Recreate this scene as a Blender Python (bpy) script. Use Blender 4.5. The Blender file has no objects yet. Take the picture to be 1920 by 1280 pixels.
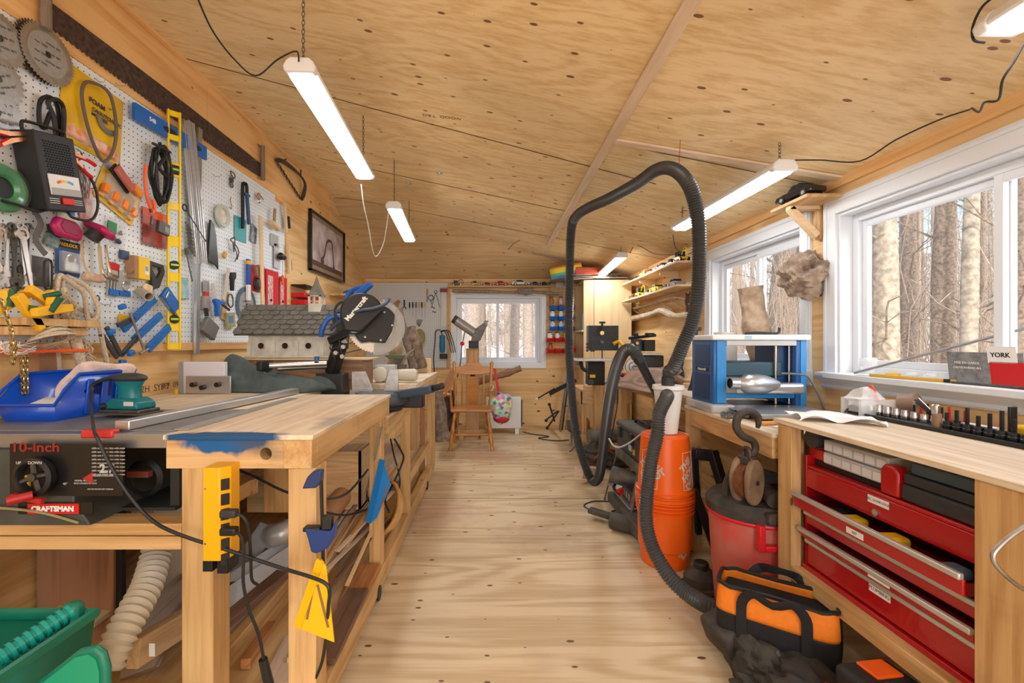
import bpy, math, random
from mathutils import Vector, Matrix, Euler
R=math.radians; PI=math.pi
random.seed(7)
SC=bpy.context.scene
COL=SC.collection
# ---------- camera, exposure, sky, sun ----------
F=853.0; VX=922.0; VY=640.0; HC=1.25
cam_d=bpy.data.cameras.new('camera'); cam_d.sensor_width=36; cam_d.lens=F/1920*36
cam_d.shift_x=(960-VX)/1920; cam_d.clip_start=0.05; cam_d.clip_end=300
cam=bpy.data.objects.new('camera',cam_d); COL.objects.link(cam)
cam.location=(0,0,HC); cam.rotation_euler=(R(90),0,0); SC.camera=cam
SC.view_settings.view_transform='Standard'; SC.view_settings.look='None'
SC.view_settings.exposure=0.66; SC.view_settings.gamma=1; SC.view_settings.use_curve_mapping=False
w=bpy.data.worlds.new('sky'); SC.world=w; w.use_nodes=True
nt=w.node_tree; bg=nt.nodes['Background']
sky=nt.nodes.new('ShaderNodeTexSky'); sky.sky_type='NISHITA'; sky.sun_disc=False
sky.sun_elevation=R(38); sky.sun_rotation=R(150); sky.air_density=1; sky.dust_density=2.0
nt.links.new(sky.outputs[0],bg.inputs[0]); bg.inputs[1].default_value=0.24
sun_d=bpy.data.lights.new('sun','SUN'); sun_d.energy=2.4; sun_d.angle=R(1.5); sun_d.color=(1,.95,.88)
sun=bpy.data.objects.new('sun',sun_d); COL.objects.link(sun); sun.location=(20,-10,20)
sun.rotation_euler=(R(48),R(0),R(-35))
def area(name,loc,rot,sx,sy,e,col=(1,1,1)):
    d=bpy.data.lights.new(name,'AREA'); d.shape='RECTANGLE'; d.size=sx; d.size_y=sy; d.energy=e; d.color=col
    o=bpy.data.objects.new(name,d); COL.objects.link(o); o.location=loc; o.rotation_euler=rot; return o
# the shop behind the camera is open and lit like the rest: ceiling lights there
area('rear_shop_light',(-.7,-1.0,2.4),(0,0,0),.12,1.2,15,(.93,.97,1))
area('rear_shop_light_2',(.9,-1.2,2.05),(0,0,0),.12,1.2,15,(.93,.97,1))
area('rear_fill_light',(0.2,-2.9,1.3),(R(90),0,0),2.2,1.9,30,(.94,.97,1))  # unseen fill light added behind the camera to lift the ambient level
# ---------- pixel helpers: points on planes of the room ----------
XL=-1.795; XR=1.90; YB=6.46; ZL=2.898; ZR=2.135
def P(px,py,Y): return Vector(((px-VX)/F*Y,Y,HC-(py-VY)/F*Y))
def LW(px,py,out=0.0):
    X=XL+out; Y=X*F/(px-VX); return Vector((X,Y,HC-(py-VY)/F*Y))
def RW(px,py,out=0.0):
    X=XR-out; Y=X*F/(px-VX); return Vector((X,Y,HC-(py-VY)/F*Y))
def BW(px,py,out=0.0): return P(px,py,YB-out)
def PX(px,py,X):
    Y=X*F/(px-VX); return Vector((X,Y,HC-(py-VY)/F*Y))
def PZ(px,py,Z):
    Y=(HC-Z)*F/(py-VY); return Vector(((px-VX)/F*Y,Y,Z))
def zmain(x,y): return ZL+(ZR-ZL)*(x-XL)/(XR-XL)
KY=5.05
HA=Vector((XL,KY,ZL)); _b=Vector((XL,YB,2.144)); _c=Vector((XR,YB,2.144))
HN=(_b-HA).cross(_c-HA).normalized()
def zhip(x,y): return HA.z-(HN.x*(x-HA.x)+HN.y*(y-HA.y))/HN.z
def zceil(x,y): return min(zmain(x,y),zhip(x,y))
def CE(px,py,drop=0.0):
    lo,hi=.3,12
    for _ in range(50):
        m=(lo+hi)/2; p=P(px,py,m)
        if p.z>zceil(p.x,p.y)-drop: hi=m
        else: lo=m
    return P(px,py,lo)
ML=Matrix(((0,0,1,0),(1,0,0,0),(0,1,0,0),(0,0,0,1)))      # left wall: u->+Y v->Z w->+X
MR=Matrix(((0,0,-1,0),(-1,0,0,0),(0,1,0,0),(0,0,0,1)))    # right wall: u->-Y v->Z w->-X
MBK=Matrix(((1,0,0,0),(0,0,-1,0),(0,1,0,0),(0,0,0,1)))    # back wall: u->+X v->Z w->-Y
# ---------- materials ----------
MATS={}
def mat(name,col,rough=.5,metal=0,emit=None,es=1,alpha=1,trans=0,ior=1.45,noise=0,nscale=20,coat=0,bump=0,spec=None,vein=None):
    if name in MATS: return MATS[name]
    m=bpy.data.materials.new(name); m.use_nodes=True; N=m.node_tree.nodes; L=m.node_tree.links
    b=N['Principled BSDF']; b.inputs['Base Color'].default_value=(*col,1); b.inputs['Roughness'].default_value=rough
    b.inputs['Metallic'].default_value=metal; b.inputs['Alpha'].default_value=alpha
    b.inputs['Transmission Weight'].default_value=trans; b.inputs['IOR'].default_value=ior
    b.inputs['Coat Weight'].default_value=coat
    if spec is not None: b.inputs['Specular IOR Level'].default_value=spec
    if emit: b.inputs['Emission Color'].default_value=(*emit,1); b.inputs['Emission Strength'].default_value=es
    if noise or bump:
        tc=N.new('ShaderNodeTexCoord'); nz=N.new('ShaderNodeTexNoise'); nz.inputs['Scale'].default_value=nscale; nz.inputs['Detail'].default_value=5
        L.new(tc.outputs['Object'],nz.inputs['Vector'])
        if noise:
            cr=N.new('ShaderNodeValToRGB'); cr.color_ramp.elements[0].position=.3; cr.color_ramp.elements[1].position=.7
            v=vein or tuple(c*(1-noise) for c in col)
            cr.color_ramp.elements[0].color=(*v,1); cr.color_ramp.elements[1].color=(*[min(1,c*(1+noise*.25)) for c in col],1)
            L.new(nz.outputs['Fac'],cr.inputs['Fac']); L.new(cr.outputs[0],b.inputs['Base Color'])
        if bump:
            bp=N.new('ShaderNodeBump'); bp.inputs['Strength'].default_value=bump; bp.inputs['Distance'].default_value=.01
            L.new(nz.outputs['Fac'],bp.inputs['Height']); L.new(bp.outputs[0],b.inputs['Normal'])
    MATS[name]=m; return m
def wood(name,c1,c2,axis='x',grain=1.0,knots=.0,kscale=3.0,rough=.55,kcol=(.16,.07,.03),rings=.5,stain=None,coat=0,flat=None,spots=()):
    """procedural wood: fine streaks + wavy figure along one axis, football knots"""
    if name in MATS: return MATS[name]
    m=bpy.data.materials.new(name); m.use_nodes=True; N=m.node_tree.nodes; L=m.node_tree.links
    b=N['Principled BSDF']; b.inputs['Roughness'].default_value=rough; b.inputs['Coat Weight'].default_value=coat
    tc=N.new('ShaderNodeTexCoord')
    def mp(s):
        n=N.new('ShaderNodeMapping'); n.inputs['Scale'].default_value=s
        L.new(tc.outputs['Object'],n.inputs['Vector'])
        return n
    def ax(a,o): return tuple(a if 'xyz'[i]==axis else o for i in range(3))
    m1=mp(ax(1.2*grain,26*grain)); n1=N.new('ShaderNodeTexNoise'); n1.inputs['Scale'].default_value=2.2; n1.inputs['Detail'].default_value=9; n1.inputs['Roughness'].default_value=.65
    L.new(m1.outputs[0],n1.inputs['Vector'])
    m2=mp(ax(.45*grain,3.2*grain)); n2=N.new('ShaderNodeTexNoise'); n2.inputs['Scale'].default_value=1.3; n2.inputs['Detail'].default_value=1.5; n2.inputs['Distortion'].default_value=.6
    L.new(m2.outputs[0],n2.inputs['Vector'])
    ml=N.new('ShaderNodeMath'); ml.operation='MULTIPLY'; ml.inputs[1].default_value=46; L.new(n2.outputs['Fac'],ml.inputs[0])
    sn=N.new('ShaderNodeMath'); sn.operation='SINE'; L.new(ml.outputs[0],sn.inputs[0])
    s2=N.new('ShaderNodeMath'); s2.operation='MULTIPLY_ADD'; s2.inputs[1].default_value=.22*rings; s2.inputs[2].default_value=.0; L.new(sn.outputs[0],s2.inputs[0])
    ad=N.new('ShaderNodeMath'); ad.operation='ADD'; L.new(n1.outputs['Fac'],ad.inputs[0]); L.new(s2.outputs[0],ad.inputs[1])
    cr=N.new('ShaderNodeValToRGB'); e=cr.color_ramp.elements; e[0].position=.30; e[0].color=(*c2,1); e[1].position=.60; e[1].color=(*c1,1)
    L.new(ad.outputs[0],cr.inputs['Fac']); out=cr.outputs[0]
    # large tonal patches
    n4=N.new('ShaderNodeTexNoise'); n4.inputs['Scale'].default_value=1.1; n4.inputs['Detail'].default_value=3
    L.new(tc.outputs['Object'],n4.inputs['Vector'])
    mr=N.new('ShaderNodeMapRange'); mr.inputs['From Min'].default_value=.3; mr.inputs['From Max'].default_value=.7; mr.inputs['To Min'].default_value=.86; mr.inputs['To Max'].default_value=1.08
    L.new(n4.outputs['Fac'],mr.inputs['Value'])
    mx=N.new('ShaderNodeVectorMath'); mx.operation='SCALE'; L.new(out,mx.inputs[0]); L.new(mr.outputs[0],mx.inputs['Scale']); out=mx.outputs[0]
    if knots>0:
        m3=mp(ax(.5*kscale,1.0*kscale)); vo=N.new('ShaderNodeTexVoronoi'); vo.inputs['Scale'].default_value=1.0; vo.inputs['Randomness'].default_value=1
        if flat:
            o_=[c for c in 'xyz' if c not in (axis,flat)][0]; se=N.new('ShaderNodeSeparateXYZ'); co=N.new('ShaderNodeCombineXYZ'); L.new(m3.outputs[0],se.inputs[0])
            L.new(se.outputs['XYZ'.index(axis.upper())],co.inputs[0]); L.new(se.outputs['XYZ'.index(o_.upper())],co.inputs[1]); vo.voronoi_dimensions='2D'; L.new(co.outputs[0],vo.inputs['Vector'])
        else: L.new(m3.outputs[0],vo.inputs['Vector'])
        # per-cell size so only some cells carry a knot
        sp=N.new('ShaderNodeSeparateColor'); L.new(vo.outputs['Color'],sp.inputs[0])
        th=N.new('ShaderNodeMapRange'); th.inputs['From Min'].default_value=1-knots; th.inputs['From Max'].default_value=1; th.inputs['To Min'].default_value=-.02; th.inputs['To Max'].default_value=.115
        L.new(sp.outputs[0],th.inputs['Value'])
        df=N.new('ShaderNodeMath'); df.operation='SUBTRACT'; L.new(th.outputs[0],df.inputs[0]); L.new(vo.outputs['Distance'],df.inputs[1])
        sm=N.new('ShaderNodeMapRange'); sm.inputs['From Min'].default_value=-.012; sm.inputs['From Max'].default_value=.014; L.new(df.outputs[0],sm.inputs['Value'])
        mk=N.new('ShaderNodeMix'); mk.data_type='RGBA'; L.new(sm.outputs[0],mk.inputs['Factor']); L.new(out,mk.inputs['A']); mk.inputs['B'].default_value=(*kcol,1)
        out=mk.outputs['Result']
    if stain:
        ns=N.new('ShaderNodeTexNoise'); ns.inputs['Scale'].default_value=stain[1]; ns.inputs['Detail'].default_value=6
        L.new(tc.outputs['Object'],ns.inputs['Vector'])
        sr=N.new('ShaderNodeMapRange'); sr.inputs['From Min'].default_value=stain[2]; sr.inputs['From Max'].default_value=stain[2]+.16; sr.inputs['To Max'].default_value=stain[3]; L.new(ns.outputs['Fac'],sr.inputs['Value'])
        ms=N.new('ShaderNodeMix'); ms.data_type='RGBA'; L.new(sr.outputs[0],ms.inputs['Factor']); L.new(out,ms.inputs['A']); ms.inputs['B'].default_value=(*stain[0],1); out=ms.outputs['Result']
    for (cc,rad,scol,amt) in spots:   # worn paint marks with a fixed place and ragged edge
        sb=N.new('ShaderNodeVectorMath'); sb.operation='SUBTRACT'; sb.inputs[1].default_value=cc; L.new(tc.outputs['Object'],sb.inputs[0])
        dv=N.new('ShaderNodeVectorMath'); dv.operation='DIVIDE'; dv.inputs[1].default_value=rad; L.new(sb.outputs[0],dv.inputs[0])
        ln=N.new('ShaderNodeVectorMath'); ln.operation='LENGTH'; L.new(dv.outputs[0],ln.inputs[0])
        nn=N.new('ShaderNodeTexNoise'); nn.inputs['Scale'].default_value=14; nn.inputs['Detail'].default_value=6; L.new(tc.outputs['Object'],nn.inputs['Vector'])
        av=N.new('ShaderNodeMath'); av.operation='MULTIPLY_ADD'; av.inputs[1].default_value=1.2; L.new(nn.outputs['Fac'],av.inputs[0]); L.new(ln.outputs['Value'],av.inputs[2])
        mp_=N.new('ShaderNodeMapRange'); mp_.inputs['From Min'].default_value=1.55; mp_.inputs['From Max'].default_value=1.35 if amt>.9 else .95; mp_.inputs['To Max'].default_value=amt; L.new(av.outputs[0],mp_.inputs['Value'])
        mm_=N.new('ShaderNodeMix'); mm_.data_type='RGBA'; L.new(mp_.outputs[0],mm_.inputs['Factor']); L.new(out,mm_.inputs['A']); mm_.inputs['B'].default_value=(*scol,1); out=mm_.outputs['Result']
    L.new(out,b.inputs['Base Color'])
    bp=N.new('ShaderNodeBump'); bp.inputs['Strength'].default_value=.12; bp.inputs['Distance'].default_value=.004; L.new(n1.outputs['Fac'],bp.inputs['Height']); L.new(bp.outputs[0],b.inputs['Normal'])
    MATS[name]=m; return m
def pegmat(name,au,av,base=(.72,.74,.76),pitch=.0275):
    """white pegboard with a grid of round dark holes; au, av: object axes"""
    m=bpy.data.materials.new(name); m.use_nodes=True; N=m.node_tree.nodes; L=m.node_tree.links
    b=N['Principled BSDF']; b.inputs['Roughness'].default_value=.45
    tc=N.new('ShaderNodeTexCoord'); sx=N.new('ShaderNodeSeparateXYZ'); L.new(tc.outputs['Object'],sx.inputs[0])
    sq=[]
    for a in (au,av):
        d=N.new('ShaderNodeMath'); d.operation='DIVIDE'; d.inputs[1].default_value=pitch; L.new(sx.outputs[a],d.inputs[0])
        f=N.new('ShaderNodeMath'); f.operation='FRACT'; L.new(d.outputs[0],f.inputs[0])
        s=N.new('ShaderNodeMath'); s.operation='SUBTRACT'; s.inputs[1].default_value=.5; L.new(f.outputs[0],s.inputs[0])
        q=N.new('ShaderNodeMath'); q.operation='POWER'; q.inputs[1].default_value=2; L.new(s.outputs[0],q.inputs[0]); sq.append(q)
    ad=N.new('ShaderNodeMath'); ad.operation='ADD'; L.new(sq[0].outputs[0],ad.inputs[0]); L.new(sq[1].outputs[0],ad.inputs[1])
    lt=N.new('ShaderNodeMath'); lt.operation='LESS_THAN'; lt.inputs[1].default_value=.014; L.new(ad.outputs[0],lt.inputs[0])
    mk=N.new('ShaderNodeMix'); mk.data_type='RGBA'; L.new(lt.outputs[0],mk.inputs['Factor']); mk.inputs['A'].default_value=(*base,1); mk.inputs['B'].default_value=(.03,.025,.02,1)
    L.new(mk.outputs['Result'],b.inputs['Base Color']); MATS[name]=m; return m
# ---------- mesh builder ----------
def frame(p0,p1,up=Vector((0,0,1))):
    x=(p1-p0).normalized(); 
    if abs(x.dot(up))>.98: up=Vector((0,1,0)) if abs(x.y)<.9 else Vector((1,0,0))
    y=up.cross(x).normalized(); z=x.cross(y)
    return Matrix((( x.x,y.x,z.x,p0.x),(x.y,y.y,z.y,p0.y),(x.z,y.z,z.z,p0.z),(0,0,0,1)))
def V(*a): return Vector(a)
def rot(rx=0,ry=0,rz=0,at=(0,0,0)): return Matrix.Translation(at)@Euler((R(rx),R(ry),R(rz))).to_matrix().to_4x4()
class MB:
    def __init__(s): s.v=[]; s.f=[]
    def add(s,vs,fs,M=None):
        k=len(s.v)
        s.v+= [tuple(M@Vector(q)) if M else tuple(q) for q in vs]
        s.f+= [tuple(i+k for i in f) for f in fs]; return s
    def box(s,c,d,M=None):
        cx,cy,cz=c; x,y,z=d[0]/2,d[1]/2,d[2]/2
        vs=[(cx+i*x,cy+j*y,cz+k*z) for k in(-1,1) for j in(-1,1) for i in(-1,1)]
        return s.add(vs,[(0,2,3,1),(4,5,7,6),(0,1,5,4),(2,6,7,3),(0,4,6,2),(1,3,7,5)],M)
    def b2(s,a,b,M=None):
        return s.box([(a[i]+b[i])/2 for i in range(3)],[abs(b[i]-a[i]) for i in range(3)],M)
    def beam(s,p0,p1,w,h,M=None,up=Vector((0,0,1))):
        p0=Vector(p0);p1=Vector(p1);L=(p1-p0).length; f=frame(p0,p1,up)
        return s.box((L/2,0,0),(L,w,h),(M@f) if M else f)
    def cyl(s,p0,p1,r0,r1=None,n=16,caps=True,M=None):
        p0=Vector(p0);p1=Vector(p1); r1=r0 if r1 is None else r1; f=frame(p0,p1); L=(p1-p0).length
        vs=[];fs=[]
        for i in range(n):
            a=2*PI*i/n; c,q=math.cos(a),math.sin(a); vs.append(f@V(0,r0*c,r0*q)); vs.append(f@V(L,r1*c,r1*q))
        for i in range(n): j=(i+1)%n; fs.append((2*i,2*j,2*j+1,2*i+1))
        if caps: fs.append(tuple(2*i for i in range(n))[::-1]); fs.append(tuple(2*i+1 for i in range(n)))
        return s.add(vs,fs,M)
    def lathe(s,prof,n=24,M=None,ang=2*PI,p0=None,p1=None):
        """profile (r,z) around z, or along p0->p1 (z measured from p0)"""
        vs=[];fs=[];full=abs(ang-2*PI)<1e-6; m=n if full else n+1
        for (r,z) in prof:
            for i in range(m):
                a=ang*i/n; vs.append((r*math.cos(a),r*math.sin(a),z))
        for k in range(len(prof)-1):
            for i in range(n):
                j=(i+1)%m; a=k*m+i;b=k*m+j; fs.append((a,b,b+m,a+m))
        if p0 is not None:
            f=frame(Vector(p0),Vector(p1)); g=f@Matrix(((0,0,1,0),(1,0,0,0),(0,1,0,0),(0,0,0,1))); M=(M@g) if M else g
        return s.add(vs,fs,M)
    def tube(s,pts,r,n=8,closed=False,res=4,M=None,flat=1.0,caps=True,up=None):
        P_=[Vector(p) for p in pts]; 
        if res>1 and len(P_)>2: Q=spline(P_,res,closed)
        else: Q=P_
        m=len(Q); vs=[];fs=[]; prev=None
        for i,q in enumerate(Q):
            if closed: t=(Q[(i+1)%m]-Q[i-1])
            else: t=(Q[min(i+1,m-1)]-Q[max(i-1,0)])
            if t.length<1e-9: t=Vector((0,0,1))
            t.normalize()
            if prev is None:
                a=Vector(up) if up else Vector((0,0,1)); 
                if abs(a.dot(t))>.95: a=Vector((1,0,0))
                nn=(a-t*a.dot(t)).normalized()
            else: nn=(prev-t*prev.dot(t)); nn=nn.normalized() if nn.length>1e-6 else prev
            prev=nn; bb=t.cross(nn)
            rr=r(i/(m-1)) if callable(r) else r
            for k in range(n):
                a=2*PI*k/n; vs.append(q+nn*(rr*math.cos(a)*flat)+bb*(rr*math.sin(a)))
        for i in range(m if closed else m-1):
            j=(i+1)%m
            for k in range(n): l=(k+1)%n; fs.append((i*n+k,i*n+l,j*n+l,j*n+k))
        if caps and not closed: fs.append(tuple(range(n))[::-1]); fs.append(tuple((m-1)*n+k for k in range(n)))
        return s.add(vs,fs,M)
    def prism(s,poly,z0,z1,M=None):
        n=len(poly); vs=[(x,y,z0) for x,y in poly]+[(x,y,z1) for x,y in poly]
        fs=[tuple(range(n))[::-1],tuple(range(n,2*n))]+[(i,(i+1)%n,(i+1)%n+n,i+n) for i in range(n)]
        return s.add(vs,fs,M)
    def ring(s,outer,inner,z0,z1,M=None):
        n=len(outer); vs=[(x,y,z0) for x,y in outer]+[(x,y,z0) for x,y in inner]+[(x,y,z1) for x,y in outer]+[(x,y,z1) for x,y in inner]; fs=[]
        for i in range(n):
            j=(i+1)%n; fs+=[(i,n+i,n+j,j),(2*n+i,2*n+j,3*n+j,3*n+i),(i,j,2*n+j,2*n+i),(n+i,3*n+i,3*n+j,n+j)]
        return s.add(vs,fs,M)
    def ell(s,c,r,nu=16,nv=10,M=None,fn=None):
        vs=[];fs=[]
        for j in range(nv+1):
            t=PI*j/nv
            for i in range(nu):
                a=2*PI*i/nu; q=V(math.sin(t)*math.cos(a),math.sin(t)*math.sin(a),math.cos(t)); k=fn(q) if fn else 1
                vs.append((c[0]+q.x*r[0]*k,c[1]+q.y*r[1]*k,c[2]+q.z*r[2]*k))
        for j in range(nv):
            for i in range(nu): l=(i+1)%nu; fs.append((j*nu+i,(j+1)*nu+i,(j+1)*nu+l,j*nu+l))
        return s.add(vs,fs,M)
    def torus(s,c,Rr,r,n=24,m=8,M=None,axis='z'):
        pts=[]
        for i in range(n):
            a=2*PI*i/n; x,y=Rr*math.cos(a),Rr*math.sin(a)
            pts.append({'z':(c[0]+x,c[1]+y,c[2]),'x':(c[0],c[1]+x,c[2]+y),'y':(c[0]+x,c[1],c[2]+y)}[axis])
        return s.tube(pts,r,n=m,closed=True,res=1,M=M)
    def grid(s,fn,nu,nv,M=None):
        vs=[fn(i/nu,j/nv) for j in range(nv+1) for i in range(nu+1)]
        fs=[(j*(nu+1)+i,j*(nu+1)+i+1,(j+1)*(nu+1)+i+1,(j+1)*(nu+1)+i) for j in range(nv) for i in range(nu)]
        return s.add(vs,fs,M)
    def build(s,name,m,parent=None,bev=0,smooth=35,solid=0,seg=2):
        me=bpy.data.meshes.new(name); me.from_pydata([tuple(v) for v in s.v],[],s.f); me.validate()
        ms=m if isinstance(m,(list,tuple)) else [m]
        for q in ms: me.materials.append(q)
        import bmesh
        b=bmesh.new(); b.from_mesh(me); bmesh.ops.recalc_face_normals(b,faces=b.faces); b.to_mesh(me); b.free()
        if smooth:
            me.polygons.foreach_set('use_smooth',[True]*len(me.polygons)); me.set_sharp_from_angle(angle=R(smooth))
        o=bpy.data.objects.new(name,me); COL.objects.link(o)
        if parent is not None: o.parent=parent
        if solid:
            q=o.modifiers.new('thick','SOLIDIFY'); q.thickness=solid; q.offset=0
        if bev:
            q=o.modifiers.new('bevel','BEVEL'); q.width=bev; q.segments=seg; q.limit_method='ANGLE'; q.angle_limit=R(40)
        return o
def spline(P_,res,closed=False):
    Q=[];n=len(P_)
    for i in range(n if closed else n-1):
        if closed: a,b,c,d=P_[i-1],P_[i],P_[(i+1)%n],P_[(i+2)%n]
        else: a=P_[max(i-1,0)];b=P_[i];c=P_[i+1];d=P_[min(i+2,n-1)]
        for k in range(res):
            t=k/res; Q.append(.5*((2*b)+(c-a)*t+(2*a-5*b+4*c-d)*t*t+(3*b-a-3*c+d)*t**3))
    if not closed: Q.append(P_[-1].copy())
    return Q
def props(o,label=None,cat=None,group=None,kind=None):
    if label: o['label']=label
    if cat: o['category']=cat
    if group: o['group']=group
    if kind: o['kind']=kind
    return o
def T(name,label,cat,loc=(0,0,0),M=None,group=None,rz=0,roll=0):
    """an Empty at the thing's base; M: wall frame; roll: turn in the wall plane, degrees"""
    o=bpy.data.objects.new(name,None); COL.objects.link(o); o.empty_display_size=.05
    m=Matrix.Translation(loc)
    if M is not None: m=m@M
    if rz: m=m@Matrix.Rotation(R(rz),4,'Z')
    if roll: m=m@Matrix.Rotation(R(roll),4,'Z')
    o.matrix_world=m; return props(o,label,cat,group)
def S(mb,name,m,label,cat,loc=(0,0,0),M=None,group=None,rz=0,roll=0,kind=None,**k):
    o=mb.build(name,m,**k); q=Matrix.Translation(loc)
    if M is not None: q=q@M
    if rz: q=q@Matrix.Rotation(R(rz),4,'Z')
    if roll: q=q@Matrix.Rotation(R(roll),4,'Z')
    o.matrix_world=q; return props(o,label,cat,group,kind)
def struct(mb,name,m,**k): return props(mb.build(name,m,**k),kind='structure')
def copytree(o,parent=None):
    c=o.copy(); COL.objects.link(c); 
    if parent is not None: c.parent=parent
    for ch in list(o.children): 
        copytree(ch,c)
    return c
def text(body,size,m,parent,loc=(0,0,0),M=None,ext=.0004,name='lettering',bold=0,sx=1.0,align='CENTER',shear=0):
    cu=bpy.data.curves.new(name,'FONT'); cu.body=body; cu.size=size; cu.extrude=ext; cu.align_x=align; cu.align_y='CENTER'; cu.offset=bold; cu.shear=shear; cu.resolution_u=3
    o=bpy.data.objects.new(name,cu); COL.objects.link(o)
    bpy.context.view_layer.update()
    me=bpy.data.meshes.new_from_object(o.evaluated_get(bpy.context.evaluated_depsgraph_get()))
    bpy.data.objects.remove(o); me.name=name
    o=bpy.data.objects.new(name,me); COL.objects.link(o); me.materials.clear(); me.materials.append(m)
    if parent is not None: o.parent=parent
    q=Matrix.Translation(loc)
    if M is not None: q=q@M
    o.matrix_local=q@Matrix.Diagonal((sx,1,1,1)); return o
# common materials
W_POST=wood('stud_pine_upright',(.68,.43,.19),(.50,.28,.10),'z',knots=.5,kscale=10,rings=.5,stain=((.30,.17,.08),6,.60,.5))
W_X=wood('stud_pine_across',(.68,.43,.19),(.50,.28,.10),'x',knots=.5,kscale=10,rings=.5,stain=((.30,.17,.08),6,.60,.5))
W_Y=wood('stud_pine_lengthwise',(.68,.43,.19),(.50,.28,.10),'y',knots=.5,kscale=10,rings=.5,stain=((.30,.17,.08),6,.60,.5))
PLY_TOP=wood('worn_plywood_top',(.76,.62,.44),(.54,.38,.22),'x',grain=.7,rings=.3,stain=((.30,.24,.2),7,.60,.6))
BLACK=mat('black_plastic',(.012,.012,.013),.45); BLACKM=mat('black_matte',(.02,.02,.02),.8)
DGREY=mat('dark_grey_plastic',(.03,.031,.034),.5); GREY=mat('grey_plastic',(.25,.26,.27),.5)
WHITE=mat('white_plastic',(.82,.83,.84),.4); CHROME=mat('chrome_steel',(.62,.62,.62),.22,1); STEEL=mat('brushed_steel',(.45,.45,.46),.38,1,noise=.2,nscale=40)
DSTEEL=mat('dark_steel',(.14,.135,.13),.5,.8,noise=.35,nscale=30); ALU=mat('aluminium',(.66,.67,.69),.35,.9); RUST=mat('rusty_steel',(.105,.065,.05),.8,.35,noise=.55,nscale=45,bump=.3)
BLUE=mat('tool_blue_plastic',(.012,.10,.42),.4); NAVY=mat('navy_plastic',(.015,.035,.13),.4); RED=mat('red_plastic',(.60,.012,.015),.35); YEL=mat('yellow_plastic',(.80,.45,.008),.4)
ORANGE=mat('orange_plastic',(.88,.17,.01),.4); GREEN=mat('green_plastic',(.01,.22,.07),.4); PAPER=mat('white_paper',(.8,.8,.77),.8); BRASS=mat('brass',(.55,.38,.13),.35,1)
CLEAR=mat('clear_plastic',(.9,.92,.93),.08,alpha=.28); CLEAR2=mat('milky_clear_plastic',(.85,.87,.88),.25,alpha=.5)
BEECH=wood('smooth_light_wood',(.78,.58,.34),(.68,.46,.24),'y',grain=2,rings=.2)
BEECHX=wood('smooth_light_wood_x',(.78,.58,.34),(.68,.46,.24),'x',grain=2,rings=.2)
TEALP=mat('teal_plastic',(.004,.20,.22),.35)
BLUEM=mat('bright_blue_paint',(.01,.14,.55),.35)
CABLE=mat('black_cable',(.015,.015,.016),.5)
PINK=mat('magenta_plastic',(.42,.01,.11),.4); ROPE=mat('cotton_rope',(.68,.58,.44),.95,noise=.3,nscale=120,bump=.6)
# ================= ROOM =================
FLOORM=wood('plywood_floor',(.76,.61,.39),(.60,.44,.25),'x',grain=.8,knots=.3,kscale=12,rings=.8,rough=.45,stain=((.42,.26,.16),1.6,.56,.4),flat='z',spots=(((-.05,5.0,0),(.55,.4,.3),(.42,.16,.12),.45),((-.5,3.3,0),(.5,.5,.3),(.40,.2,.15),.4),((.35,2.9,0),(.4,.3,.3),(.3,.2,.13),.35)))#)
CEILM=wood('plywood_ceiling',(.82,.62,.34),(.67,.45,.20),'x',grain=1.0,knots=.5,kscale=11.0,rings=.45,kcol=(.20,.09,.04),flat='z')
WALLM=wood('plywood_wall',(.83,.56,.27),(.68,.40,.15),'y',flat='x',grain=.8,knots=.25,kscale=6.0,rings=.6)
WALLB=wood('plywood_wall_back',(.83,.56,.27),(.68,.40,.15),'x',flat='y',grain=.8,knots=.6,kscale=9,rings=.5)
BOARD=wood('pine_board_wall',(.84,.52,.22),(.70,.36,.12),'y',flat='x',grain=.6,knots=.3,kscale=8,rings=.6,kcol=(.3,.15,.07))
TRIMW=mat('white_painted_trim',(.76,.79,.83),.4); VINYL=mat('white_vinyl',(.78,.82,.87),.3)
JOINT=mat('dark_joint',(.10,.05,.025),.9)
Y0=-3.2
m=MB().b2((XL-.15,Y0,-.06),(XR+.15,YB+.15,0)); fl=struct(m,'floor',FLOORM)
m=MB()
m.b2((XL,3.62,.0),(XR,3.625,.0008)); 
for y in (1.18,): m.b2((XL,y,.0),(XR,y+.005,.0008))
o=m.build('floor_joint',JOINT,fl)
m=MB(); T_=.12
mx=lambda x,y:(x,y,zceil(x,y))
vs=[(XL-.15,Y0,ZL+.031),(XR+.15,Y0,ZR-.031),(XR+.15,YB+.15,ZR-.031),(XR,YB,2.14),(XL,KY,ZL),(XL-.15,KY,ZL+.031)]
m.add([(XL-.15,Y0,zmain(XL-.15,0)),(XR+.15,Y0,zmain(XR+.15,0)),(XR+.15,YB+.15,zmain(XR+.15,0)),(XR,YB,2.144),(XL,KY,ZL),(XL-.15,KY,zmain(XL-.15,0)),(XL-.15,YB+.15,2.06),(XR+.15,YB+.15,2.05)],[(0,1,2,3,4,5),(5,4,3,7,6)])
k=len(m.v); m.add([(XL-.2,Y0,3.2),(XR+.2,Y0,3.2),(XR+.2,YB+.2,3.2),(XL-.2,YB+.2,3.2)],[(0,1,2,3)])
ce=struct(m,'ceiling',CEILM)
def cstrip(p0,p1,w,h,name,mt,par,drop=.0):
    a=CE(*p0); b=CE(*p1); n=max(2,int((b-a).length/.3)); q=MB()
    for i in range(n):
        s=a.lerp(b,i/n); e=a.lerp(b,(i+1)/n)
        for z_ in (s,e): z_.z=zceil(z_.x,z_.y)-h/2-drop
        q.beam(s,e,w,h,up=Vector((.2,0,1)).normalized())
    return q
m=MB()
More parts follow.
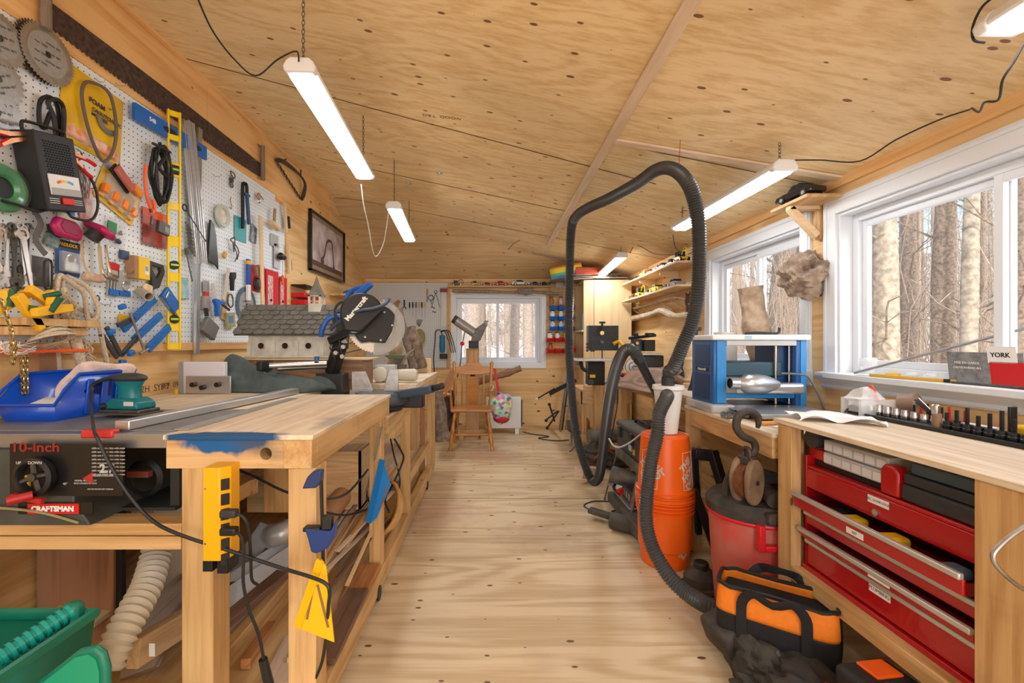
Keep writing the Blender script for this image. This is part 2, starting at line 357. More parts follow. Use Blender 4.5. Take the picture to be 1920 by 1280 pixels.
for a,b in (((600,297),(1063,396)),((1150,268),(1700,380)),((626,370),(1145,466)),((1145,466),(1500,538)),((640,404),(951,470)),((951,470),(1120,502)),((975,450),(952,469)),((350,110),(1230,345)) ):
    q=cstrip(a,b,.006,.002,'j',JOINT,ce); m.add(q.v,q.f)
m.build('panel_joint',JOINT,ce,smooth=0)
# battens
m=cstrip((1350,-90),(1028,459),.055,.012,'b',BEECHX,ce); o=m.build('batten',wood('batten_pine',(.80,.63,.45),(.70,.50,.32),'y',knots=.3,kscale=6),ce,smooth=0)
m=cstrip((1152,263),(1620,340),.055,.012,'b',BEECHX,ce); m.build('batten',wood('batten_pine_x',(.80,.63,.45),(.70,.50,.32),'x',knots=.3,kscale=6),ce,smooth=0)
# left wall with lumber stamp, boards above the pegboard
m=MB().b2((XL-.15,Y0,-.06),(XL,YB+.15,2.95)); wl=struct(m,'wall_left',WALLM)
m=MB()
zpt=HC+.70*0  # pegboard top from the photo
ZPT=HC+1.795*.675; ZPB=HC-.006
# pine boards above the pegboard: rail and boards running to the ceiling
m.b2((XL,Y0,ZPT),(XL+.012,4.10,ZPT+.13)); struct(m,'trim_20',BOARD)
m=MB(); m.b2((XL,Y0,ZPT+.134),(XL+.010,2.85,ZL-.02)); struct(m,'trim_21',BOARD)
m=MB(); m.b2((XL,2.855,ZPT+.134),(XL+.010,3.75,ZL-.02)); struct(m,'trim_22',BOARD)
m=MB(); m.b2((XL,3.755,ZPT-.05),(XL+.008,5.0,ZL-.02)); struct(m,'trim_23',BOARD)
m=MB().b2((XL,Y0,ZL-.04),(XL+.016,KY,ZL-.005)); struct(m,'trim_1',BOARD)
m=MB().b2((XL,Y0,ZPB-.045),(XL+.022,4.0,ZPB)); struct(m,'trim_2',BOARD)
m=MB().b2((XL,3.935,ZPB),(XL+.014,3.965,ZPT)); struct(m,'trim_3',BOARD)
# back wall with window opening
wb0,wb1,wz0,wz1=-.52,.71,.93,1.885
m=MB(); m.b2((XL,YB,-.06),(wb0,YB+.14,2.3)); m.b2((wb1,YB,-.06),(XR,YB+.14,2.3)); m.b2((wb0,YB,-.06),(wb1,YB+.14,wz0)); m.b2((wb0,YB,wz1),(wb1,YB+.14,2.3))
wbk=struct(m,'wall_back',WALLB)
m=MB().b2((XL,YB-.02,2.09),(XR,YB,2.135)); struct(m,'trim_4',WALLB)
m=MB().b2((-.6,YB-.02,0),(1.0,YB,.06)); struct(m,'baseboard_back',W_X)
m=MB(); m.b2((XL,YB-.012,0.86),(-.63,YB,.875)); m.build('batten',W_X,wbk)
# right wall with two openings
A0,A1,AZ0,AZ1=.85,2.50,1.06,1.955     # window 1 opening (Y range)
B0,B1,BZ0,BZ1=2.78,3.94,1.06,1.955
m=MB(); X0,X1=XR,XR+.14
m.b2((X0,Y0,-.06),(X1,A0,ZR+.1)); m.b2((X0,A1,-.06),(X1,B0,ZR+.1)); m.b2((X0,B1,-.06),(X1,YB+.15,ZR+.1))
m.b2((X0,A0,-.06),(X1,A1,AZ0)); m.b2((X0,A0,AZ1),(X1,A1,ZR+.1)); m.b2((X0,B0,-.06),(X1,B1,BZ0)); m.b2((X0,B0,BZ1),(X1,B1,ZR+.1))
wr=struct(m,'wall_right',WALLM)
m=MB().b2((XR-.02,Y0,ZR-.045),(XR,YB,ZR+.01)); struct(m,'trim_5',BOARD)
# wall behind the camera is open shop: two side returns only
m=MB().b2((XL,Y0-.1,-.06),(-1.1,Y0,2.95)); m.b2((1.5,Y0-.1,-.06),(XR,Y0,2.95)); m.b2((-1.1,Y0-.1,2.3),(1.5,Y0,2.95)); struct(m,'wall_front',WALLB)
# pegboards
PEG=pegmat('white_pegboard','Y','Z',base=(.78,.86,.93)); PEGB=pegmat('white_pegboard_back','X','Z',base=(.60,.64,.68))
m=MB().b2((XL+.001,-.8,ZPB),(XL+.007,3.93,ZPT-.001)); pg=struct(m,'trim_6',PEG); 
pg.name='pegboard_left'
props(pg,'long white perforated pegboard covering the left wall above the benches','pegboard'); del pg['kind']
m=MB().b2((XL+.02,YB-.009,.88),(-.63,YB-.003,2.085)); pb=m.build('pegboard',PEGB); props(pb,'white perforated pegboard on the back wall left of the window','pegboard')
# ---- windows ----
GLASS=mat('window_glass',(.95,.97,1),.0,trans=1,ior=1.0,alpha=.07,spec=.5)
def window(name,M,o0,u0,u1,v0,v1,depth,mull,sashdir,casing=.085,sill=True):
    """o0 origin; u,v opening in wall coords, w=0 wall face, negative outward"""
    w0=MB()  # jamb lining
    t=.02
    w0.b2((u0,v0,-depth),(u0+t,v1,.0)); w0.b2((u1-t,v0,-depth),(u1,v1,0)); w0.b2((u0+t,v1-t,-depth),(u1-t,v1,0)); w0.b2((u0+t,v0,-depth),(u1-t,v0+t,0))
    win=w0.build(name,TRIMW); win.matrix_world=Matrix.Translation(o0)@M; props(win,kind='structure')
    c=casing; m=MB()
    m.b2((u0-c,v0-.02,0),(u0+.005,v1+c,.018)); m.b2((u1-.005,v0-.02,0),(u1+c,v1+c,.018)); m.b2((u0+.005,v1-.005,0),(u1-.005,v1+c,.018))
    m.b2((u0-c+.012,v0,.0181),(u0-c+.03,v1+c-.03,.024)); m.b2((u1+c-.03,v0,.0181),(u1+c-.012,v1+c-.03,.024)); m.b2((u0-c+.012,v1+c-.03,.0181),(u1+c-.012,v1+c-.012,.024))
    if not sill: m.b2((u0+.005,v0-c,0),(u1-.005,v0+.005,.018)); m.b2((u0-c,v0-c,0),(u0+.005,v0-.0201,.018)); m.b2((u1-.005,v0-c,0),(u1+c,v0-.0201,.018))
    m.build('casing',TRIMW,win,bev=.002)
    m=MB(); d=-depth*.62; f=.038
    m.b2((u0+t,v0+t,d-.03),(u0+t+f,v1-t,d+.02)); m.b2((u1-t-f,v0+t,d-.03),(u1-t,v1-t,d+.02)); m.b2((u0+t+f,v1-t-f,d-.03),(u1-t-f,v1-t,d+.02)); m.b2((u0+t+f,v0+t,d-.03),(u1-t-f,v0+t+f,d+.02))
    m.build('frame',VINYL,win,bev=.003)
    a,b=u0+t+f,u1-t-f; c0,c1=v0+t+f,v1-t-f; s=.034
    for i,(x0,x1,dd) in enumerate(((a,mull+.02,d-.0135 if sashdir else d+.0075),(mull-.02,b,d+.012 if sashdir else d-.0135))):
        q=MB(); q.b2((x0,c0,dd-.012),(x0+s,c1,dd+.012)); q.b2((x1-s,c0,dd-.012),(x1,c1,dd+.012)); q.b2((x0+s,c0,dd-.012),(x1-s,c0+s,dd+.012)); q.b2((x0+s,c1-s,dd-.012),(x1-s,c1,dd+.012))
        so=q.build('sash',VINYL,win,bev=.002)
        g=MB(); g.b2((x0+s-.004,c0+s-.004,dd-.003),(x1-s+.004,c1-s+.004,dd+.001)); g.build('pane',GLASS,so,smooth=0)
    return win
# u on right wall = -Y ; origin (XR,0,0)
w1=window('window_1',MR,(XR,0,0),-A1,-A0,AZ0,AZ1,.14,-1.76,1)
w2=window('window_2',MR,(XR,0,0),-B1,-B0,BZ0,BZ1,.14,-3.35,1)
m=MB().box((-3.31,1.48,-.045),(.035,.05,.02)); m.box((-3.31,1.48,-.03),(.012,.03,.02)); m.build('latch',WHITE,w2,bev=.003)
w3=window('window_3',MBK,(0,YB,0),wb0,wb1,wz0,wz1,.14,.085,0,casing=.06,sill=False)
# sill moulding of window 1: profile extruded along Y
def sillm(ya,yb,name,win):
    q=MB(); prof=[(0,-.055),(.012,-.06),(.02,-.05),(.018,-.035),(.034,-.02),(.05,-.004),(.056,.012),(.056,.028),(.0,.034)]
    q.prism(prof,0,yb-ya,Matrix.Translation((XR,ya,AZ0-.012))@Matrix(((-1,0,0,0),(0,0,1,0),(0,1,0,0),(0,0,0,1))))
    o=q.build(name,TRIMW); props(o,kind='structure'); return o
sillm(1.62,A1+.10,'trim_7',w1); sillm(B0-.09,B1+.09,'trim_8',w2)
m=MB().b2((XR-.10,.7,AZ0-.008),(XR+.12,A1-.02,AZ0+.0215)); struct(m,'trim_9',TRIMW,bev=.004)
# ---- outside ----
SNOW=mat('snow_ground',(.85,.87,.92),.8,noise=.12,nscale=.6,bump=.3,vein=(.62,.56,.48))
def snow(u,v):
    x=-45+u*95; y=-30+v*95
    d=max(0,max(abs(x)-4,abs(y-2)-7))
    return (x,y,(.1 if d>0 else -.1)+.05*math.sin(x*.7)*math.cos(y*.5)+min(d,25)*.05)
m=MB().grid(snow,60,60); g=m.build('snow_ground',SNOW); props(g,kind='structure')
# ================= OUTSIDE: snowy hardwood forest =================
BARK=mat('grey_brown_bark',(.34,.26,.19),.95,noise=.5,nscale=30,bump=.8,vein=(.17,.13,.10))
BARKP=mat('pale_poplar_bark',(.48,.41,.31),.9,noise=.5,nscale=16,bump=.5,vein=(.24,.20,.15))
BARKT=mat('tan_bark',(.44,.35,.27),.95,noise=.4,nscale=30,bump=.6)
def tree_mesh(seed,h,r,nb,lean=0,low=1.2):
    rr=random.Random(seed); q=MB(); pts=[]
    for i in range(9): t=i/8; pts.append((lean*t*h+rr.uniform(-.05,.05)*h*.12*t,rr.uniform(-.05,.05)*h*.12*t,-.5+t*h))
    q.tube(pts,lambda t:r*(1.12-.75*t)*(1+.05*math.sin(t*37)),n=12,res=3)
    for b in range(nb):
        t=rr.uniform(low/h,.97); z=-.5+t*h; x0=lean*t*h; a=rr.uniform(0,2*PI); L=rr.uniform(.5,1.9)*(1.15-t*.6); p=[V(x0,0,z)]
        for k in range(4):
            a+=rr.uniform(-.5,.5); p.append(p[-1]+V(math.cos(a)*L/4,math.sin(a)*L/4,L/4*rr.uniform(.05,.9)))
        q.tube(p,lambda t_:max(.004,r*.13*(1-t_)),n=5,res=2,caps=False)
        for c in range(2):
            s=p[rr.randint(1,3)]; aa=a+rr.uniform(-1.2,1.2); e=s+V(math.cos(aa)*.5,math.sin(aa)*.5,rr.uniform(.1,.5)); q.tube([s,s.lerp(e,.5)+V(0,0,.05),e],lambda t_:.006,n=4,res=1,caps=False)
    return q
def gz(x,y):
    d=max(0,max(abs(x)-4,abs(y-2)-7)); return .1+min(d,25)*.05
near=[ # px, distance Y, radius, material, lean, label
 (1662,5.4,.125,BARKP,.00,'pale poplar trunk nearest the left side of the large right window'),
 (1768,6.1,.13,BARK,.01,'dark rough trunk in the middle of the large right window'),
 (1812,5.2,.08,BARKP,.012,'leaning pale trunk just left of the sliding window divider'),
 (1908,5.0,.11,BARK,.02,'dark trunk seen through the rightmost window sash'),
 (1632,9.5,.17,BARK,.0,'brown trunk right beside the left frame of the large window'),
 (1708,8.0,.12,BARK,-.01,'thin brown trunk behind the pale poplar'),
 (1462,9.5,.25,BARK,.03,'thick dark trunk seen through the right sash of the middle window'),
 (1505,11,.19,BARKT,.0,'tan trunk at the right edge of the middle window'),
 (1385,14,.16,BARKT,-.01,'tan trunk seen through the left sash of the middle window'),
 (884,11.5,.21,BARKT,.01,'thickest trunk seen through the back window, behind its left pane'),
 (908,15,.10,BARK,-.02,'dark trunk behind the left pane of the back window'),
 (962,13,.13,BARKT,.03,'leaning trunk behind the right pane of the back window'),
 (990,12,.14,BARKT,0,'grey tan trunk at the right edge of the back window'),
]
for i,(px,Y,r,mt,ln,lab) in enumerate(near):
    x=(px-VX)/F*Y
    S(tree_mesh(50+i,11,r,15,ln,.9),'tree',mt,lab,'tree',loc=(x,Y,gz(x,Y)))
protos=[]
for i,(r,mt) in enumerate(((.11,BARK),(.07,BARKT),(.14,BARKT),(.09,BARK),(.06,BARKT),(.10,BARKP))):
    o=tree_mesh(100+i,10,r,30,.01*(i%3-1),.4).build('tree',mt); protos.append(o)
rr=random.Random(3); used=set(); cnt=0
spots=[]
for i in range(30):   # east side, seen through the two right windows
    pxx=rr.uniform(1330,1915); Y=rr.uniform(9.5,18); spots.append(((pxx-VX)/F*Y,Y))
for i in range(9):    # north side, seen through the back window
    pxx=rr.uniform(850,1015); Y=rr.uniform(15,32); spots.append(((pxx-VX)/F*Y,Y))
for i,(x,y) in enumerate(spots):
    k=i%6; o=protos[k]
    if k in used: o=o.copy(); COL.objects.link(o)
    used.add(k)
    o.location=(x,y,gz(x,y)); o.rotation_euler=(0,0,rr.uniform(0,6.28)); s=rr.uniform(.55,.9); o.scale=(s,s,rr.uniform(.8,1.1))
    props(o,'slender leafless tree among many in the snowy woods outside','tree','leafless trees of the snowy woods')
# twigs and brush between the trunks
q=MB(); rr=random.Random(9)
for i in range(900):
    if i<700: pxx=rr.uniform(1325,1918); Y=rr.uniform(6.5,14)
    else: pxx=rr.uniform(850,1015); Y=rr.uniform(14,26)
    x=(pxx-VX)/F*Y; z=gz(x,Y); hh=rr.uniform(.6,5.2)
    p=V(x,Y,z+rr.uniform(0,1)*hh*.4); d=V(rr.uniform(-.3,.3),rr.uniform(-.3,.3),1)
    q.tube([p,p+d*hh*.4,p+d*hh*.6+V(rr.uniform(-.5,.5),rr.uniform(-.5,.5),.1*hh)],lambda t:.009*(1-t*.8),n=3,res=1,caps=False)
o=q.build('brush',mat('brush_twigs',(.45,.34,.25),.95),smooth=0); props(o,'tangle of bare twigs and brush between the trees outside','brush',kind='stuff')
# far treeline of the woods (real mounded band of twiggy crowns)
q=MB(); rr=random.Random(12)
for i in range(260):
    a=rr.uniform(-.12,1.35); D=rr.uniform(24,38); x=D*math.sin(a); y=D*math.cos(a); z=gz(x,y); h=rr.uniform(2.5,6.5)*(.6 if a<.25 else 1); r=rr.uniform(.06,.17)
    q.tube([(x,y,z-.5),(x+rr.uniform(-.4,.4),y,z+h*.5),(x+rr.uniform(-.8,.8),y,z+h)],lambda t:r*(1.1-t),n=4,res=1,caps=False)
    for k in range(5):
        zz=z+h*rr.uniform(.2,.9); b=rr.uniform(0,6.28); L=rr.uniform(.8,2.4); q.tube([(x,y,zz),(x+math.cos(b)*L,y+math.sin(b)*L,zz+L*.6)],.035,n=3,res=1,caps=False)
o=q.build('distant_woods',mat('distant_bark',(.52,.44,.37),.95),smooth=0); props(o,'far line of leafless woods closing the view outside','woods',kind='stuff')
# ================= CEILING LIGHTS =================
DIFF=mat('lit_diffuser',(1,1,1),.4,emit=(.93,.97,1),es=13.0); DIFF2=mat('lit_diffuser_bright',(1,1,1),.4,emit=(.93,.97,1),es=24.0)
CHAIN=mat('dark_chain',(.16,.13,.11),.5,.8)
def chain_mb(p0,p1,link=.022,r=.0016,q=None,w=.55):
    q=q or MB(); p0=Vector(p0);p1=Vector(p1); L=(p1-p0).length; n=max(2,int(L/(link*.78))); f=frame(p0,p1)
    for i in range(n):
        c=(i+.5)*L/n; pts=[]
        for k in range(10):
            a=2*PI*k/10; u,v_=math.cos(a)*link/2,math.sin(a)*link/2*w
            pts.append(f@(V(c+u,v_,0) if i%2 else V(c+u,0,v_)))
        q.tube(pts,r,n=5,closed=True,res=1)
    return q
def lamp(p0,p1,label,rollx=0):
    p0=Vector(p0);p1=Vector(p1); d=p1-p0; L=d.length; f=frame(p0,p1)
    t=bpy.data.objects.new('ceiling_light',None); COL.objects.link(t); t.matrix_world=f; props(t,label,'ceiling light','hanging shop lights')
    prof=[(-.035,.034),(.035,.034),(.05,.022),(.062,.0),(.058,-.012),(-.058,-.012),(-.062,0),(-.05,.022)]
    mm=Matrix(((0,0,1,0),(1,0,0,0),(0,1,0,0),(0,0,0,1)))   # x=length
    MB().prism(prof,.035,L-.035,mm).build('housing',WHITE,t,bev=.004)
    for a,b in ((0,.04),(L-.04,L)):
        pr=[(x*1.04,y*1.08-.001) for x,y in prof]; pr[4]=(.058,-.022); pr[5]=(-.058,-.022)
        MB().prism(pr,a,b,mm).build('end_cap',WHITE,t,bev=.008,seg=3)
    dp=[(.053,-.012),(.05,-.024),(.035,-.032),(-.035,-.032),(-.05,-.024),(-.053,-.012)]
    MB().prism(dp,.04,L-.04,mm).build('diffuser',DIFF2 if p0.y>3 else DIFF,t)
    return t,f,L
lamps=[]
LD=[((-.755,1.78,2.33),(-.826,2.98,2.33),'nearest left shop light, hanging over the left bench'),
    ((-.77,3.56,2.315),(-.858,4.76,2.315),'farther left shop light, beyond the first one'),
    ((1.425,2.2,2.10),(1.393,3.40,2.10),'long lit shop light on the right beside the tall grey hose'),
    ((1.36,4.75,2.15),(1.43,5.93,2.13),'small distant shop light near the toy car shelves'),
    ((1.42,1.29,2.13),(1.44,.09,2.13),'shop light cut off at the top right corner')]
for a,b,lab in LD:
    t,f,L=lamp(a,b,lab); lamps.append((Vector(a),Vector(b)))
    for s in (.03,L-.09):
        p=f@V(s+.02,0,.03); c=Vector((p.x,p.y,zceil(p.x,p.y)))
        o=chain_mb(p,c).build('chain',CHAIN); o.parent=t; o.matrix_parent_inverse=f.inverted()
WCORD=mat('pale_cord',(.75,.72,.66),.6)
def cord(pts,r,label,m=CABLE,cat='cord',name='electric_cable',group=None):
    return S(MB().tube(pts,r,n=6,res=6),name,m,label,cat,group=group)
cord([(-.755,1.78,2.345),P(555,96,1.75),P(520,112,1.8),P(480,142,1.8),P(440,112,1.75),P(400,60,1.65),P(372,0,1.55),P(360,-40,1.5)],.0032,'black cord looping up from the near end of the left shop light')
cord([P(677,345,2.95),P(682,385,3.0),P(690,420,3.1),P(702,479,3.3),P(717,462,3.4),P(724,430,3.5),P(728,400,3.55),P(731,388,3.56)],.0032,'pale cord drooping between the two left shop lights',WCORD)
cord([P(1492,300,2.2),P(1540,300,2.2),P(1612,302,2.1),P(1680,262,1.95),P(1760,225,1.8),P(1816,206,1.68),P(1822,203,1.6),P(1836,210,1.5),P(1846,192,1.4),P(1872,187,1.35),P(1880,150,1.3),P(1900,118,1.28),P(1918,85,1.27)],.0034,'black cord along the ceiling edge above the large right window')
cord([P(1846,80,1.3),P(1826,75,1.3),P(1824,50,1.3),P(1840,15,1.26),P(1862,-5,1.22)],.0034,'short black cord curling up beside the top right shop light')
cord([P(1262,440,3.4),P(1266,462,3.5),P(1275,474,3.6),P(1252,478,3.8),P(1225,475,4.2),P(1205,464,4.5),P(1190,460,4.7),P(1181,475,4.75)],.0032,'thin dark cord draped between the two right shop lights')

cord([CE(612,362,.01),CE(622,388,.012),CE(632,412,.01),CE(645,432,.01)],.004,'pale wires stapled along the top corner of the left wall',WCORD)
for i,(px,py) in enumerate(((766,342),(824,324))):
    p=CE(px,py,.004); S(MB().b2((-.025,-.02,-.003),(.025,.02,.003)).b2((-.006,-.006,-.012),(.006,.006,0)),'metal_plate',ALU,['left','right'][i]+' of two small metal plates screwed to the ceiling','plate',tuple(p))
# ================= LEFT WALL: PEGBOARD TOOLS =================
HOOK=mat('zinc_hook',(.55,.55,.56),.3,1)
def wloc(px,py,out=.012): return LW(px,py,out)
def wsz(x0,y0,x1,y1,out=.012):
    a=LW(x0,(y0+y1)/2,out); b=LW(x1,(y0+y1)/2,out); c=LW((x0+x1)/2,y0,out); d=LW((x0+x1)/2,y1,out)
    return LW((x0+x1)/2,(y0+y1)/2,out),abs(b.y-a.y),abs(c.z-d.z)
def hook(parent,u,v,w0=0,l=.04):
    return MB().tube([(u,v+.012,-.008-w0),(u,v+.012,.004),(u,v,.012),(u,v-.002,l),(u,v+.012,l+.004)],.0018,n=5,res=2).build('hook',HOOK,parent)
def disc(r,teeth,tl,gap=.5,cr=.008):
    pts=[]
    for i in range(teeth):
        a=2*PI*i/teeth; da=2*PI/teeth
        for k,(rr_) in ((0,r-tl),(.15,r),(.45,r-tl*.25),(.62,r-tl)): pts.append((rr_*math.cos(a+k*da),rr_*math.sin(a+k*da)))
    return pts
def saw_blade(px,py,r,label,out=.02,teeth=40,tl=.006,group=None,mt=STEEL,roll=0,card=False):
    t=T('saw_blade',label,'saw blade',wloc(px,py,out),ML,group,roll=roll)
    p=disc(r,teeth,tl); n=len(p); inner=[(.011*math.cos(2*PI*i/n),.011*math.sin(2*PI*i/n)) for i in range(n)]
    MB().ring(p,inner,-.001,.001).build('blade',mt,t,smooth=0)
    n=32; q=MB().ring([(r*.72*math.cos(2*PI*i/n),r*.72*math.sin(2*PI*i/n)) for i in range(n)],[(.014*math.cos(2*PI*i/n),.014*math.sin(2*PI*i/n)) for i in range(n)],.0012,.0018); q.build('label_disc',mat('blade_print',(.42,.44,.46),.35,.5,noise=.15,nscale=60),t)
    for k in range(6): text('max 7000' if k%2 else 'carbide 40T',.013,mat('dark_print',(.06,.06,.06),.6),t,(-.03 if k%2 else .02,.045-.018*k,.002))
    return t
saw_blade(0,72,.095,'topmost of three saw blades in clear packs at the left edge',.03,roll=10)
saw_blade(-2,148,.092,'middle of three saw blades at the left edge',.026,teeth=24,tl=.009,roll=30)
saw_blade(-4,212,.092,'lowest of three saw blades at the left edge',.022,teeth=60,roll=5)
saw_blade(90,103,.113,'large round saw blade with printed face beside the wooden rail',.035,teeth=50,tl=.007)
saw_blade(78,100,.115,'rusty dark saw blade tucked behind the large printed blade',.02,teeth=50,tl=.01,mt=RUST)
saw_blade(462,572,.135,'blue grey circular saw blade low on the pegboard behind the birdhouse',.016,teeth=60,mt=mat('blue_coated_steel',(.13,.22,.32),.35,.6,noise=.3,nscale=30))
# belts
def loops(name,label,cat,pts,r,m,px,py,out=.02,flat=1,closed=True,n=8,extra=None,group=None,roll=0,res=6):
    q=MB().tube(pts,r,n=n,closed=closed,res=res,flat=flat)
    for e in (extra or []): q.tube(e,r,n=n,closed=closed,res=res,flat=flat)
    return S(q,name,m,label,cat,wloc(px,py,out),ML,group,roll=roll)
loops('drive_belt','black rubber drive belts folded over a hook above the battery tester','belt',[(-.03,.05,0),(0,.08,.01),(.04,.06,0),(.05,-.04,0),(.035,-.09,.005),(.02,-.03,.01),(.0,.02,.012),(-.02,-.05,.005),(-.035,-.03,0)],.008,BLACK,90,220,.03,extra=[[(-.02,.05,.02),(.01,.075,.03),(.045,.05,.02),(.04,-.06,.02),(.015,-.08,.02),(.005,.0,.02)]])
loops('drive_belt','brown rubber belt looped over the yellow foam pack','belt',[(-.03,.15,0),(.04,.14,.02),(.09,.02,.01),(.085,-.1,0),(.03,-.17,0),(-.03,-.09,.0),(-.07,.03,0),(-.07,.11,0)],.007,mat('brown_rubber',(.13,.10,.085),.7),182,225,.05)
# yellow foam pack
c,w_,h_=wsz(118,150,232,290)
t=T('foam_pack','yellow and orange bag of foam hung below the large saw blade','package',c,ML,roll=-4)
def pillow(w,h,d,n=12,seed=0,amp=.1):
    rr=random.Random(seed); ph=[rr.uniform(0,6) for _ in range(4)]
    q=MB()
    for sgn in (1,-1):
        def fn(u,v,s=sgn):
            e=(1-(2*u-1)**4)*(1-(2*v-1)**4); wv=1+amp*math.sin(9*u+ph[0])*math.sin(7*v+ph[1])
            return ((u-.5)*w,(v-.5)*h,s*d/2*max(0,e)**.6*wv)
        q.grid(fn,n,n)
    return q
pillow(w_,h_,.04).build('bag',mat('foam_bag_yellow',(.80,.50,.015),.3,noise=.15,nscale=8,coat=.4),t)
pillow(w_*.96,.06,.046,seed=2).build('orange_band',mat('foam_bag_orange',(.75,.20,.02),.35,noise=.5,nscale=30,vein=(.75,.72,.7)),t).location=(0,-h_*.36,.001)
m=MB(); 
for i in range(12):
    a=PI*(1.08+i*.06); 
pts=[(.05*math.cos(PI*(1+.07*i)),.04*math.sin(PI*(1+.07*i)),0) for i in range(13)]
MB().tube(pts,.012,n=8,res=1,flat=.5).build('foam_crescent',mat('grey_foam',(.18,.18,.19),.9),t).location=(.05,.0,.028)
text('FOAM',.03,mat('dark_print',(.06,.06,.06),.6),t,(-.01,.055,.0235),bold=.001); text('CAOUTCHOUC\nMOUSSE',.022,MATS['dark_print'],t,(-.035,.01,.0245),bold=.0008,align='LEFT'); text('9"',.018,MATS['dark_print'],t,(.06,.07,.022))
hook(t,0,h_/2)
# battery tester
t=T('battery_tester','black battery load tester with vented front and red rocker switch','tester',LW(72,325,.02),ML,roll=12)
W_,H_,D_=.165,.285,.09
MB().b2((-W_/2,-H_/2,0),(W_/2,H_/2,D_)).build('case',mat('tester_black',(.018,.019,.021),.55),t,bev=.004)
q=MB()
for r_ in range(13):
    for c_ in range(10):
        q.box((-.053+c_*.0115+(r_%2)*.004,.11-r_*.0092,D_+.0005),(.006,.005,.001),rot(0,0,0))
q.build('vent_slots',mat('slot_black',(.001,.001,.001),1),t)
MB().b2((-.062,-.085,D_),(.068,-.008,D_+.006)).build('meter',mat('meter_face',(.70,.71,.72),.25),t,bev=.002)
q=MB()
for k,(col,a0,a1) in enumerate((((.75,.1,.02),2.4,2.0),((.8,.45,.02),2.0,1.7),((.7,.65,.1),1.7,1.35),((.1,.35,.7),1.35,.8))):
    q=MB(); pts=[(.04*math.cos(a0+(a1-a0)*i/6)*1.2,.028*math.sin(a0+(a1-a0)*i/6),0) for i in range(7)]; q.tube(pts,.005,n=4,res=1,flat=.1); o=q.build('meter_band',mat('band%d'%k,col,.5),t); o.location=(.003,-.058,D_+.0068)
MB().b2((-.06,-.0845,D_+.006),(.066,-.058,D_+.008)).build('meter_base',mat('meter_grey',(.35,.36,.37),.4),t,bev=.001)
MB().b2((-.02,-.118,D_),(.028,-.094,D_+.008)).build('rocker_switch',mat('lit_red_switch',(.7,.01,.01),.3),t,bev=.002)
for yy in (-.1,-.108,-.116):
    MB().b2((-.07,yy,D_),(-.03,yy+.002,D_+.0008)).build('print_line',PAPER,t); MB().b2((.035,yy,D_),(.072,yy+.002,D_+.0008)).build('print_line',PAPER,t)
MB().tube([(-.082,H_/2-.01,.05),(-.085,H_/2+.022,.055),(-.06,H_/2+.03,.06),(.06,H_/2+.026,.06),(.085,H_/2+.02,.055),(.082,H_/2-.01,.05)],.006,n=6,res=3).build('handle',BLACK,t)
MB().tube([(.04,-.14,.05),(.05,-.165,.06),(.12,-.17,.07),(.165,-.12,.07),(.185,-.04,.06),(.17,.02,.05),(.12,.05,.05)],.0055,n=8,res=5).build('cable',CABLE,t)
MB().tube([(-.05,-.14,.05),(-.1,-.15,.06),(-.16,-.13,.05),(-.2,-.12,.04)],.0055,n=8,res=5).build('cable',CABLE,t)
def clamp(par,at,rz,name='clamp_jaw',hm=RED,jm=None):
    jm=jm or mat('copper_jaw',(.55,.24,.12),.35,.9,noise=.3,nscale=40); M=rot(0,0,rz,at)
    q=MB()
    for s in (1,-1): q.add(*_jaw(s),M)
    q.build(name,jm,par)
    for s in (1,-1): MB().tube([(-.005,s*.009,0),(.05,s*.028,0),(.085,s*.03,0)],.008,n=8,res=2,M=M).build('grip',hm,par)
def _jaw(s):
    q=MB(); q.prism([(-.085,s*.001),(-.08,s*.014),(-.02,s*.018),(.03,s*.026),(.03,s*.018),(-.01,s*.004)],-.009,.009); return q.v,q.f
clamp(t,(.115,.075,.06),-28); clamp(t,(-.15,.10,.05),195)
# green hose coil pack
t=T('hose_coil','green coiled tube in a clear pack at the left edge','hose',LW(2,352,.03),ML)
MB().torus((0,0,0),.062,.026,n=32,m=10).build('coil',mat('green_gloss',(.005,.20,.06),.15),t); MB().torus((0,0,0),.066,.03,n=32,m=10).build('wrap',mat('thin_film',(.8,.9,.85),.1,alpha=.10),t); MB().cyl((0,0,-.005),(0,0,.002),.045,n=24).build('insert',DGREY,t)
# respirator filters
def respirator(px,py,label,rz,tilt):
    t=T('respirator_filter',label,'filter',LW(px,py,.06),ML,'magenta respirator filters',roll=rz)
    M=rot(-tilt,8,0) if tilt<40 else rot(0,68,0)
    poly=[(-.078,.0),(-.05,.04),(.05,.042),(.078,.0),(.055,-.042),(-.055,-.04)]
    o=MB().prism(poly,-.014,.014,M).build('shell',PINK,t,bev=.012,seg=3)
    o=MB().prism([(x*.62,y*.62) for x,y in poly],.014,.017,M).build('grille',mat('magenta_grille',(.35,.03,.10),.6,noise=.4,nscale=300),t,bev=.002)
    MB().cyl((0,0,-.05),(0,0,-.012),.03,n=20,M=M).build('adapter',DGREY,t)
respirator(125,429,'magenta respirator filter facing out, just under the battery tester',0,12)
respirator(187,432,'magenta respirator filter turned edge-on beside the first one',60,70)
o=S(MB().tube([(0,0,0),(.02,-.05,.01),(-.01,-.12,.02),(.03,-.17,.02)],.012,n=4,res=4,flat=.15),'head_strap',mat('grey_strap',(.12,.12,.12),.9),'dark woven strap hanging from the battery tester','strap',LW(62,392,.03),ML)
MB().tube([(0,.0,0),(-.01,-.07,0),(.01,-.12,0)],.007,n=5,res=3).build('x',mat('tan_strap',(.50,.38,.22),.8),None).name='unused'
bpy.data.objects.remove(bpy.data.objects['unused'])
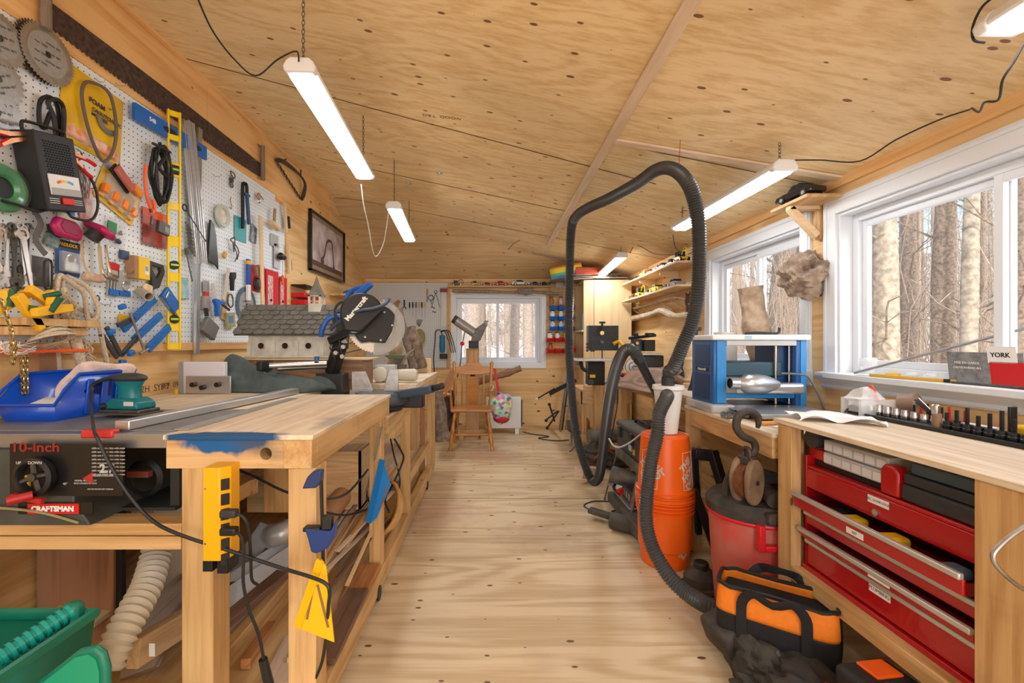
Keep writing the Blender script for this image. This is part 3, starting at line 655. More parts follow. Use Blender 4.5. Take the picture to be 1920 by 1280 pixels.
S(MB().tube([(0,0,0),(-.005,-.09,.01),(.02,-.15,.02),(.07,-.16,.02),(.075,-.05,.01),(.085,.02,0)],.007,n=4,res=5,flat=.3),'head_strap',mat('tan_strap',(.50,.38,.22),.8),'tan elastic strap hanging below the magenta filters','strap',LW(154,452,.03),ML)
# wrenches
def wrench_mb(L,s=1):
    q=MB(); q.prism([(-.0035*s,-L+.02),(.0035*s,-L+.02),(.005*s,-.02),(-.005*s,-.02)],-.002,.003)
    n=14; q.ring([(.0125*s*math.cos(2*PI*i/n),.0125*s*math.sin(2*PI*i/n)-.012) for i in range(n)],[(.0075*s*math.cos(2*PI*i/n),.0075*s*math.sin(2*PI*i/n)-.012) for i in range(n)],-.004,.005)
    y=-L; q.prism([(-.006*s,y+.025),(-.016*s,y+.012),(-.014*s,y-.006),(-.007*s,y-.01),(-.006*s,y+.003),(.005*s,y+.005),(.008*s,y-.008),(.015*s,y-.002),(.014*s,y+.014),(.006*s,y+.025)],-.003,.004); return q
wl_=[(3,.17,'shiny'),(9,.19,'shiny'),(15,.21,'shiny'),(21,.22,'dark'),(26,.23,'dark'),(31,.24,'dark'),(36,.25,'shiny'),(43,.20,'shiny'),(48,.17,'dark'),(53,.16,'dark')]
names=['leftmost','second','third','fourth','fifth','sixth','seventh','eighth','ninth','tenth']
for i,(px,L,k) in enumerate(wl_):
    o=S(wrench_mb(L,1.0+.05*i if i<7 else 1),'wrench',CHROME if k=='shiny' else DSTEEL,'%s of the row of hanging combination wrenches, %s steel'%(names[i],k),'wrench',LW(px,418+(i%3)*4,.025+.004*(i%4)),ML,'combination wrenches on the pegboard',roll=(-5,3,-3,4,0,-4,6,8,-5,-2)[i])
o=S(wrench_mb(.23,1.9),'wrench',CHROME,'big bright chrome wrench in front of the hanging wrenches','wrench',LW(40,432,.055),ML,'combination wrenches on the pegboard',roll=10)
# packages helper
def pack(x0,y0,x1,y1,label,name,cat,card,bub=None,item=None,roll=0,out=.014,txt=None,tm=None,depth=.02,header=None,group=None):
    c,w_,h_=wsz(x0,y0,x1,y1,out); t=T(name,label,cat,c,ML,group,roll=roll)
    MB().b2((-w_/2,-h_/2,-.001),(w_/2,h_/2,.001)).build('card',card,t)
    if header: MB().b2((-w_/2,h_*.28,.001),(w_/2,h_/2,.0018)).build('header',header,t)
    if bub: 
        bw,bh=w_*.40,h_*.33; MB().b2((-bw,-h_*.42,.001),(bw,-h_*.42+2*bh*.9,depth)).build('blister',bub,t,bev=.004)
    if item: item(t,w_,h_)
    if txt: text(txt,h_*.13,tm or PAPER,t,(0,h_*.38,.0025),bold=.0006,sx=min(1,w_/(h_*.13*.6*max(len(q) for q in txt.split('\n')))))
    hook(t,0,h_/2-.006); return t
def shackle(t,w,h):
    MB().tube([(-.018,-h*.15,.012),(-.018,h*.02,.012),(0,h*.10,.012),(.018,h*.02,.012),(.018,-h*.15,.012)],.005,n=8,res=4).build('shackle',CHROME,t); MB().box((0,-h*.25,.012),(.05,.04,.014)).build('lock_body',STEEL,t,bev=.004)
pack(105,452,150,516,'blue carded padlock pack below the magenta filter','padlock_pack','padlock',mat('blue_card',(.02,.09,.30),.4,noise=.4,nscale=20),CLEAR,shackle,txt='PADLOCK',tm=YEL,header=BLACK)
def brush_item(t,w,h): 
    for k in range(3): MB().cyl((-w*.28+k*w*.28,-h*.3,.006),(-w*.28+k*w*.28,h*.1,.006),.004,n=8).build('bit',STEEL,t); MB().box((-w*.28+k*w*.28,-h*.38,.006),(.015,.03,.01)).build('bit_holder',BLUEM,t)
pack(202,492,222,556,'pack of three bits with blue holders under a red header','bit_pack','package',mat('pale_card',(.55,.50,.48),.5),None,brush_item,header=RED,roll=-4)
def hoseclamp(t,w,h): 
    MB().torus((0,-h*.1,.01),.022,.003,n=20,m=6).build('hose_clamp',CHROME,t); MB().box((0,-h*.38,.004),(w*.9,h*.2,.006)).build('blue_band',BLUEM,t,bev=.001)
pack(221,508,244,556,'grey carded hose clamp pack with a blue band at the bottom','clamp_pack','package',mat('grey_card',(.45,.47,.48),.4),None,hoseclamp,txt='0-0')
def greenparts(t,w,h): MB().b2((-w*.4,-h*.1,.002),(0,h*.3,.006)).build('insert',GREEN,t); MB().ell((w*.1,-h*.3,.008),(.02,.012,.006)).build('part',mat('navy_part',(.03,.05,.12),.4),t); [MB().ell((w*.15+.004*k,-.0+.006*(k%3),.006),(.006,.006,.004),8,5).build('screw',GREY,t) for k in range(4)]
pack(196,408,236,462,'clear bag of small hardware with a green insert','hardware_bag','bag',CLEAR,None,greenparts,roll=-6)
def lights(t,w,h):
    for k in range(4):
        MB().box((-w*.36+k*w*.24,-h*.22,.018),(.03,.045,.022)).build('marker_lens',mat('amber_lens',(.90,.24,.01),.15,coat=.5),t,bev=.004)
        MB().b2((-w*.36+k*w*.24-.014,-h*.42,.002),(-w*.36+k*w*.24+.014,-h*.34,.012)).build('marker_base',YEL,t,bev=.002)
pack(185,322,262,402,'card of four amber trailer marker lights in a clear strip','marker_light_pack','package',mat('yellow_card',(.80,.52,.06),.5,noise=.2,nscale=12),CLEAR,lights,roll=-22,header=mat('grey_header',(.3,.3,.3),.5))
t=T('tail_light','long reddish trailer tail light lying over the amber light pack','light',LW(230,335,.05),ML,roll=-38)
MB().b2((-.06,-.02,0),(.06,.02,.02)).build('lens',mat('red_clear_lens',(.45,.12,.10),.15,coat=.6),t,bev=.006); MB().b2((-.065,-.026,-.012),(.065,.026,0)).build('base',BLACK,t,bev=.003)
t=T('reflector','orange reflector in clear wrap at the end of the tail light','reflector',LW(253,357,.04),ML,roll=-30); MB().b2((-.03,-.018,0),(.03,.018,.02)).build('lens',MATS['amber_lens'],t,bev=.005)
# bunches of rings, keys, wire by the tester
q=MB()
for k in range(9): q.torus((0,.0-.004*k,.01*k*.4),.028+.003*(k%3),.0016,n=16,m=5,M=rot(20+9*k,10*k,0))
S(q,'ring_bunch',mat('antique_wire',(.35,.28,.18),.5,.7),'tangled brass and wire rings hanging right of the tester','wire rings',LW(140,290,.03),ML)
q=MB(); rr=random.Random(4)
for k in range(14): q.tube([(rr.uniform(-.02,.02),.06,0),(rr.uniform(-.03,.03),0,rr.uniform(0,.03)),(rr.uniform(-.03,.03),-.08,rr.uniform(0,.02))],.002,n=5,res=3)
S(q,'spring_bunch',mat('grey_wire',(.3,.3,.3),.4,.9),'bunch of thin steel springs and keys behind the red clamp','springs',LW(150,335,.02),ML)
pack(150,350,175,415,'white card with red print hanging beneath the red clamp','small_pack','package',mat('red_print_card',(.74,.70,.66),.5,noise=.5,nscale=26,vein=(.6,.05,.06)),CLEAR)
pack(108,393,140,425,'white and blue striped card behind the magenta filter','small_pack','package',mat('cream_card',(.7,.66,.55),.5),None,header=BLUEM)
# yellow-orange angle clamps resting on the board shelf
YG=mat('golden_plastic',(.88,.48,.015),.35)
t=T('corner_clamp','golden yellow plastic corner clamps with green screws on the wall shelf','clamp',LW(42,597,.07),ML)
for (a,b,c_,rz) in ((-.06,.05,.02,35),(.03,.07,.05,-30),(.02,.03,.09,12),(-.04,.02,.06,-55)):
    M=rot(0,0,rz,(a,b,c_)); MB().prism([(-.07,-.012),(-.07,.018),(-.01,.022),(.0,.05),(.022,.05),(.03,.02),(.075,.016),(.075,-.012)],-.014,.014,M).build('jaw',YG,t,bev=.003)
    MB().cyl((-.02,.0,.012),(.02,.045,.02),.011,n=12,M=M).build('screw_knob',mat('dark_green_plastic',(.01,.10,.05),.5),t)
# wooden shelf of two boards
m=MB().b2((-.16,0,.0),(.14,.028,.14)); S(m,'wall_shelf',W_Y,'upper board of the small wall shelf under the yellow clamps','shelf',LW(60,612,.004),ML,bev=.002)
m=MB().b2((-.16,-.031,.0),(.105,.0,.125)); S(m,'wall_shelf',W_Y,'lower board of the small wall shelf under the yellow clamps','shelf',LW(60,614,.004),ML,bev=.002)
t=T('plastic_scraper','flat orange plastic scraper lying below the wall shelf boards','scraper',LW(50,655,.03),ML); MB().b2((-.2,-.012,0),(.16,.0,.09)).build('blade',mat('orange_red_plastic',(.85,.10,.01),.4),t,bev=.002)
for k,(px,w_) in enumerate(((72,.06),(84,.03))):
    pass
m=MB().b2((-.05,-.19,0),(.03,0,.045)); S(m,'wood_block',mat('brown_stick',(.42,.24,.13),.7,noise=.2,nscale=12),'reddish brown stick standing behind the ropes at the bench','wood stick',LW(76,660,.006),ML)
# ropes
def rope(label,pts,r=.009,px=0,py=0,name='rope',m=ROPE,extra=()):
    q=MB().tube(pts,r,n=8,res=6)
    for e in extra: q.tube(e,r,n=8,res=6)
    return S(q,name,m,label,'rope')
W=lambda px,py,o=.05: LW(px,py,o)
rope('thick white rope draped in a tall loop below the padlock pack',[W(112,700),W(108,640),W(106,570),W(107,530),W(113,516),W(122,522),W(140,534),W(158,552),W(163,590),W(168,600,.06),W(180,597,.07),W(184,580,.07),W(176,556,.06),W(160,535,.05),W(125,518,.05)],.010)
rope('thick white rope hanging straight down to the blue bin',[W(118,522,.04),W(122,560,.04),W(170,590,.03),W(185,605,.06),W(192,640,.07),W(200,680,.07),W(198,706,.07)],.010)
q=MB().tube([W(120,540,.06),W(124,575,.07),W(130,610,.08),W(145,650,.09),W(152,680,.09),W(165,690,.09)],lambda t:.012+.008*math.sin(t*3),n=8,res=6)
rr=random.Random(8)
for k in range(170):
    t_=rr.random(); b=W(120+45*t_,545+145*t_,.08)+V(0,rr.uniform(-.02,.02),0); q.tube([b,b+V(rr.uniform(-.02,.03),rr.uniform(-.02,.02),-.02),b+V(rr.uniform(-.02,.04),rr.uniform(-.03,.03),-.045)],.0018,n=4,res=2)
S(q,'frayed_rope',ROPE,'frayed fuzzy end of white rope hanging over the wooden wall','rope')
q=MB()
for k in range(12): 
    a=k*.5; q.torus((0,0,0),.06+.003*(k%4),.0035,n=26,m=6,M=Matrix.Translation(W(88+.9*k,636,.08+.006*k))@rot(0,0,0)@Euler((0,R(-62+4*k),0)).to_matrix().to_4x4())
S(q,'cord_coil',ROPE,'coil of thin white cord hung from the lower shelf board','cord coil')
q=MB(); rr=random.Random(5)
for k in range(16): q.tube([W(8+rr.uniform(-10,30),640,.1),W(8+rr.uniform(-8,36),655+rr.uniform(-8,8),.12),W(20+rr.uniform(-8,50),640+rr.uniform(0,24),.12)],.002,n=4,res=5)
S(q,'string_tangle',mat('white_string',(.78,.72,.68),.8),'messy tangle of thin white string under the wall shelf','string')
GOLDC=mat('brass_chain',(.45,.33,.14),.35,1)
q=chain_mb(W(2,560,.16),W(22,620,.16),.02,.003); chain_mb(W(22,620,.16),W(24,682,.16),.02,.003,q); chain_mb(W(24,682,.16),W(29,640,.15),.02,.003,q); S(q,'chain',GOLDC,'short brass chain draped over the front of the wall shelf','chain')
q=chain_mb(W(40,655,.10),W(43,738,.10),.02,.0028); chain_mb(W(49,655,.10),W(50,738,.10),.02,.0028,q); S(q,'chain',GOLDC,'brass chain hanging in two strands beneath the wall shelf','chain')
q=MB()
for k in range(5): q.tube([W(92+5*k,540+8*k,.02),W(94+5*k,585+4*k,.03),W(96+6*k,610+3*k,.03)],.008,n=6,res=3,flat=.5)
S(q,'tool_cluster',DSTEEL,'dark steel tools hanging behind the loops of white rope','tools',(0,0,0))
t=T('strap_hinge','worn steel gate hinge with a screw plate on the pegboard','hinge',LW(74,508,.02),ML); MB().b2((-.045,-.06,0),(.03,.055,.012)).build('plate',DSTEEL,t,bev=.002); MB().cyl((-.05,-.06,.01),(-.05,.055,.01),.008,n=12).build('barrel',STEEL,t)
loops('d_ring','black oval steel ring hanging beside the hinge','ring',[(-.012,.05,0),(.012,.055,0),(.016,0,0),(.012,-.055,0),(-.012,-.05,0),(-.016,0,0)],.004,BLACK,90,515,.06)
# brass pull handles & yellow box, saw, pipe
q=MB().tube([(-.01,.09,0),(-.012,0,.01),(.0,-.045,.02),(.03,-.05,.02),(.06,-.055,.02)],.007,n=8,res=5); S(q,'bent_rod',mat('nickel',(.55,.47,.36),.25,1),'bent nickel coloured rod hanging left of the yellow box','rod',LW(190,500,.03),ML)
q=MB().tube([(.0,.09,0),(.002,0,.01),(.01,-.04,.02),(.045,-.05,.02)],.006,n=8,res=5); S(q,'bent_rod',MATS['nickel'],'second bent nickel rod just right of the first','rod',LW(198,496,.03),ML)
q=MB().b2((-.05,-.015,0),(.04,.02,.03)); S(q,'paint_brush',mat('red_bristle_mix',(.42,.18,.12),.8,noise=.5,nscale=30,vein=(.6,.5,.36)),'short brush with pale and reddish bristles under the magenta filter','brush',LW(170,522,.04),ML,bev=.008)
t=T('yellow_box','yellow cardboard box with white barcode label on the pegboard','box',LW(253,503,.012),ML); MB().b2((-.035,-.055,0),(.035,.055,.05)).build('carton',mat('yellow_carton',(.86,.56,.01),.45),t,bev=.002); MB().b2((.0,-.03,.05),(.026,.015,.0512)).build('barcode',PAPER,t)
q=MB(); [q.b2((.002+.0035*k,-.012,.0512),(.0035+.0035*k,.012,.0515)) for k in range(6)]; q.build('bars',BLACK,t); MB().b2((-.06,-.055,0),(-.037,.055,.045)).build('wood_end',MATS['brown_stick'],t)
t=T('hand_saw','handsaw handle of dark metal and wood behind the yellow level','saw',LW(288,515,.03),ML,roll=-10)
o=[(-.06,.06),(.05,.07),(.065,.03),(.04,-.06),(.0,-.08),(-.02,-.03),(-.055,.02)]; i_=[(-.03,.04),(.03,.048),(.04,.028),(.022,-.01),(.004,-.02),(.0,0),(-.025,.025)]
MB().ring(o,i_,-.01,.01).build('handle',DGREY,t,bev=.003); MB().b2((-.06,-.13,-.008),(.0,-.06,.012)).build('wooden_grip',BEECH,t,bev=.01)
t=T('pipe_offcut','short grey plastic pipe offcut facing outwards','pipe',LW(262,546,.02),ML,roll=0); n=20; c_=[(math.cos(2*PI*i/n),math.sin(2*PI*i/n)) for i in range(n)]
MB().ring([(x*.022,y*.022) for x,y in c_],[(x*.018,y*.018) for x,y in c_],0,.1,rot(18,-30,0)).build('pipe',mat('grey_pvc',(.42,.38,.33),.5),t)
# blue three arm jig
BJ=wood('blue_painted_wood',(.02,.17,.55),(.01,.10,.38),'x',grain=2,rings=.2,rough=.4)
t=T('pocket_jig','bright blue wooden hinged jig with three slanted boards','jig',LW(300,570,.03),ML,roll=0)
for (px,py,qx,qy,wd) in ((290,560,230,618,.036),(302,590,250,638,.036),(318,612,277,655,.04)):
    a=LW(px,py,.05)-LW(300,570,.03); b=LW(qx,qy,.05)-LW(300,570,.03); a=V(a.y,a.z,a.x); b=V(b.y,b.z,b.x)
    MB().beam(a,b,.012,wd,up=V(0,0,1) if False else V(0,0,1)).build('arm',BJ,t,bev=.002) if False else MB().add(*(lambda q:(q.v,q.f))(MB().box((0,0,0),((b-a).length,wd,.014),rot(0,0,math.degrees(math.atan2(b.y-a.y,b.x-a.x)),tuple((a+b)/2))))).build('arm',BJ,t,bev=.002)
MB().box((.0,.03,.04),(.13,.07,.02),rot(0,0,-42)).build('base_block',BJ,t,bev=.004); MB().box((.02,.0,.035),(.16,.012,.02),rot(0,0,-40)).build('hinge',STEEL,t); MB().box((-.035,.035,.052),(.012,.045,.004),rot(0,0,-30)).build('latch',CHROME,t,bev=.002)
# yellow level, turned a little towards the bench
t=T('spirit_level','long yellow spirit level hanging upright at the centre of the pegboard','level',PX(326,655,XL+.06),ML)
MT=rot(0,-40,0); z0=0; H=1.30; A=.032; fr=.010
q=MB(); q.b2((-A,0,-.012),(-A+fr,H,.012)); q.b2((A-fr,0,-.012),(A,H,.012))
cuts=[0,.12,.2,.36,.42,.52,.62,.78,.86,.98,1.04,1.16,1.22,H]; 
for a,b in ((0,.035),(.10,.22),(.37,.42),(.56,.62),(.76,.80),(.94,1.02),(1.14,1.17),(1.27,H)): q.b2((-A,a,-.006),(A,b,.006))
q2=MB(); q2.add(q.v,q.f,MT); q2.build('rail',mat('level_yellow',(.88,.62,.01),.35),t,bev=.002)
for y in (.46,.165): MB().cyl((0,y,-.012),(0,y,.012),.024,n=20,M=MT).build('vial_hub',BLACK,t)
MB().box((0,.98,0),(.05,.05,.026),MT).build('vial_hub',BLACK,t,bev=.006)
MB().cyl((-.018,.98,.014),(.018,.98,.014),.006,n=10,M=MT).build('vial',mat('lime_vial',(.45,.75,.05),.1),t); MB().cyl((-.018,.165,.014),(.018,.165,.014),.006,n=10,M=MT@rot(0,0,45,(0,.0,0)) if False else MT).build('vial',MATS['lime_vial'],t); MB().cyl((-.018,.46,.014),(.018,.46,.014),.006,n=10,M=MT).build('vial',MATS['lime_vial'],t)
# blue level horizontally on top
t=T('spirit_level','short blue spirit level hung sideways at the top of the pegboard','level',LW(247,207,.03),ML,roll=2)
o=[(0,-.035),(.56,-.035),(.56,.035),(0,.035)]
MB().b2((0,-.04,0),(.56,.04,.02)).build('rail',BLUEM,t,bev=.002); [MB().ell((x,0,.0205),(.055,.018,.002),16,6).build('slot',mat('slot_shadow',(.03,.03,.04),.9),t) for x in (.24,.45)]; text('548',.03,PAPER,t,(.11,0,.0212),bold=.001)
# aluminium rails
def rail(px0,py0,px1,py1,w_,label,out=.04,m=ALU):
    a=LW(px0,py0,out); b=LW(px1,py1,out); q=MB(); q.beam(a,b,w_,.006,up=V(1,0,0)); q.beam(a+V(.006,-w_*.42,0),b+V(.006,-w_*.42,0),.005,.014,up=V(1,0,0)); q.beam(a+V(.006,w_*.42,0),b+V(.006,w_*.42,0),.005,.014,up=V(1,0,0)); q.beam(a+V(.006,0,0),b+V(.006,0,0),.004,.012,up=V(1,0,0))
    return S(q,'metal_rail',m,label,'metal rail',bev=.0)
rail(346,226,370,494,.05,'left one of two wide ribbed aluminium rails beside the yellow level')
rail(356,228,381,494,.05,'right one of two wide ribbed aluminium rails beside the yellow level',.05)
rail(372,240,367,664,.035,'thin aluminium angle reaching below the pegboard',.03)
# cables & orange pliers
q=MB()
for k in range(7):
    rr=random.Random(k); pts=[]
    for a in range(8): 
        th=2*PI*a/8; pts.append((.055*math.cos(th)+rr.uniform(-.015,.015),.14*math.sin(th)+rr.uniform(-.02,.02)-.05,.02+.006*k))
    q.tube(pts,.0055,n=6,closed=True,res=4)
q.tube([(0,.12,.03),(.01,.05,.05),(-.03,-.02,.05),(.04,-.05,.05),(.06,-.02,.05)],.009,n=6,res=4); q.tube([(-.06,.09,.04),(.0,.08,.07),(.05,.09,.05),(.0,.1,.03)],.007,n=6,closed=True,res=4)
S(q,'booster_cable',CABLE,'thick bundle of black booster cables left of the yellow level','cable',LW(288,310,.02),ML)
t=T('cable_clamp','orange handled booster cable clamp hanging with the black cables','clamp',LW(282,380,.06),ML); MB().tube([(-.03,.18,0),(-.035,.10,0),(-.02,.02,0),(.01,-.04,0)],.008,n=8,res=4).build('grip',mat('orange_grip',(.85,.12,.02),.4),t); MB().tube([(.02,.02,0),(.028,-.03,0),(.0,-.06,0)],.009,n=6,res=3).build('grip',MATS['orange_grip'],t); MB().tube([(.0,-.03,0),(.012,-.07,0),(.006,-.11,0)],.008,n=6,res=3).build('jaw',DSTEEL,t)
pack(268,395,312,462,'red and orange carded package beside the yellow level','tool_pack','package',mat('red_card',(.55,.05,.02),.4,noise=.4,nscale=14,vein=(.04,.04,.05)),None,out=.02,header=mat('redorange',(.8,.10,.02),.4))
t=T('measuring_gauge','small dark metal angle gauge lying over the red package','gauge',LW(302,428,.06),ML,roll=-6); MB().b2((-.04,-.03,0),(.04,.03,.02)).build('body',DSTEEL,t,bev=.003); MB().b2((.0,-.018,.02),(.03,.012,.022)).build('window',GREY,t)
q=MB(); 
for k in range(8): q.cyl((-.01+.004*k,.05-.02*k,.01),(.02+.004*k,.0-.02*k,.03),.004,n=6)
S(q,'drill_bit_bunch',DSTEEL,'dark steel drill fittings seen between the level and the rails','drill bits',LW(346,432,.02),ML)
q=MB().tube([(0,0,0),(.02,-.15,.02)],.004,n=6,res=1); q.cyl((0,0,0),(-.005,.04,0),.01,n=8); S(q,'screwdriver',DSTEEL,'long dark screwdriver hanging behind the aluminium rails','screwdriver',LW(350,478,.03),ML)
t=T('screwdriver','long thin screwdriver lying slanted across the aluminium rails','screwdriver',LW(350,395,.07),ML,roll=-38); MB().cyl((0,0,0),(.22,0,0),.003,n=8).build('shaft',DSTEEL,t); MB().torus((-.02,0,0),.018,.004,n=16,m=6).build('ring_handle',BLACK,t)
t=T('screwdriver','red handled screwdriver hanging right of the aluminium rails','screwdriver',LW(377,400,.03),ML); MB().lathe([(0,0),(.008,.005),(.010,.05),(.007,.1),(.009,.11),(.0,.12)],12,M=rot(-90,0,0,(0,-.03,0))@rot(0,0,0)).build('handle',mat('red_handle',(.55,.03,.05),.3),t); MB().cyl((0,-.03,0),(0,-.16,0),.003,n=6).build('shaft',STEEL,t)
# small tools on the lower right of the long board
t=T('bar_clamp','pair of steel bar clamps with blue pads leaning at the bottom of the pegboard','clamp',LW(212,630,.05),ML)
for (a,b,w_) in (((-.09,.01),(.0,-.10),.02),((-.06,.04),(.02,-.09),.02),((.0,.05),(.10,.09),.022),((.12,-.0),(.02,-.09),.02)): 
    M=rot(0,0,math.degrees(math.atan2(b[1]-a[1],b[0]-a[0])),((a[0]+b[0])/2,(a[1]+b[1])/2,.02)); MB().box((0,0,0),(math.hypot(b[0]-a[0],b[1]-a[1]),w_,.012),M).build('arm',mat('gunmetal',(.09,.09,.10),.4,.7),t,bev=.002)
MB().cyl((.06,.11,.03),(.15,-.07,.03),.006,n=10).build('screw',STEEL,t); MB().cyl((.12,-.085,.03),(.175,-.06,.03),.006,n=8).build('t_handle',STEEL,t)
for p in ((-.045,.035,.035),(.055,.125,.035),(.03,-.095,.035)): MB().box(p,(.035,.024,.02),rot(0,0,20)).build('pad',BLUEM,t,bev=.005)
t=T('holster','dark leather tool holster hanging under the bar clamps','holster',LW(218,700,.03),ML); MB().b2((-.025,-.11,0),(.03,.05,.03)).build('pouch',mat('brown_leather',(.06,.035,.025),.5),t,bev=.01); [MB().cyl((-.01+.008*k,.05,.02),(-.018+.012*k,-.02,.045),.003,n=6).build('nail_punch',STEEL,t) for k in range(5)]; MB().box((0,.05,.03),(.03,.03,.02)).build('cap',BLUEM,t,bev=.005)
S(MB().prism([(0,-.02),(.07,-.02),(.09,.02),(-.0,.03)],0,.01),'speed_square',YEL,'small yellow plate peeking out behind the blue jig','plate',LW(222,600,.014),ML)
# right part of the pegboard
def cyl_thing(name,label,cat,px,py,prof,m,out=.02,roll=0,Mx=None): return S(MB().lathe(prof,28),name,m,label,cat,LW(px,py,out),ML,roll=roll)
q=MB(); q.torus((0,.02,0),.012,.0025,n=14,m=6); q.torus((0,-.03,0),.018,.004,n=16,m=6); 
for a in range(4): q.cyl((0,-.03,0),(.018*math.cos(a*PI/2),-.03+.018*math.sin(a*PI/2),0),.002,n=5)
q.b2((-.014,-.01,-.008),(.014,.015,.008)); q.tube([(-.01,.06,0),(.02,.05,.01),(.02,.02,.01),(-.015,.03,.01)],.004,n=5,closed=True,res=3)
S(q,'pulley',DSTEEL,'small dark pulley and hook high on the pegboard','pulley',LW(434,338,.02),ML)
q=MB().tube([(0,.03,0),(-.01,0,0),(.01,-.02,0),(.005,-.045,0),(-.015,-.04,0)],.003,n=6,res=5); S(q,'wire_hook',mat('copper_wire',(.45,.28,.16),.4,.8),'bent copper coloured hook under the small pulley','hook',LW(433,378,.02),ML)
t=T('tape_roll','round roll of clear packing tape with a label on the pegboard','tape',LW(414,405,.02),ML); MB().lathe([(.048,0),(.07,.0),(.074,.012),(.07,.024),(.048,.024),(.048,0)],36).build('tape',mat('greenish_tape',(.55,.60,.52),.15,coat=.5),t); MB().lathe([(0,.006),(.05,.008),(.05,.012),(.0,.012)],30).build('label',mat('tape_label',(.70,.72,.68),.4,noise=.25,nscale=40,vein=(.6,.35,.25)),t)
t=T('strap_wrench','black strap wrench hanging as a tall narrow loop','strap wrench',LW(458,385,.03),ML); MB().tube([(-.02,-.17,0),(-.02,.02,0),(-.02,.14,0),(.0,.165,0),(.03,.15,0),(.035,.08,0)],.013,n=4,res=4,flat=.35,up=(1,0,0)).build('strap',BLACK,t); MB().b2((.015,-.13,0),(.04,.08,.02),rot(0,0,8)).build('handle',mat('denim_blue',(.03,.09,.24),.5),t,bev=.005); MB().box((.015,.08,.01),(.06,.02,.022)).build('head',mat('denim_blue',(.03,.09,.24),.5),t,bev=.004)
pack(440,408,462,452,'teal carded pack behind the black strap wrench','small_pack','package',mat('teal_card',(.01,.33,.36),.4),None)
q=MB().prism([(-.03,.14),(.01,.12),(.03,.05),(.05,-.10),(.055,-.16),(.03,-.14),(-.06,-.12),(-.05,-.09),(-.04,.02)],0,.012); S(q,'holster',mat('black_leather',(.015,.014,.016),.35),'black pointed leather sheath beside the aluminium rails','sheath',LW(397,455,.02),ML,roll=0,bev=.003)
q=MB().tube([(-.03,.04,0),(0,.06,.01),(.02,.03,0),(.01,-.03,0),(-.01,-.03,.01),(-.02,.02,.01)],.004,n=6,closed=True,res=5); q.tube([(.0,.02,.0),(.03,-.05,.01),(.02,-.1,.0)],.004,n=6,res=5); q.tube([(.01,.03,.0),(.05,-.02,.01),(.05,-.08,.0)],.004,n=6,res=5)
S(q,'extension_cord',mat('brown_cord',(.10,.08,.07),.6),'brown extension cord coiled on a peg in the middle of the right half','cord',LW(437,462,.03),ML)
S(MB().b2((-.014,-.02,0),(.014,.02,.02),rot(0,0,-30)),'plug',mat('amber_plastic',(.65,.35,.06),.4),'amber plug of the brown extension cord','plug',LW(418,478,.03),ML,bev=.004)
# tube of blue and yellow saw blades
t=T('blade_tube','long blue tube with yellow cap and white label','tube',LW(463,522,.02),ML); MB().b2((-.018,-.16,0),(.018,.14,.02)).build('body',mat('royal_blue_print',(.02,.08,.42),.3),t,bev=.004); MB().b2((-.0185,.10,-.0005),(.0185,.13,.0215)).build('cap',YEL,t,bev=.004); MB().b2((-.0185,-.16,-.0005),(.0185,-.045,.0212)).build('label',PAPER,t,bev=.004)
# wooden sticks and brushes
S(MB().b2((-.022,-.50,0),(.022,.20,.012)),'wood_stick',BEECH,'long plain wooden straightedge hanging near the right end of the pegboard','straightedge',LW(488,455,.045),ML,roll=3,bev=.002)
t=T('bench_brush','wide wooden bench brush without bristles showing, hung by its handle','brush',LW(510,418,.03),ML,roll=-6); MB().prism([(-.06,0),(.07,-.02),(.07,-.045),(-.055,-.03)],0,.045).build('head',BEECH,t,bev=.004); MB().b2((-.014,-.0,.01),(.014,.12,.025)).build('handle',MATS['brown_stick'],t,bev=.004)
t=T('bench_brush','wooden brush with dark bristles at the right edge of the pegboard','brush',LW(533,405,.03),ML,roll=10); MB().b2((-.014,-.14,.0),(.014,.11,.02)).build('handle',BEECH,t,bev=.004); MB().b2((.01,-.10,.0),(.04,-.0,.03)).build('bristles',mat('dark_bristles',(.05,.04,.035),1,noise=.5,nscale=90),t)
t=T('wire_brush','long handled wire brush hanging beside the red packages','brush',LW(540,480,.03),ML,roll=8); MB().b2((-.012,-.15,.0),(.012,.10,.018)).build('handle',BEECH,t,bev=.004); q=MB(); [q.cyl((.012,-.03-.006*k,.01),(.045,-.035-.006*k,.012),.0012,n=4) for k in range(16)]; q.build('bristles',mat('dark_bristles',(.05,.04,.035),1),t)
t=T('chuck_pack','black tool in a large clear blister near the wooden straightedge','package',LW(519,478,.02),ML); MB().b2((-.05,-.11,0),(.05,.09,.002)).build('card',mat('pale_grey_card',(.55,.56,.58),.4),t); MB().ell((0,-.01,.03),(.035,.032,.03)).build('chuck',BLACK,t); MB().ell((.045,-.015,.04),(.018,.02,.02)).build('knob',DGREY,t); MB().ell((0,.03,.01),(.045,.06,.025)).build('blister',CLEAR,t)
pack(472,500,500,548,'small red and white pack partly behind the wooden straightedge','small_pack','package',mat('red_white_card',(.55,.03,.04),.4,noise=.3,nscale=20),None)
def redtxt(t,w,h):
    MB().b2((-w*.36,-h*.45,.001),(w*.05,h*.35,.002)).build('panel',mat('white_print_card',(.70,.66,.66),.5,noise=.25,nscale=40,vein=(.5,.1,.1)),t); MB().ell((-w*.15,-h*.3,.008),(.01,.012,.006),8,5).build('fitting',BLACK,t)
pack(499,507,522,577,'left red carded blade pack at the right end of the pegboard','blade_pack','package',mat('red_card2',(.6,.02,.03),.4),None,redtxt,out=.02)
pack(524,520,538,577,'narrow red carded pack at the very right end of the pegboard','blade_pack','package',MATS['red_card2'],None,redtxt,out=.02)
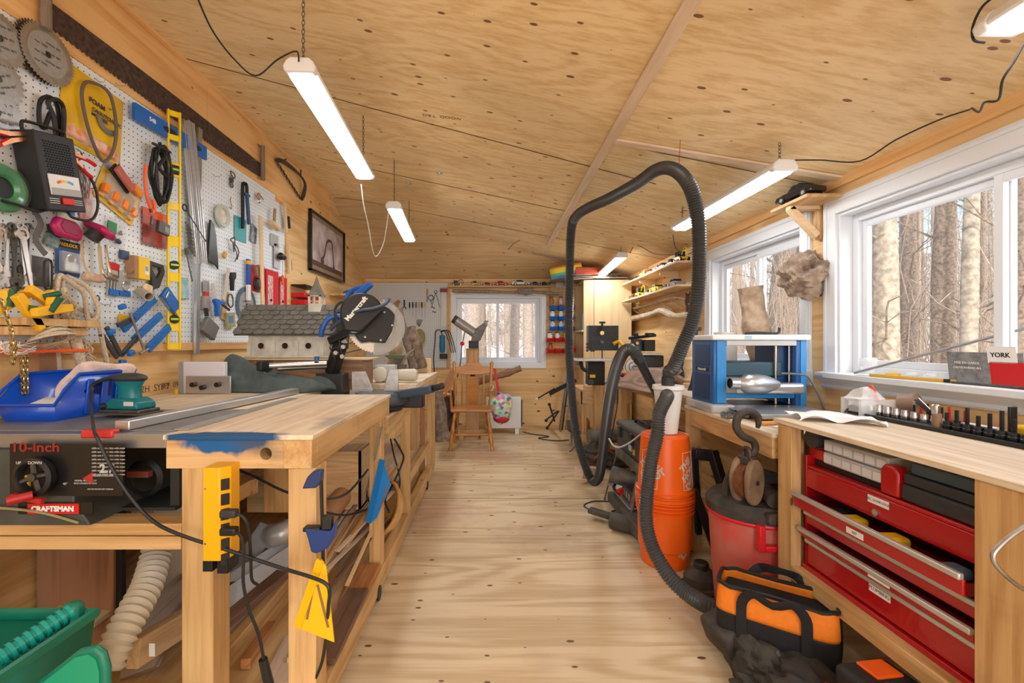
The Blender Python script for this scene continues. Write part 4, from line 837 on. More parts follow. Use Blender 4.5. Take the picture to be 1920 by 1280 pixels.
t=T('screwdriver','orange handled screwdriver hanging over the red packs','screwdriver',LW(530,515,.04),ML); MB().lathe([(0,0),(.01,.005),(.012,.03),(.008,.07),(.011,.08),(.0,.09)],12,M=rot(90,0,0,(0,0,0))).build('handle',mat('orange_red',(.75,.15,.04),.3),t); MB().cyl((0,0,0),(.0,.12,0),.003,n=6).build('shaft',STEEL,t)
# lower right: paint sticks, putty knives, squares, scraper
for i,(px,py,ro,lab) in enumerate(((402,560,12,'left pale paint stick at the bottom of the pegboard'),(424,530,-14,'right pale paint stick crossing the left one'))):
    S(MB().b2((-.015,-.12,0),(.015,.10,.005)),'paint_stick',mat('pale_wood_paint',(.62,.55,.45),.6,noise=.15,nscale=30),lab,'stick',LW(px,py,.03+.01*i),ML,roll=ro)
t=T('trigger_clamp','blue trigger bar clamp at the bottom of the pegboard','clamp',LW(406,574,.05),ML,roll=-20); MB().prism([(-.05,.03),(.05,.05),(.05,.035),(.0,.01),(.02,-.06),(.0,-.07),(-.03,-.01),(-.06,.015)],0,.025).build('jaw',BLUEM,t,bev=.004); MB().b2((.0,.02,.008),(.12,.034,.016)).build('bar',BLACK,t)
t=T('putty_knife','black handled scraper with wide steel blade on the pegboard','scraper',LW(386,553,.02),ML,roll=0); MB().b2((-.02,-.05,0),(.02,.02,.01)).build('handle',RED,t,bev=.004); MB().b2((-.03,.02,0),(.03,.09,.002)).build('blade',STEEL,t)
t=T('dust_scoop','grey plastic dustpan hung at the lower edge of the pegboard','dustpan',LW(387,615,.03),ML,roll=-28); MB().prism([(-.07,-.05),(.07,-.05),(.075,.05),(-.05,.055)],0,.03).build('pan',mat('faded_grey_plastic',(.17,.17,.16),.6),t,bev=.005); MB().cyl((-.06,.05,.02),(-.09,.09,.02),.012,n=10).build('handle',BLACK,t)
t=T('glue_gun','black corded tool hanging above the paint sticks','glue gun',LW(432,520,.03),ML); MB().prism([(-.03,.03),(.03,.04),(.03,0),(.01,-.02),(.005,-.09),(-.01,-.09),(-.015,-.02)],0,.025).build('body',BLACK,t,bev=.004)
loops('snips','round steel snip handles below the blue tube','snips',[(-.02,.03,0),(.02,.03,0),(.03,-.03,0),(0,-.05,0),(-.03,-.02,0)],.005,DSTEEL,432,562,.03)
t=T('sand_paper_pack','yellowish sandpaper pack with a blue print near the blue saw blade','sandpaper',LW(430,600,.02),ML,roll=6); MB().b2((-.05,-.05,0),(.05,.05,.012)).build('pack',mat('sandpaper',(.42,.36,.20),.9,noise=.3,nscale=50),t); MB().b2((-.03,-.02,.012),(.025,.03,.0125)).build('print',mat('print_blue',(.10,.22,.38),.6),t)
t=T('router_base','dark round router base hung beside the long blue tube','router base',LW(482,533,.02),ML); MB().lathe([(0,.03),(.03,.03),(.045,.02),(.05,0),(.0,0)],24).build('base',DGREY,t); MB().torus((0,0,.03),.028,.004).build('rim',mat('brown_knob',(.2,.13,.1),.5),t)
t=T('copper_ornament','copper coloured hook figure hanging high near the right end','ornament',LW(483,368,.02),ML); MB().ell((0,0,.01),(.022,.03,.012)).build('body',mat('copper_pink',(.45,.25,.2),.4,.5),t); MB().torus((.0,-.035,.01),.015,.004).build('ring',mat('nickel',(.5,.5,.5),.3,1),t); MB().cyl((0,.02,.01),(.05,-.01,.02),.003,n=6).build('pin',DSTEEL,t)
S(MB().prism([(-.04,-.06),(.03,-.07),(.045,.05),(-.02,.07)],0,.01),'glove_pack',mat('navy_print',(.03,.08,.16),.4,noise=.5,nscale=30,vein=(.4,.42,.45)),'navy and clear carded pack left of the wooden straightedge','package',LW(474,438,.015),ML)
# crosscut saw
m=MB(); L0=LW(75,-10,.02); 
ya,yb=LW(84,0,.02).y,LW(490,300,.02).y; za=lambda y:ZPT+.105
pts=[]; n=int((yb-ya)/.012)
top=[(0,.03),((yb-ya)*.5,.045),((yb-ya),.03)]
bot=[]
for i in range(n+1):
    u=i*(yb-ya)/n; s=math.sin(PI*u/(yb-ya)); bot.append((u,-.06-.02*s-(0 if i%2 else .012)+(.0)))
poly=[(0,.035)]+[(u,.035+.012*math.sin(PI*u/(yb-ya))) for u in [ (yb-ya)*k/8 for k in range(1,8)]]+[((yb-ya),.035)]+bot[::-1]
t=T('crosscut_saw','long rusty two-man crosscut saw hung above the pegboard','saw',(XL+.016,ya,ZPT+.12),ML)
MB().prism(poly,0,.003).build('blade',RUST,t,smooth=0)
WGREY=wood('weathered_grey_wood',(.26,.20,.15),(.14,.10,.08),'y',grain=2,rings=.3)
MB().cyl((-.012,-.10,.02),(-.012,.16,.02),.02,.018,n=12).build('handle',WGREY,t); MB().cyl((yb-ya-.01,-.09,.02),(yb-ya-.01,.17,.02),.018,.016,n=12).build('handle',WGREY,t)
# branch with chain
q=MB().tube([LW(518,300,.03),LW(530,302,.04),LW(548,315,.05),LW(564,330,.05),LW(572,345,.05),LW(570,362,.04),LW(566,374,.03)],lambda t:.014+.004*math.sin(t*9),n=8,res=4); q.tube([LW(564,332,.05),LW(564,318,.06)],.007,n=6,res=1); q.tube([LW(530,302,.04),LW(537,298,.06)],.006,n=6,res=1)
t=S(q,'branch_hanger',mat('dark_branch',(.07,.045,.035),.8,noise=.4,nscale=30,bump=.5),'dark bent branch with a chain, fixed high on the left wall','branch')
o=chain_mb(LW(520,305,.03),LW(563,372,.03),.035,.004).build('chain',RUST,t)
# framed excavator picture
a=LW(583,378,.02); b=LW(646,440,.02); t=T('framed_picture','black framed photograph of an excavator arm leaning on the left wall','picture',LW(614,468,.015),ML)
ww=LW(646,470,.02).y-LW(583,470,.02).y; hh=.60
fw=.022; q=MB(); q.b2((-ww/2,-hh/2,0),(-ww/2+fw,hh/2,.03)); q.b2((ww/2-fw,-hh/2,0),(ww/2,hh/2,.03)); q.b2((-ww/2,hh/2-fw,0),(ww/2,hh/2,.03)); q.b2((-ww/2,-hh/2,0),(ww/2,-hh/2+fw,.03)); q.build('frame',mat('black_lacquer',(.012,.011,.011),.25),t,bev=.003)
MB().b2((-ww/2+fw,-hh/2+fw,.004),(ww/2-fw,hh/2-fw,.01)).build('mat_board',mat('picture_brown_mat',(.30,.20,.13),.7,noise=.25,nscale=12),t)
MB().b2((-ww/2+.07,-hh/2+.07,.010),(ww/2-.07,hh/2-.07,.0115)).build('print',mat('picture_haze',(.62,.56,.58),.6,noise=.5,nscale=5,vein=(.25,.18,.15)),t)
q=MB(); q.tube([(-.17,-.12,.012),(-.12,-.08,.0125),(-.06,.06,.0125),(.02,.10,.0125),(.10,.09,.0125),(.13,.0,.0125),(.16,-.16,.0125)],.016,n=5,res=3,flat=.06,up=(0,0,1)); q.ell((.16,-.18,.0125),(.035,.03,.001),10,4); q.ell((-.18,-.16,.0125),(.05,.05,.001),12,4); q.b2((-ww/2+.07,-hh/2+.07,.0116),(ww/2-.07,-hh/2+.12,.0125)); q.build('excavator',mat('picture_dark_brown',(.10,.055,.04),.7),t)
# shelf below picture with odds and ends
sh=MB().b2((-.42,-.02,0),(.45,0,.20)); SH=LW(640,557,0); S(sh,'wall_shelf',W_Y,'pine wall shelf holding odds and ends below the framed picture','shelf',SH,ML,bev=.002)
t=T('stapler','blue handled staple tool lying on the shelf below the picture','stapler',SH+V(.14,-.28,.0),ML); MB().prism([(-.09,.01),(.08,.012),(.10,.035),(.02,.05),(-.08,.03)],0,.03).build('handle',BLUE,t,bev=.004); MB().b2((-.09,0,0),(.10,.014,.03)).build('base',DSTEEL,t,bev=.002)
t=T('hand_plane','dark hand plane on the shelf below the picture','hand plane',SH+V(.12,-.02,0),ML); MB().b2((-.11,0,0),(.11,.02,.05)).build('sole',DSTEEL,t,bev=.002); MB().prism([(-.1,.02),(-.02,.02),(.01,.07),(-.05,.05)],.01,.04).build('body',BLACK,t,bev=.003); MB().ell((.07,.04,.025),(.018,.024,.018)).build('knob',MATS['brown_knob'],t)
t=T('pill_bottle','small white bottle with red lid on the shelf below the picture','bottle',SH+V(.12,.17,0),None); MB().lathe([(0,0),(.02,0),(.02,.04),(0,.04)],16).build('bottle',WHITE,t); MB().lathe([(0,.04),(.02,.04),(.02,.055),(0,.055)],16).build('lid',RED,t)
t=T('paint_can','open grey metal can at the far end of the picture shelf','can',SH+V(.11,.32,0),None); MB().lathe([(0,0),(.055,0),(.055,.10),(.05,.10),(.05,.01),(0,.01)],24).build('can',STEEL,t)
S(MB().box((0,0,0),(.16,.14,.006),rot(70,0,0)),'wood_offcut',BEECHX,'plain light wood square leaning in front of the framed picture','wood square',SH+V(.17,-.17,.07),ML,rz=0)
for k in range(5): S(MB().b2((-.02,0,0),(.02,.02+.01*(k%3),.03)),'small_box',[WHITE,GREY,BLUE,PAPER,DGREY][k],['small white box on the picture shelf','small grey box on the picture shelf','small blue box on the picture shelf','small paper box near the end of the picture shelf','small dark box near the end of the picture shelf'][k],'box',SH+V(.02,-.05+.06*k,0),ML,bev=.002)
# red parts organiser boxes
for k in range(3):
    a=LW(538,552,.01); t=T('parts_bin',['top red storage case beside the birdhouse steeple','middle red storage case beside the birdhouse steeple','bottom red storage case just above the birdhouse roof'][k],'storage case',LW(562,556+13.2*k,.01),ML,'stacked red storage cases'); 
    MB().b2((-.17,-.02,0),(.17,.022,.12)).build('case',RED,t,bev=.005); MB().b2((-.15,-.004,.12),(.15,.004,.125)).build('latch_line',mat('dark_red',(.25,.005,.01),.4),t)
S(MB().b2((-.18,.0,0),(.17,.014,.13)),'organizer_top',BLACK,'thin black tray lying on the red storage cases','tray',LW(562,540,.01),ML)

# small odds and ends filling the pegboard
def odd(x0,y0,x1,y1,m,label,name,cat,d=.012,roll=0,bev=.004,out=.01):
    c,w_,h_=wsz(x0,y0,x1,y1,out); return S(MB().b2((-w_/2,-h_/2,0),(w_/2,h_/2,d)),name,m,label,cat,c,ML,roll=roll,bev=bev)
odd(80,440,104,462,mat('teal_film',(.25,.38,.42),.2,noise=.5,nscale=50),'crinkled blue clear pouch behind the magenta filter','pouch','pouch',.02,-15)
odd(376,555,386,580,mat('grey_red_tin',(.35,.3,.3),.4),'small grey tin at the lower left of the right half of the pegboard','tin','tin',.03)
odd(334,520,350,560,mat('aqua_card',(.15,.45,.55),.3,noise=.4,nscale=40,vein=(.6,.65,.65)),'aqua carded pack seen through the lower windows of the yellow level','small_pack','package',.015,4)
odd(474,498,486,516,mat('brown_grip',(.30,.16,.10),.6),'small brown grip beside the long blue tube','grip_block','grip',.03,20)
odd(416,545,424,600,mat('tan_sheet',(.55,.38,.22),.7),'narrow tan wooden stick behind the yellowish sandpaper pack','stick','stick',.01,-16)
odd(506,440,520,462,mat('clear_grey_pack',(.5,.52,.54),.2,noise=.3,nscale=60),'small clear grey pack above the black chuck blister','small_pack','package',.012)
odd(222,470,236,486,mat('dark_blue_part',(.05,.08,.16),.4),'tiny dark blue fitting under the bag with the green insert','pipe_fitting','fitting',.02)
for i,(px,py) in enumerate(((186,570),(232,395),(430,470),(470,300),(398,330),(216,160))):
    S(MB().tube([(0,.012,-.004),(0,.012,.004),(0,0,.012),(0,-.002,.05),(0,.012,.055)],.002,n=5,res=2),'peg_hook',HOOK,['empty zinc hook low beside the white rope','empty zinc hook above the green hardware bag','empty zinc hook next to the brown cord','empty zinc hook high near the right end','empty zinc hook right of the blue level','empty zinc hook beside the yellow foam bag'][i],'hook',LW(px,py,.008),ML)
t=T('tangled_chain','short steel chain links hanging below the loops of white rope','chain',LW(183,575,.02),ML); chain_mb((0,.05,0),(.0,-.06,0),.03,.003).build('links',DSTEEL,t)
# ================= LEFT BENCHES =================
BT=.97
BL=mat('beige_ribbed_plastic',(.62,.57,.46),.45)
APR=wood('apron_pine',(.68,.44,.21),(.48,.27,.11),'x',knots=.5,kscale=10,rings=.5,spots=(((-.80,1.38,.95),(.15,.2,.05),(.0,.10,.30),1.0),((-.70,1.38,.93),(.10,.2,.05),(.06,.06,.07),.6)))
TOPA=wood('worn_bench_top',(.80,.66,.48),(.60,.43,.27),'y',grain=.7,rings=.3,stain=((.33,.25,.2),6,.60,.6),spots=(((-.8,1.36,.96),(.2,.06,.05),(.0,.07,.20),1.0),((-.56,1.6,.95),(.05,.25,.08),(.08,.07,.07),.5)))
t=T('workbench','worn plywood topped workbench in front with a blue paint stain on its edge','workbench',(-.76,1.9,0))
O=Vector((-.76,1.9,0))
def pw(a,b): return [a[i]-O[i] for i in range(3)],[b[i]-O[i] for i in range(3)]
def tb(name,m,a,b,par=None,bev=.002,o=None):
    o_=o or O; q=MB().b2([a[i]-o_[i] for i in range(3)],[b[i]-o_[i] for i in range(3)]); return q.build(name,m,par,bev=bev)
def relocate(mt_name): pass
# parts are built in world coordinates minus the base, textures follow the thing
def wmat(o):  # shift so that world-placed marks sit right: keep mesh in world coords
    o.data.transform(Matrix.Translation(O)); o.location=-O
o=tb('top',TOPA,(-.984,1.36,.955),(-.535,2.41,BT),t); wmat(o)
n=24; cx,cz,r=-.680,.912,.018; x0,x1,z0,z1=-.98,-.625,.868,.954
outer=[];inner=[]
for i in range(n):
    a=2*PI*(i+.5)/n; c,s_=math.cos(a),math.sin(a); k=min(((x1-cx) if c>0 else (cx-x0))/abs(c),((z1-cz) if s_>0 else (cz-z0))/abs(s_)); outer.append((cx+c*k,cz+s_*k)); inner.append((cx+c*r,cz+s_*r*1.05))
outer[ min(range(n),key=lambda i:(outer[i][0]-x1)**2+(outer[i][1]-z1)**2)]=(x1,z1); outer[ min(range(n),key=lambda i:(outer[i][0]-x1)**2+(outer[i][1]-z0)**2)]=(x1,z0); outer[ min(range(n),key=lambda i:(outer[i][0]-x0)**2+(outer[i][1]-z1)**2)]=(x0,z1); outer[ min(range(n),key=lambda i:(outer[i][0]-x0)**2+(outer[i][1]-z0)**2)]=(x0,z0)
o=MB().ring(outer,inner,-1.41,-1.37,rot(90,0,0)).build('front_apron',APR,t); o.location=-O
tb('apron_end',W_Y,(-.625,1.365,.868),(-.54,1.41,.954),t); tb('side_apron',W_Y,(-.58,1.41,.868),(-.54,2.40,.954),t); tb('back_apron',W_X,(-.98,2.36,.868),(-.58,2.40,.954),t)
tb('leg',W_POST,(-.935,1.372,0),(-.84,1.46,.868),t); tb('leg',W_POST,(-.614,1.372,0),(-.53,1.46,.868),t); tb('leg',W_POST,(-.614,2.28,.12),(-.555,2.35,.868),t); tb('leg',W_POST,(-.98,2.28,0),(-.90,2.35,.868),t)
tb('stretcher',W_Y,(-.98,1.46,.06),(-.94,4.2,.15),t)
# long low frame rail with shelf deck and castors
t2=T('lumber_rack','long low wooden storage frame with a plywood deck running under the benches','frame',(-.57,2.9,0)); O=Vector((-.57,2.9,0))
tb('rail',W_Y,(-.60,1.462,.03),(-.545,4.33,.12),t2); tb('deck',W_Y,(-1.70,1.48,.06),(-.60,4.25,.08),t2)
for yy in (3.85,2.2): MB().cyl((-.02,yy-O[1],.035),(.03,yy-O[1],.035),.034,n=16).build('caster',BLACK,t2)
# mitre saw station
t3=T('saw_station','lower wooden bench section that carries the mitre saw','workbench',(-.8,2.75,0)); O=Vector((-.8,2.75,0))
tb('top',TOPA,(-1.25,2.415,.845),(-.545,3.085,.86),t3); tb('apron',W_Y,(-.585,2.415,.76),(-.548,3.085,.845),t3); tb('leg',W_POST,(-.60,2.99,.12),(-.548,3.07,.76),t3); tb('leg',W_POST,(-1.2,2.99,.08),(-1.12,3.07,.845),t3); tb('cleat',W_Y,(-.60,2.62,.69),(-.56,2.86,.755),t3)
# rear bench
t4=T('workbench','long plywood workbench at the far end of the left wall','workbench',(-1.1,3.7,0)); O=Vector((-1.1,3.7,0))
tb('top',TOPA,(-1.77,3.09,.925),(-.515,4.33,.96),t4); tb('apron',W_Y,(-.56,3.12,.84),(-.52,4.31,.925),t4); tb('apron',W_X,(-1.75,4.27,.84),(-.56,4.31,.925),t4)
tb('leg',W_POST,(-.60,4.19,.08),(-.535,4.30,.84),t4); tb('leg',W_POST,(-.70,3.92,.08),(-.64,4.0,.925),t4); tb('leg',W_POST,(-1.74,4.2,.08),(-1.68,4.3,.925),t4); tb('leg',mat('reddish_board',(.38,.18,.08),.6),(-.64,4.05,.08),(-.60,4.10,.84),t4); tb('shelf',TOPA,(-1.7,3.1,.30),(-.62,4.2,.315),t4); tb('ledger',W_Y,(-.62,3.15,.26),(-.57,4.2,.33),t4)
# outfeed table against the wall
t5=T('outfeed_table','pale plywood outfeed table against the left wall behind the table saw','table',(-1.4,2.4,0)); O=Vector((-1.4,2.4,0))
tb('top',TOPA,(-1.77,1.87,.945),(-1.0,3.085,.968),t5); tb('apron',W_Y,(-1.03,2.42,.86),(-1.0,3.08,.945),t5); tb('leg',W_POST,(-1.75,2.9,.08),(-1.68,2.98,.945),t5); tb('leg',W_POST,(-1.1,2.45,.08),(-1.03,2.52,.945),t5); tb('leg',W_POST,(-1.75,1.95,.08),(-1.68,2.03,.945),t5)
# ---------- table saw ----------
SAWG=mat('saw_body_grey',(.065,.07,.062),.55,noise=.3,nscale=14)
t=T('table_saw','old grey table saw with black front panel and red handled crank','table saw',(-1.4,1.6,.70)); O=Vector((-1.4,1.6,.70))
tb('table',mat('cast_table_grey',(.24,.235,.225),.5,.3,noise=.25,nscale=9),(-1.775,1.43,.955),(-.995,1.868,.972),t); tb('front_rail',mat('rail_metal',(.33,.34,.35),.35,.8),(-1.775,1.385,.925),(-.992,1.43,.969),t)
q=MB(); q.prism([(-.36,0),(.20,0),(.15,.07),(.15,.225),(-.36,.225)],-.16,.24,rot(90,0,0)); q.build('body',SAWG,t,bev=.004)
q=MB(); q.b2((.155,-.12,.0),(.37,.2,.01)); q.b2((.34,-.10,.01),(.37,.2,.225)); q.build('side_frame',mat('dark_bracket',(.03,.03,.025),.7),t)
PAN=mat('saw_panel_black',(.008,.008,.009),.35)
def sp(px,py): p=P(px,py,1.36); return p-O
y_=-.24
a=P(17,930,1.355)-O; b=P(230,832,1.355)-O; MB().b2((a.x,-.243,a.z),(b.x,-.24,b.z)).build('panel',PAN,t)
def ptxt(s,px,py,sz,m,**k):
    p=P(px,py,1.355)-O; return text(s,sz,m,t,(p.x,-.2445,p.z),M=rot(90,0,0),**k)
PW=mat('panel_print',(.55,.55,.53),.6)
ptxt('10-inch',66,839,.038,mat('panel_red',(.22,.02,.02),.5),bold=.001,sx=1.3); ptxt('2.7',200,879,.036,PW,bold=.001)
for k in range(8): ptxt('table saw motor data volts amps',203,840+7*k,.0075,PW)
ptxt('MAXIMUM DEVELOPED HP',196,892,.006,PW); ptxt('MODEL NUMBER 113',160,901,.007,PW); ptxt('READ OWNERS MANUAL',160,906,.006,PW); ptxt("MOTOR PROTECTED THERMAL",188,917,.0055,PW); ptxt('45\u00b0',122,907,.01,PW)
p=P(60,895,1.33)-O
Mw=rot(90,0,0,(p.x,-.262,p.z))
MB().lathe([(.042,-.012),(.056,-.008),(.058,.01),(.046,.014),(.042,.008),(.042,-.012)],32,M=Mw).build('handwheel',BLACK,t); q=MB()
for a in (.2,1.7,3.5,5.0): q.cyl((0,0,0),(.046*math.cos(a),.046*math.sin(a),0),.007,n=6,M=Mw)
q.cyl((0,0,-.012),(0,0,.012),.012,n=10,M=Mw); q.build('spoke',DSTEEL,t); text('UP      DOWN',.012,PW,t,(p.x,-.279,p.z+.045),M=rot(90,0,0))
MB().cyl((p.x+.018,-.285,p.z-.046),(p.x-.02,-.32,p.z-.052),.012,.013,n=14).build('crank_handle',mat('saw_red',(.42,.02,.02),.4),t); MB().box((p.x-.02,-.28,p.z-.05),(.09,.012,.014),rot(0,10,0)).build('crank_arm',MATS['saw_red'],t); MB().prism([(0,0),(.03,.018),(.03,-.018)],0,.002,rot(90,0,0,(p.x+.125,-.243,p.z-.01))).build('pointer',MATS['saw_red'],t)
pass
MB().b2((p.x-.045,-.244,p.z-.035),(p.x-.03,-.25,p.z-.0)).build('yellow_tab',YEL,t)
MB().lathe([(.05,-.01),(.062,0),(.05,.012),(.044,.0)],26,M=rot(90,0,0,(.255,-.1,.10))).build('handwheel',BLACK,t); MB().box((.255,-.12,.12),(.07,.02,.02)).build('crank_handle',mat('dull_red',(.2,.05,.04),.5),t)
q=MB().tube([(-.36,-.25,.03),(-.2,-.255,.055),(-.1,-.255,.06),(.05,-.25,.045),(.17,-.245,.01)],.004,n=6,res=5); q.build('curved_trim',mat('trim_yellowish',(.30,.26,.12),.5),t)
a=P(52,963,1.355)-O; b=P(148,944,1.355)-O; MB().b2((a.x,-.246,a.z),(b.x,-.242,b.z)).build('badge',RED,t); text('CRAFTSMAN',.021,PAPER,t,((a.x+b.x)/2,-.2475,(a.z+b.z)/2),M=rot(90,0,0),bold=.0012,sx=1.05)
MB().b2((a.x-.03,-.2435,a.z-.002),(b.x+.04,-.2415,b.z+.004)).build('badge_back',PAN,t)
# stand under the saw
t=T('saw_stand','stand of two stacked pine rails under the table saw','stand',(-1.4,1.42,0)); O=Vector((-1.4,1.42,0))
tb('rail',W_X,(-1.775,1.375,.664),(-.938,1.46,.699),t); tb('rail',W_X,(-1.775,1.372,.622),(-.938,1.41,.661),t); tb('leg',W_POST,(-1.775,1.42,0),(-1.70,1.46,.66),t)
MB().b2((-1.775-O[0],1.81-O[1],.64),(-.95-O[0],1.85-O[1],.699)).build('rail',W_X,t); tb('side_rail',W_Y,(-1.0,1.46,.64),(-.96,1.82,.699),t)
# rip fence
t=T('rip_fence','long aluminium rip fence with a red end cap lying across the saw table','fence',(0,0,0))
f0=Vector((-1.155,1.42,.988)); f1=Vector((-1.055,2.44,.986)); MB().beam(f0,f1,.05,.028).build('bar',ALU,t,bev=.003); q=MB().box((-1.20,1.395,.968),(.10,.03,.026)); q.build('end_cap',mat('fence_red',(.55,.03,.03),.4),t,bev=.006)
S(MB().beam((-.975,1.43,.973),(-.97,2.22,.973),.045,.004),'steel_rule',mat('dull_rule',(.42,.43,.42),.4,.6),'flat grey steel rule lying on the left edge of the front bench','rule')
# blue bin and cloth
BB=mat('bin_blue',(.005,.07,.50),.3,coat=.2)
t=T('parts_bin','open fronted bright blue stacking bin on the table saw','bin',(-1.60,1.72,.972))
q=MB(); w1,w2=.085,.105; yb,yf=.18,-.14; H=.16
vs=[(-w1,yf,0),(w1,yf,0),(w1,yb,0),(-w1,yb,0), (-w2,yf-.025,.06),(w2,yf-.025,.06),(w2,yb+.01,H),(-w2,yb+.01,H),(w2,yf+.07,H),(-w2,yf+.07,H)]
q.add(vs,[(0,1,2,3),(0,1,5,4),(2,3,7,6),(1,2,6,8,5),(0,3,7,9,4)]); q.build('shell',BB,t,solid=.005,smooth=20)
q=MB(); q.tube([(-w2,yb+.01,H),(-w2,yf+.07,H),(-w2-.002,yf+.01,H-.05),(-w2-.004,yf-.03,.06),(w2+.004,yf-.03,.06),(w2+.002,yf+.01,H-.05),(w2,yf+.07,H),(w2,yb+.01,H)],.006,n=6,res=1); q.build('rim',BB,t)
for k in range(3): MB().beam((.098+.0,-.03+.065*k,.01),(.112,-.03+.065*k,.14),.026,.008,up=V(1,0,0)).build('rib',BB,t,bev=.003)
q=MB().tube([(-.03,.02,.06),(-.02,.02,.12),(.0,.05,.16),(.05,.08,.175),(.09,.13,.165),(.12,.16,.15)],lambda t:.03+.008*math.sin(t*16),n=10,res=5,flat=.7); S(q,'rag',mat('pink_rag',(.72,.58,.52),.9,noise=.2,nscale=40,bump=.5),'crumpled pale pink rag draped in the blue bin','rag',(-1.60,1.72,.972))
S(MB().b2((-.07,-.08,0),(.06,.0,.006),rot(10,5,12)),'paper_sheet',PAPER,'folded white paper lying inside the blue bin','paper',(-1.60,1.72,1.03))
# sander
TEAL=mat('sander_teal',(.004,.16,.19),.35,noise=.15,nscale=60)
t=T('palm_sander','teal palm sander with a black cord on the saw table','sander',(-1.345,1.69,.972),rz=-8)
MB().b2((-.095,-.05,.012),(.095,.05,.018)).build('sanding_pad',mat('rusty_pad',(.10,.07,.05),.8),t,bev=.002); MB().b2((-.085,-.045,.018),(.085,.045,.03)).build('skirt',DSTEEL,t,bev=.003)
q=MB().prism([(-.07,.03),(.075,.03),(.07,.055),(.04,.07),(-.045,.07),(-.065,.05)],-.042,.042,rot(90,0,0)); q.build('lower_body',TEAL,t,bev=.008,seg=3)
MB().lathe([(.035,.065),(.032,.08),(.032,.11),(.04,.13),(.042,.14)],20,M=Matrix.Diagonal((1.35,.9,1,1))).build('grip',TEAL,t); MB().ell((.0,0,.142),(.066,.042,.02),20,10).build('cap',DGREY,t)
MB().cyl((-.05,-.03,.045),(-.075,-.04,.04),.012,n=12).build('dust_port',BLACK,t); MB().b2((.02,-.0435,.045),(.06,-.0425,.06)).build('name_plate',mat('plate_white',(.6,.6,.6),.5),t)
MB().tube([(-.05,-.01,.145),(-.085,-.02,.138),(-.12,-.03,.12),(-.125,-.035,.10)],lambda t:.009-.003*t,n=8,res=3).build('strain_relief',CABLE,t)
cord([P(174,728,1.63),P(170,745,1.58),P(175,800,1.36),P(184,824,1.34),P(205,868,1.335),P(240,925,1.33),P(285,975,1.32),P(340,1003,1.31),P(430,1032,1.31),P(520,1062,1.30),P(585,1082,1.27),P(612,1095,1.26),P(618,1112,1.26),P(616,1135,1.28),P(612,1190,1.33),P(604,1240,1.36),P(590,1275,1.38)],.005,'thick black cord of the teal sander sweeping down past both bench legs')
S(MB().cyl((0,0,0),(.055,.10,.008),.003,n=6),'carpenter_pencil',mat('dark_stick',(.06,.05,.045),.6),'thin dark stick lying right of the teal sander','pencil',(-1.22,1.62,.975))
# white router fence
t=T('router_fence','white board fence with grey aluminium plate and black knobs near the left wall','fence',(-1.56,2.45,.97)); MB().b2((-.12,0,0),(.12,.03,.17)).build('board',mat('lavender_white',(.72,.70,.78),.4),t,bev=.002); MB().b2((-.125,-.005,0),(-.10,.035,.17)).build('end_board',mat('edge_grey',(.35,.35,.34),.5),t); MB().b2((-.08,-.012,.0),(.16,0,.095)).build('plate',ALU,t,bev=.002)
for x,z in ((-.03,.05),(.02,.035),(.10,.05)): MB().cyl((x,-.012,z),(x,-.04,z),.013,n=10).build('knob',BLACK,t)
S(MB().box((0,0,.012),(.012,.014,.03)),'pencil_stub',YEL,'tiny yellow cap standing by the white fence end','cap',(-1.665,2.40,.972),bev=.003)
# lumber stamp on the wall: stencil
t=bpy.data.objects['wall_left']; p=LW(312,727,.0008); text('SPF  093',.045,mat('stamp_ink',(.16,.09,.05),.9),t,tuple(LW(322,722,.0008)),M=ML,name='lumber_stamp'); text('2H  SYP 7',.05,MATS['stamp_ink'],t,tuple(LW(292,727,.0008)),M=ML,name='lumber_stamp')
text('ADN  PLYWOOD  T&G',.04,MATS['stamp_ink'],bpy.data.objects['ceiling'],tuple(CE(858,222,.0008)),M=Matrix(((1,0,0,0),(0,-1,0,0),(-.2065,0,-1,0),(0,0,0,1)))@rot(0,0,180)@Matrix.Diagonal((1,1,1,1)),name='panel_stamp')
# canvas tarp
rr=random.Random(2)
def tarp(u,v):
    x=-.33+u*.66; a=v*PI; r=.085+.02*math.sin(u*5+1)+.014*math.sin(9*u+3*a)+.012*math.sin(a*4+u*12); e=min(1,(min(u,1-u)*7))**.5
    return (x+.03*math.sin(3*a),-.10*math.cos(a)*e*1.2+.02*math.sin(7*u),max(.001,(r*1.85)*math.sin(a)*e*(1-.4*u)+.008*math.sin(14*u+a*3)*math.sin(a)))
S(MB().grid(tarp,46,22),'tool_cover',mat('green_grey_canvas',(.085,.115,.115),.75,noise=.25,nscale=25),'rumpled green grey canvas cover lying on the outfeed table','cover',(-1.25,2.60,.972))
# crate + birdhouse
q=MB(); t=T('wooden_crate','brown wooden box carrying the birdhouse','crate',(-1.2,2.98,.97)); BRW=wood('brown_aged_wood',(.36,.19,.10),(.20,.10,.05),'x',grain=1.5,rings=.5); MB().b2((-.46,-.16,0),(.40,.085,.165)).build('box',BRW,t,bev=.002); MB().b2((-.48,-.17,.165),(.44,.09,.175)).build('lid',BEECHX,t,bev=.002)
t=T('birdhouse','white chapel birdhouse with grey shingled roof and small steeple','birdhouse',(-1.29,2.95,1.148))
WB=mat('chalky_white_paint',(.66,.63,.56),.85,noise=.22,nscale=18,vein=(.50,.47,.40)); RF=mat('grey_shingle',(.165,.16,.135),.9,noise=.3,nscale=25)
MB().b2((-.25,-.115,0),(.27,.115,.012)).build('base',WB,t,bev=.002)
MB().prism([(-.1,.012),(.1,.012),(.1,.14),(0,.31),(-.1,.14)],-.235,.25,rot(90,0,90)@rot(0,0,0)).build('body',WB,t)
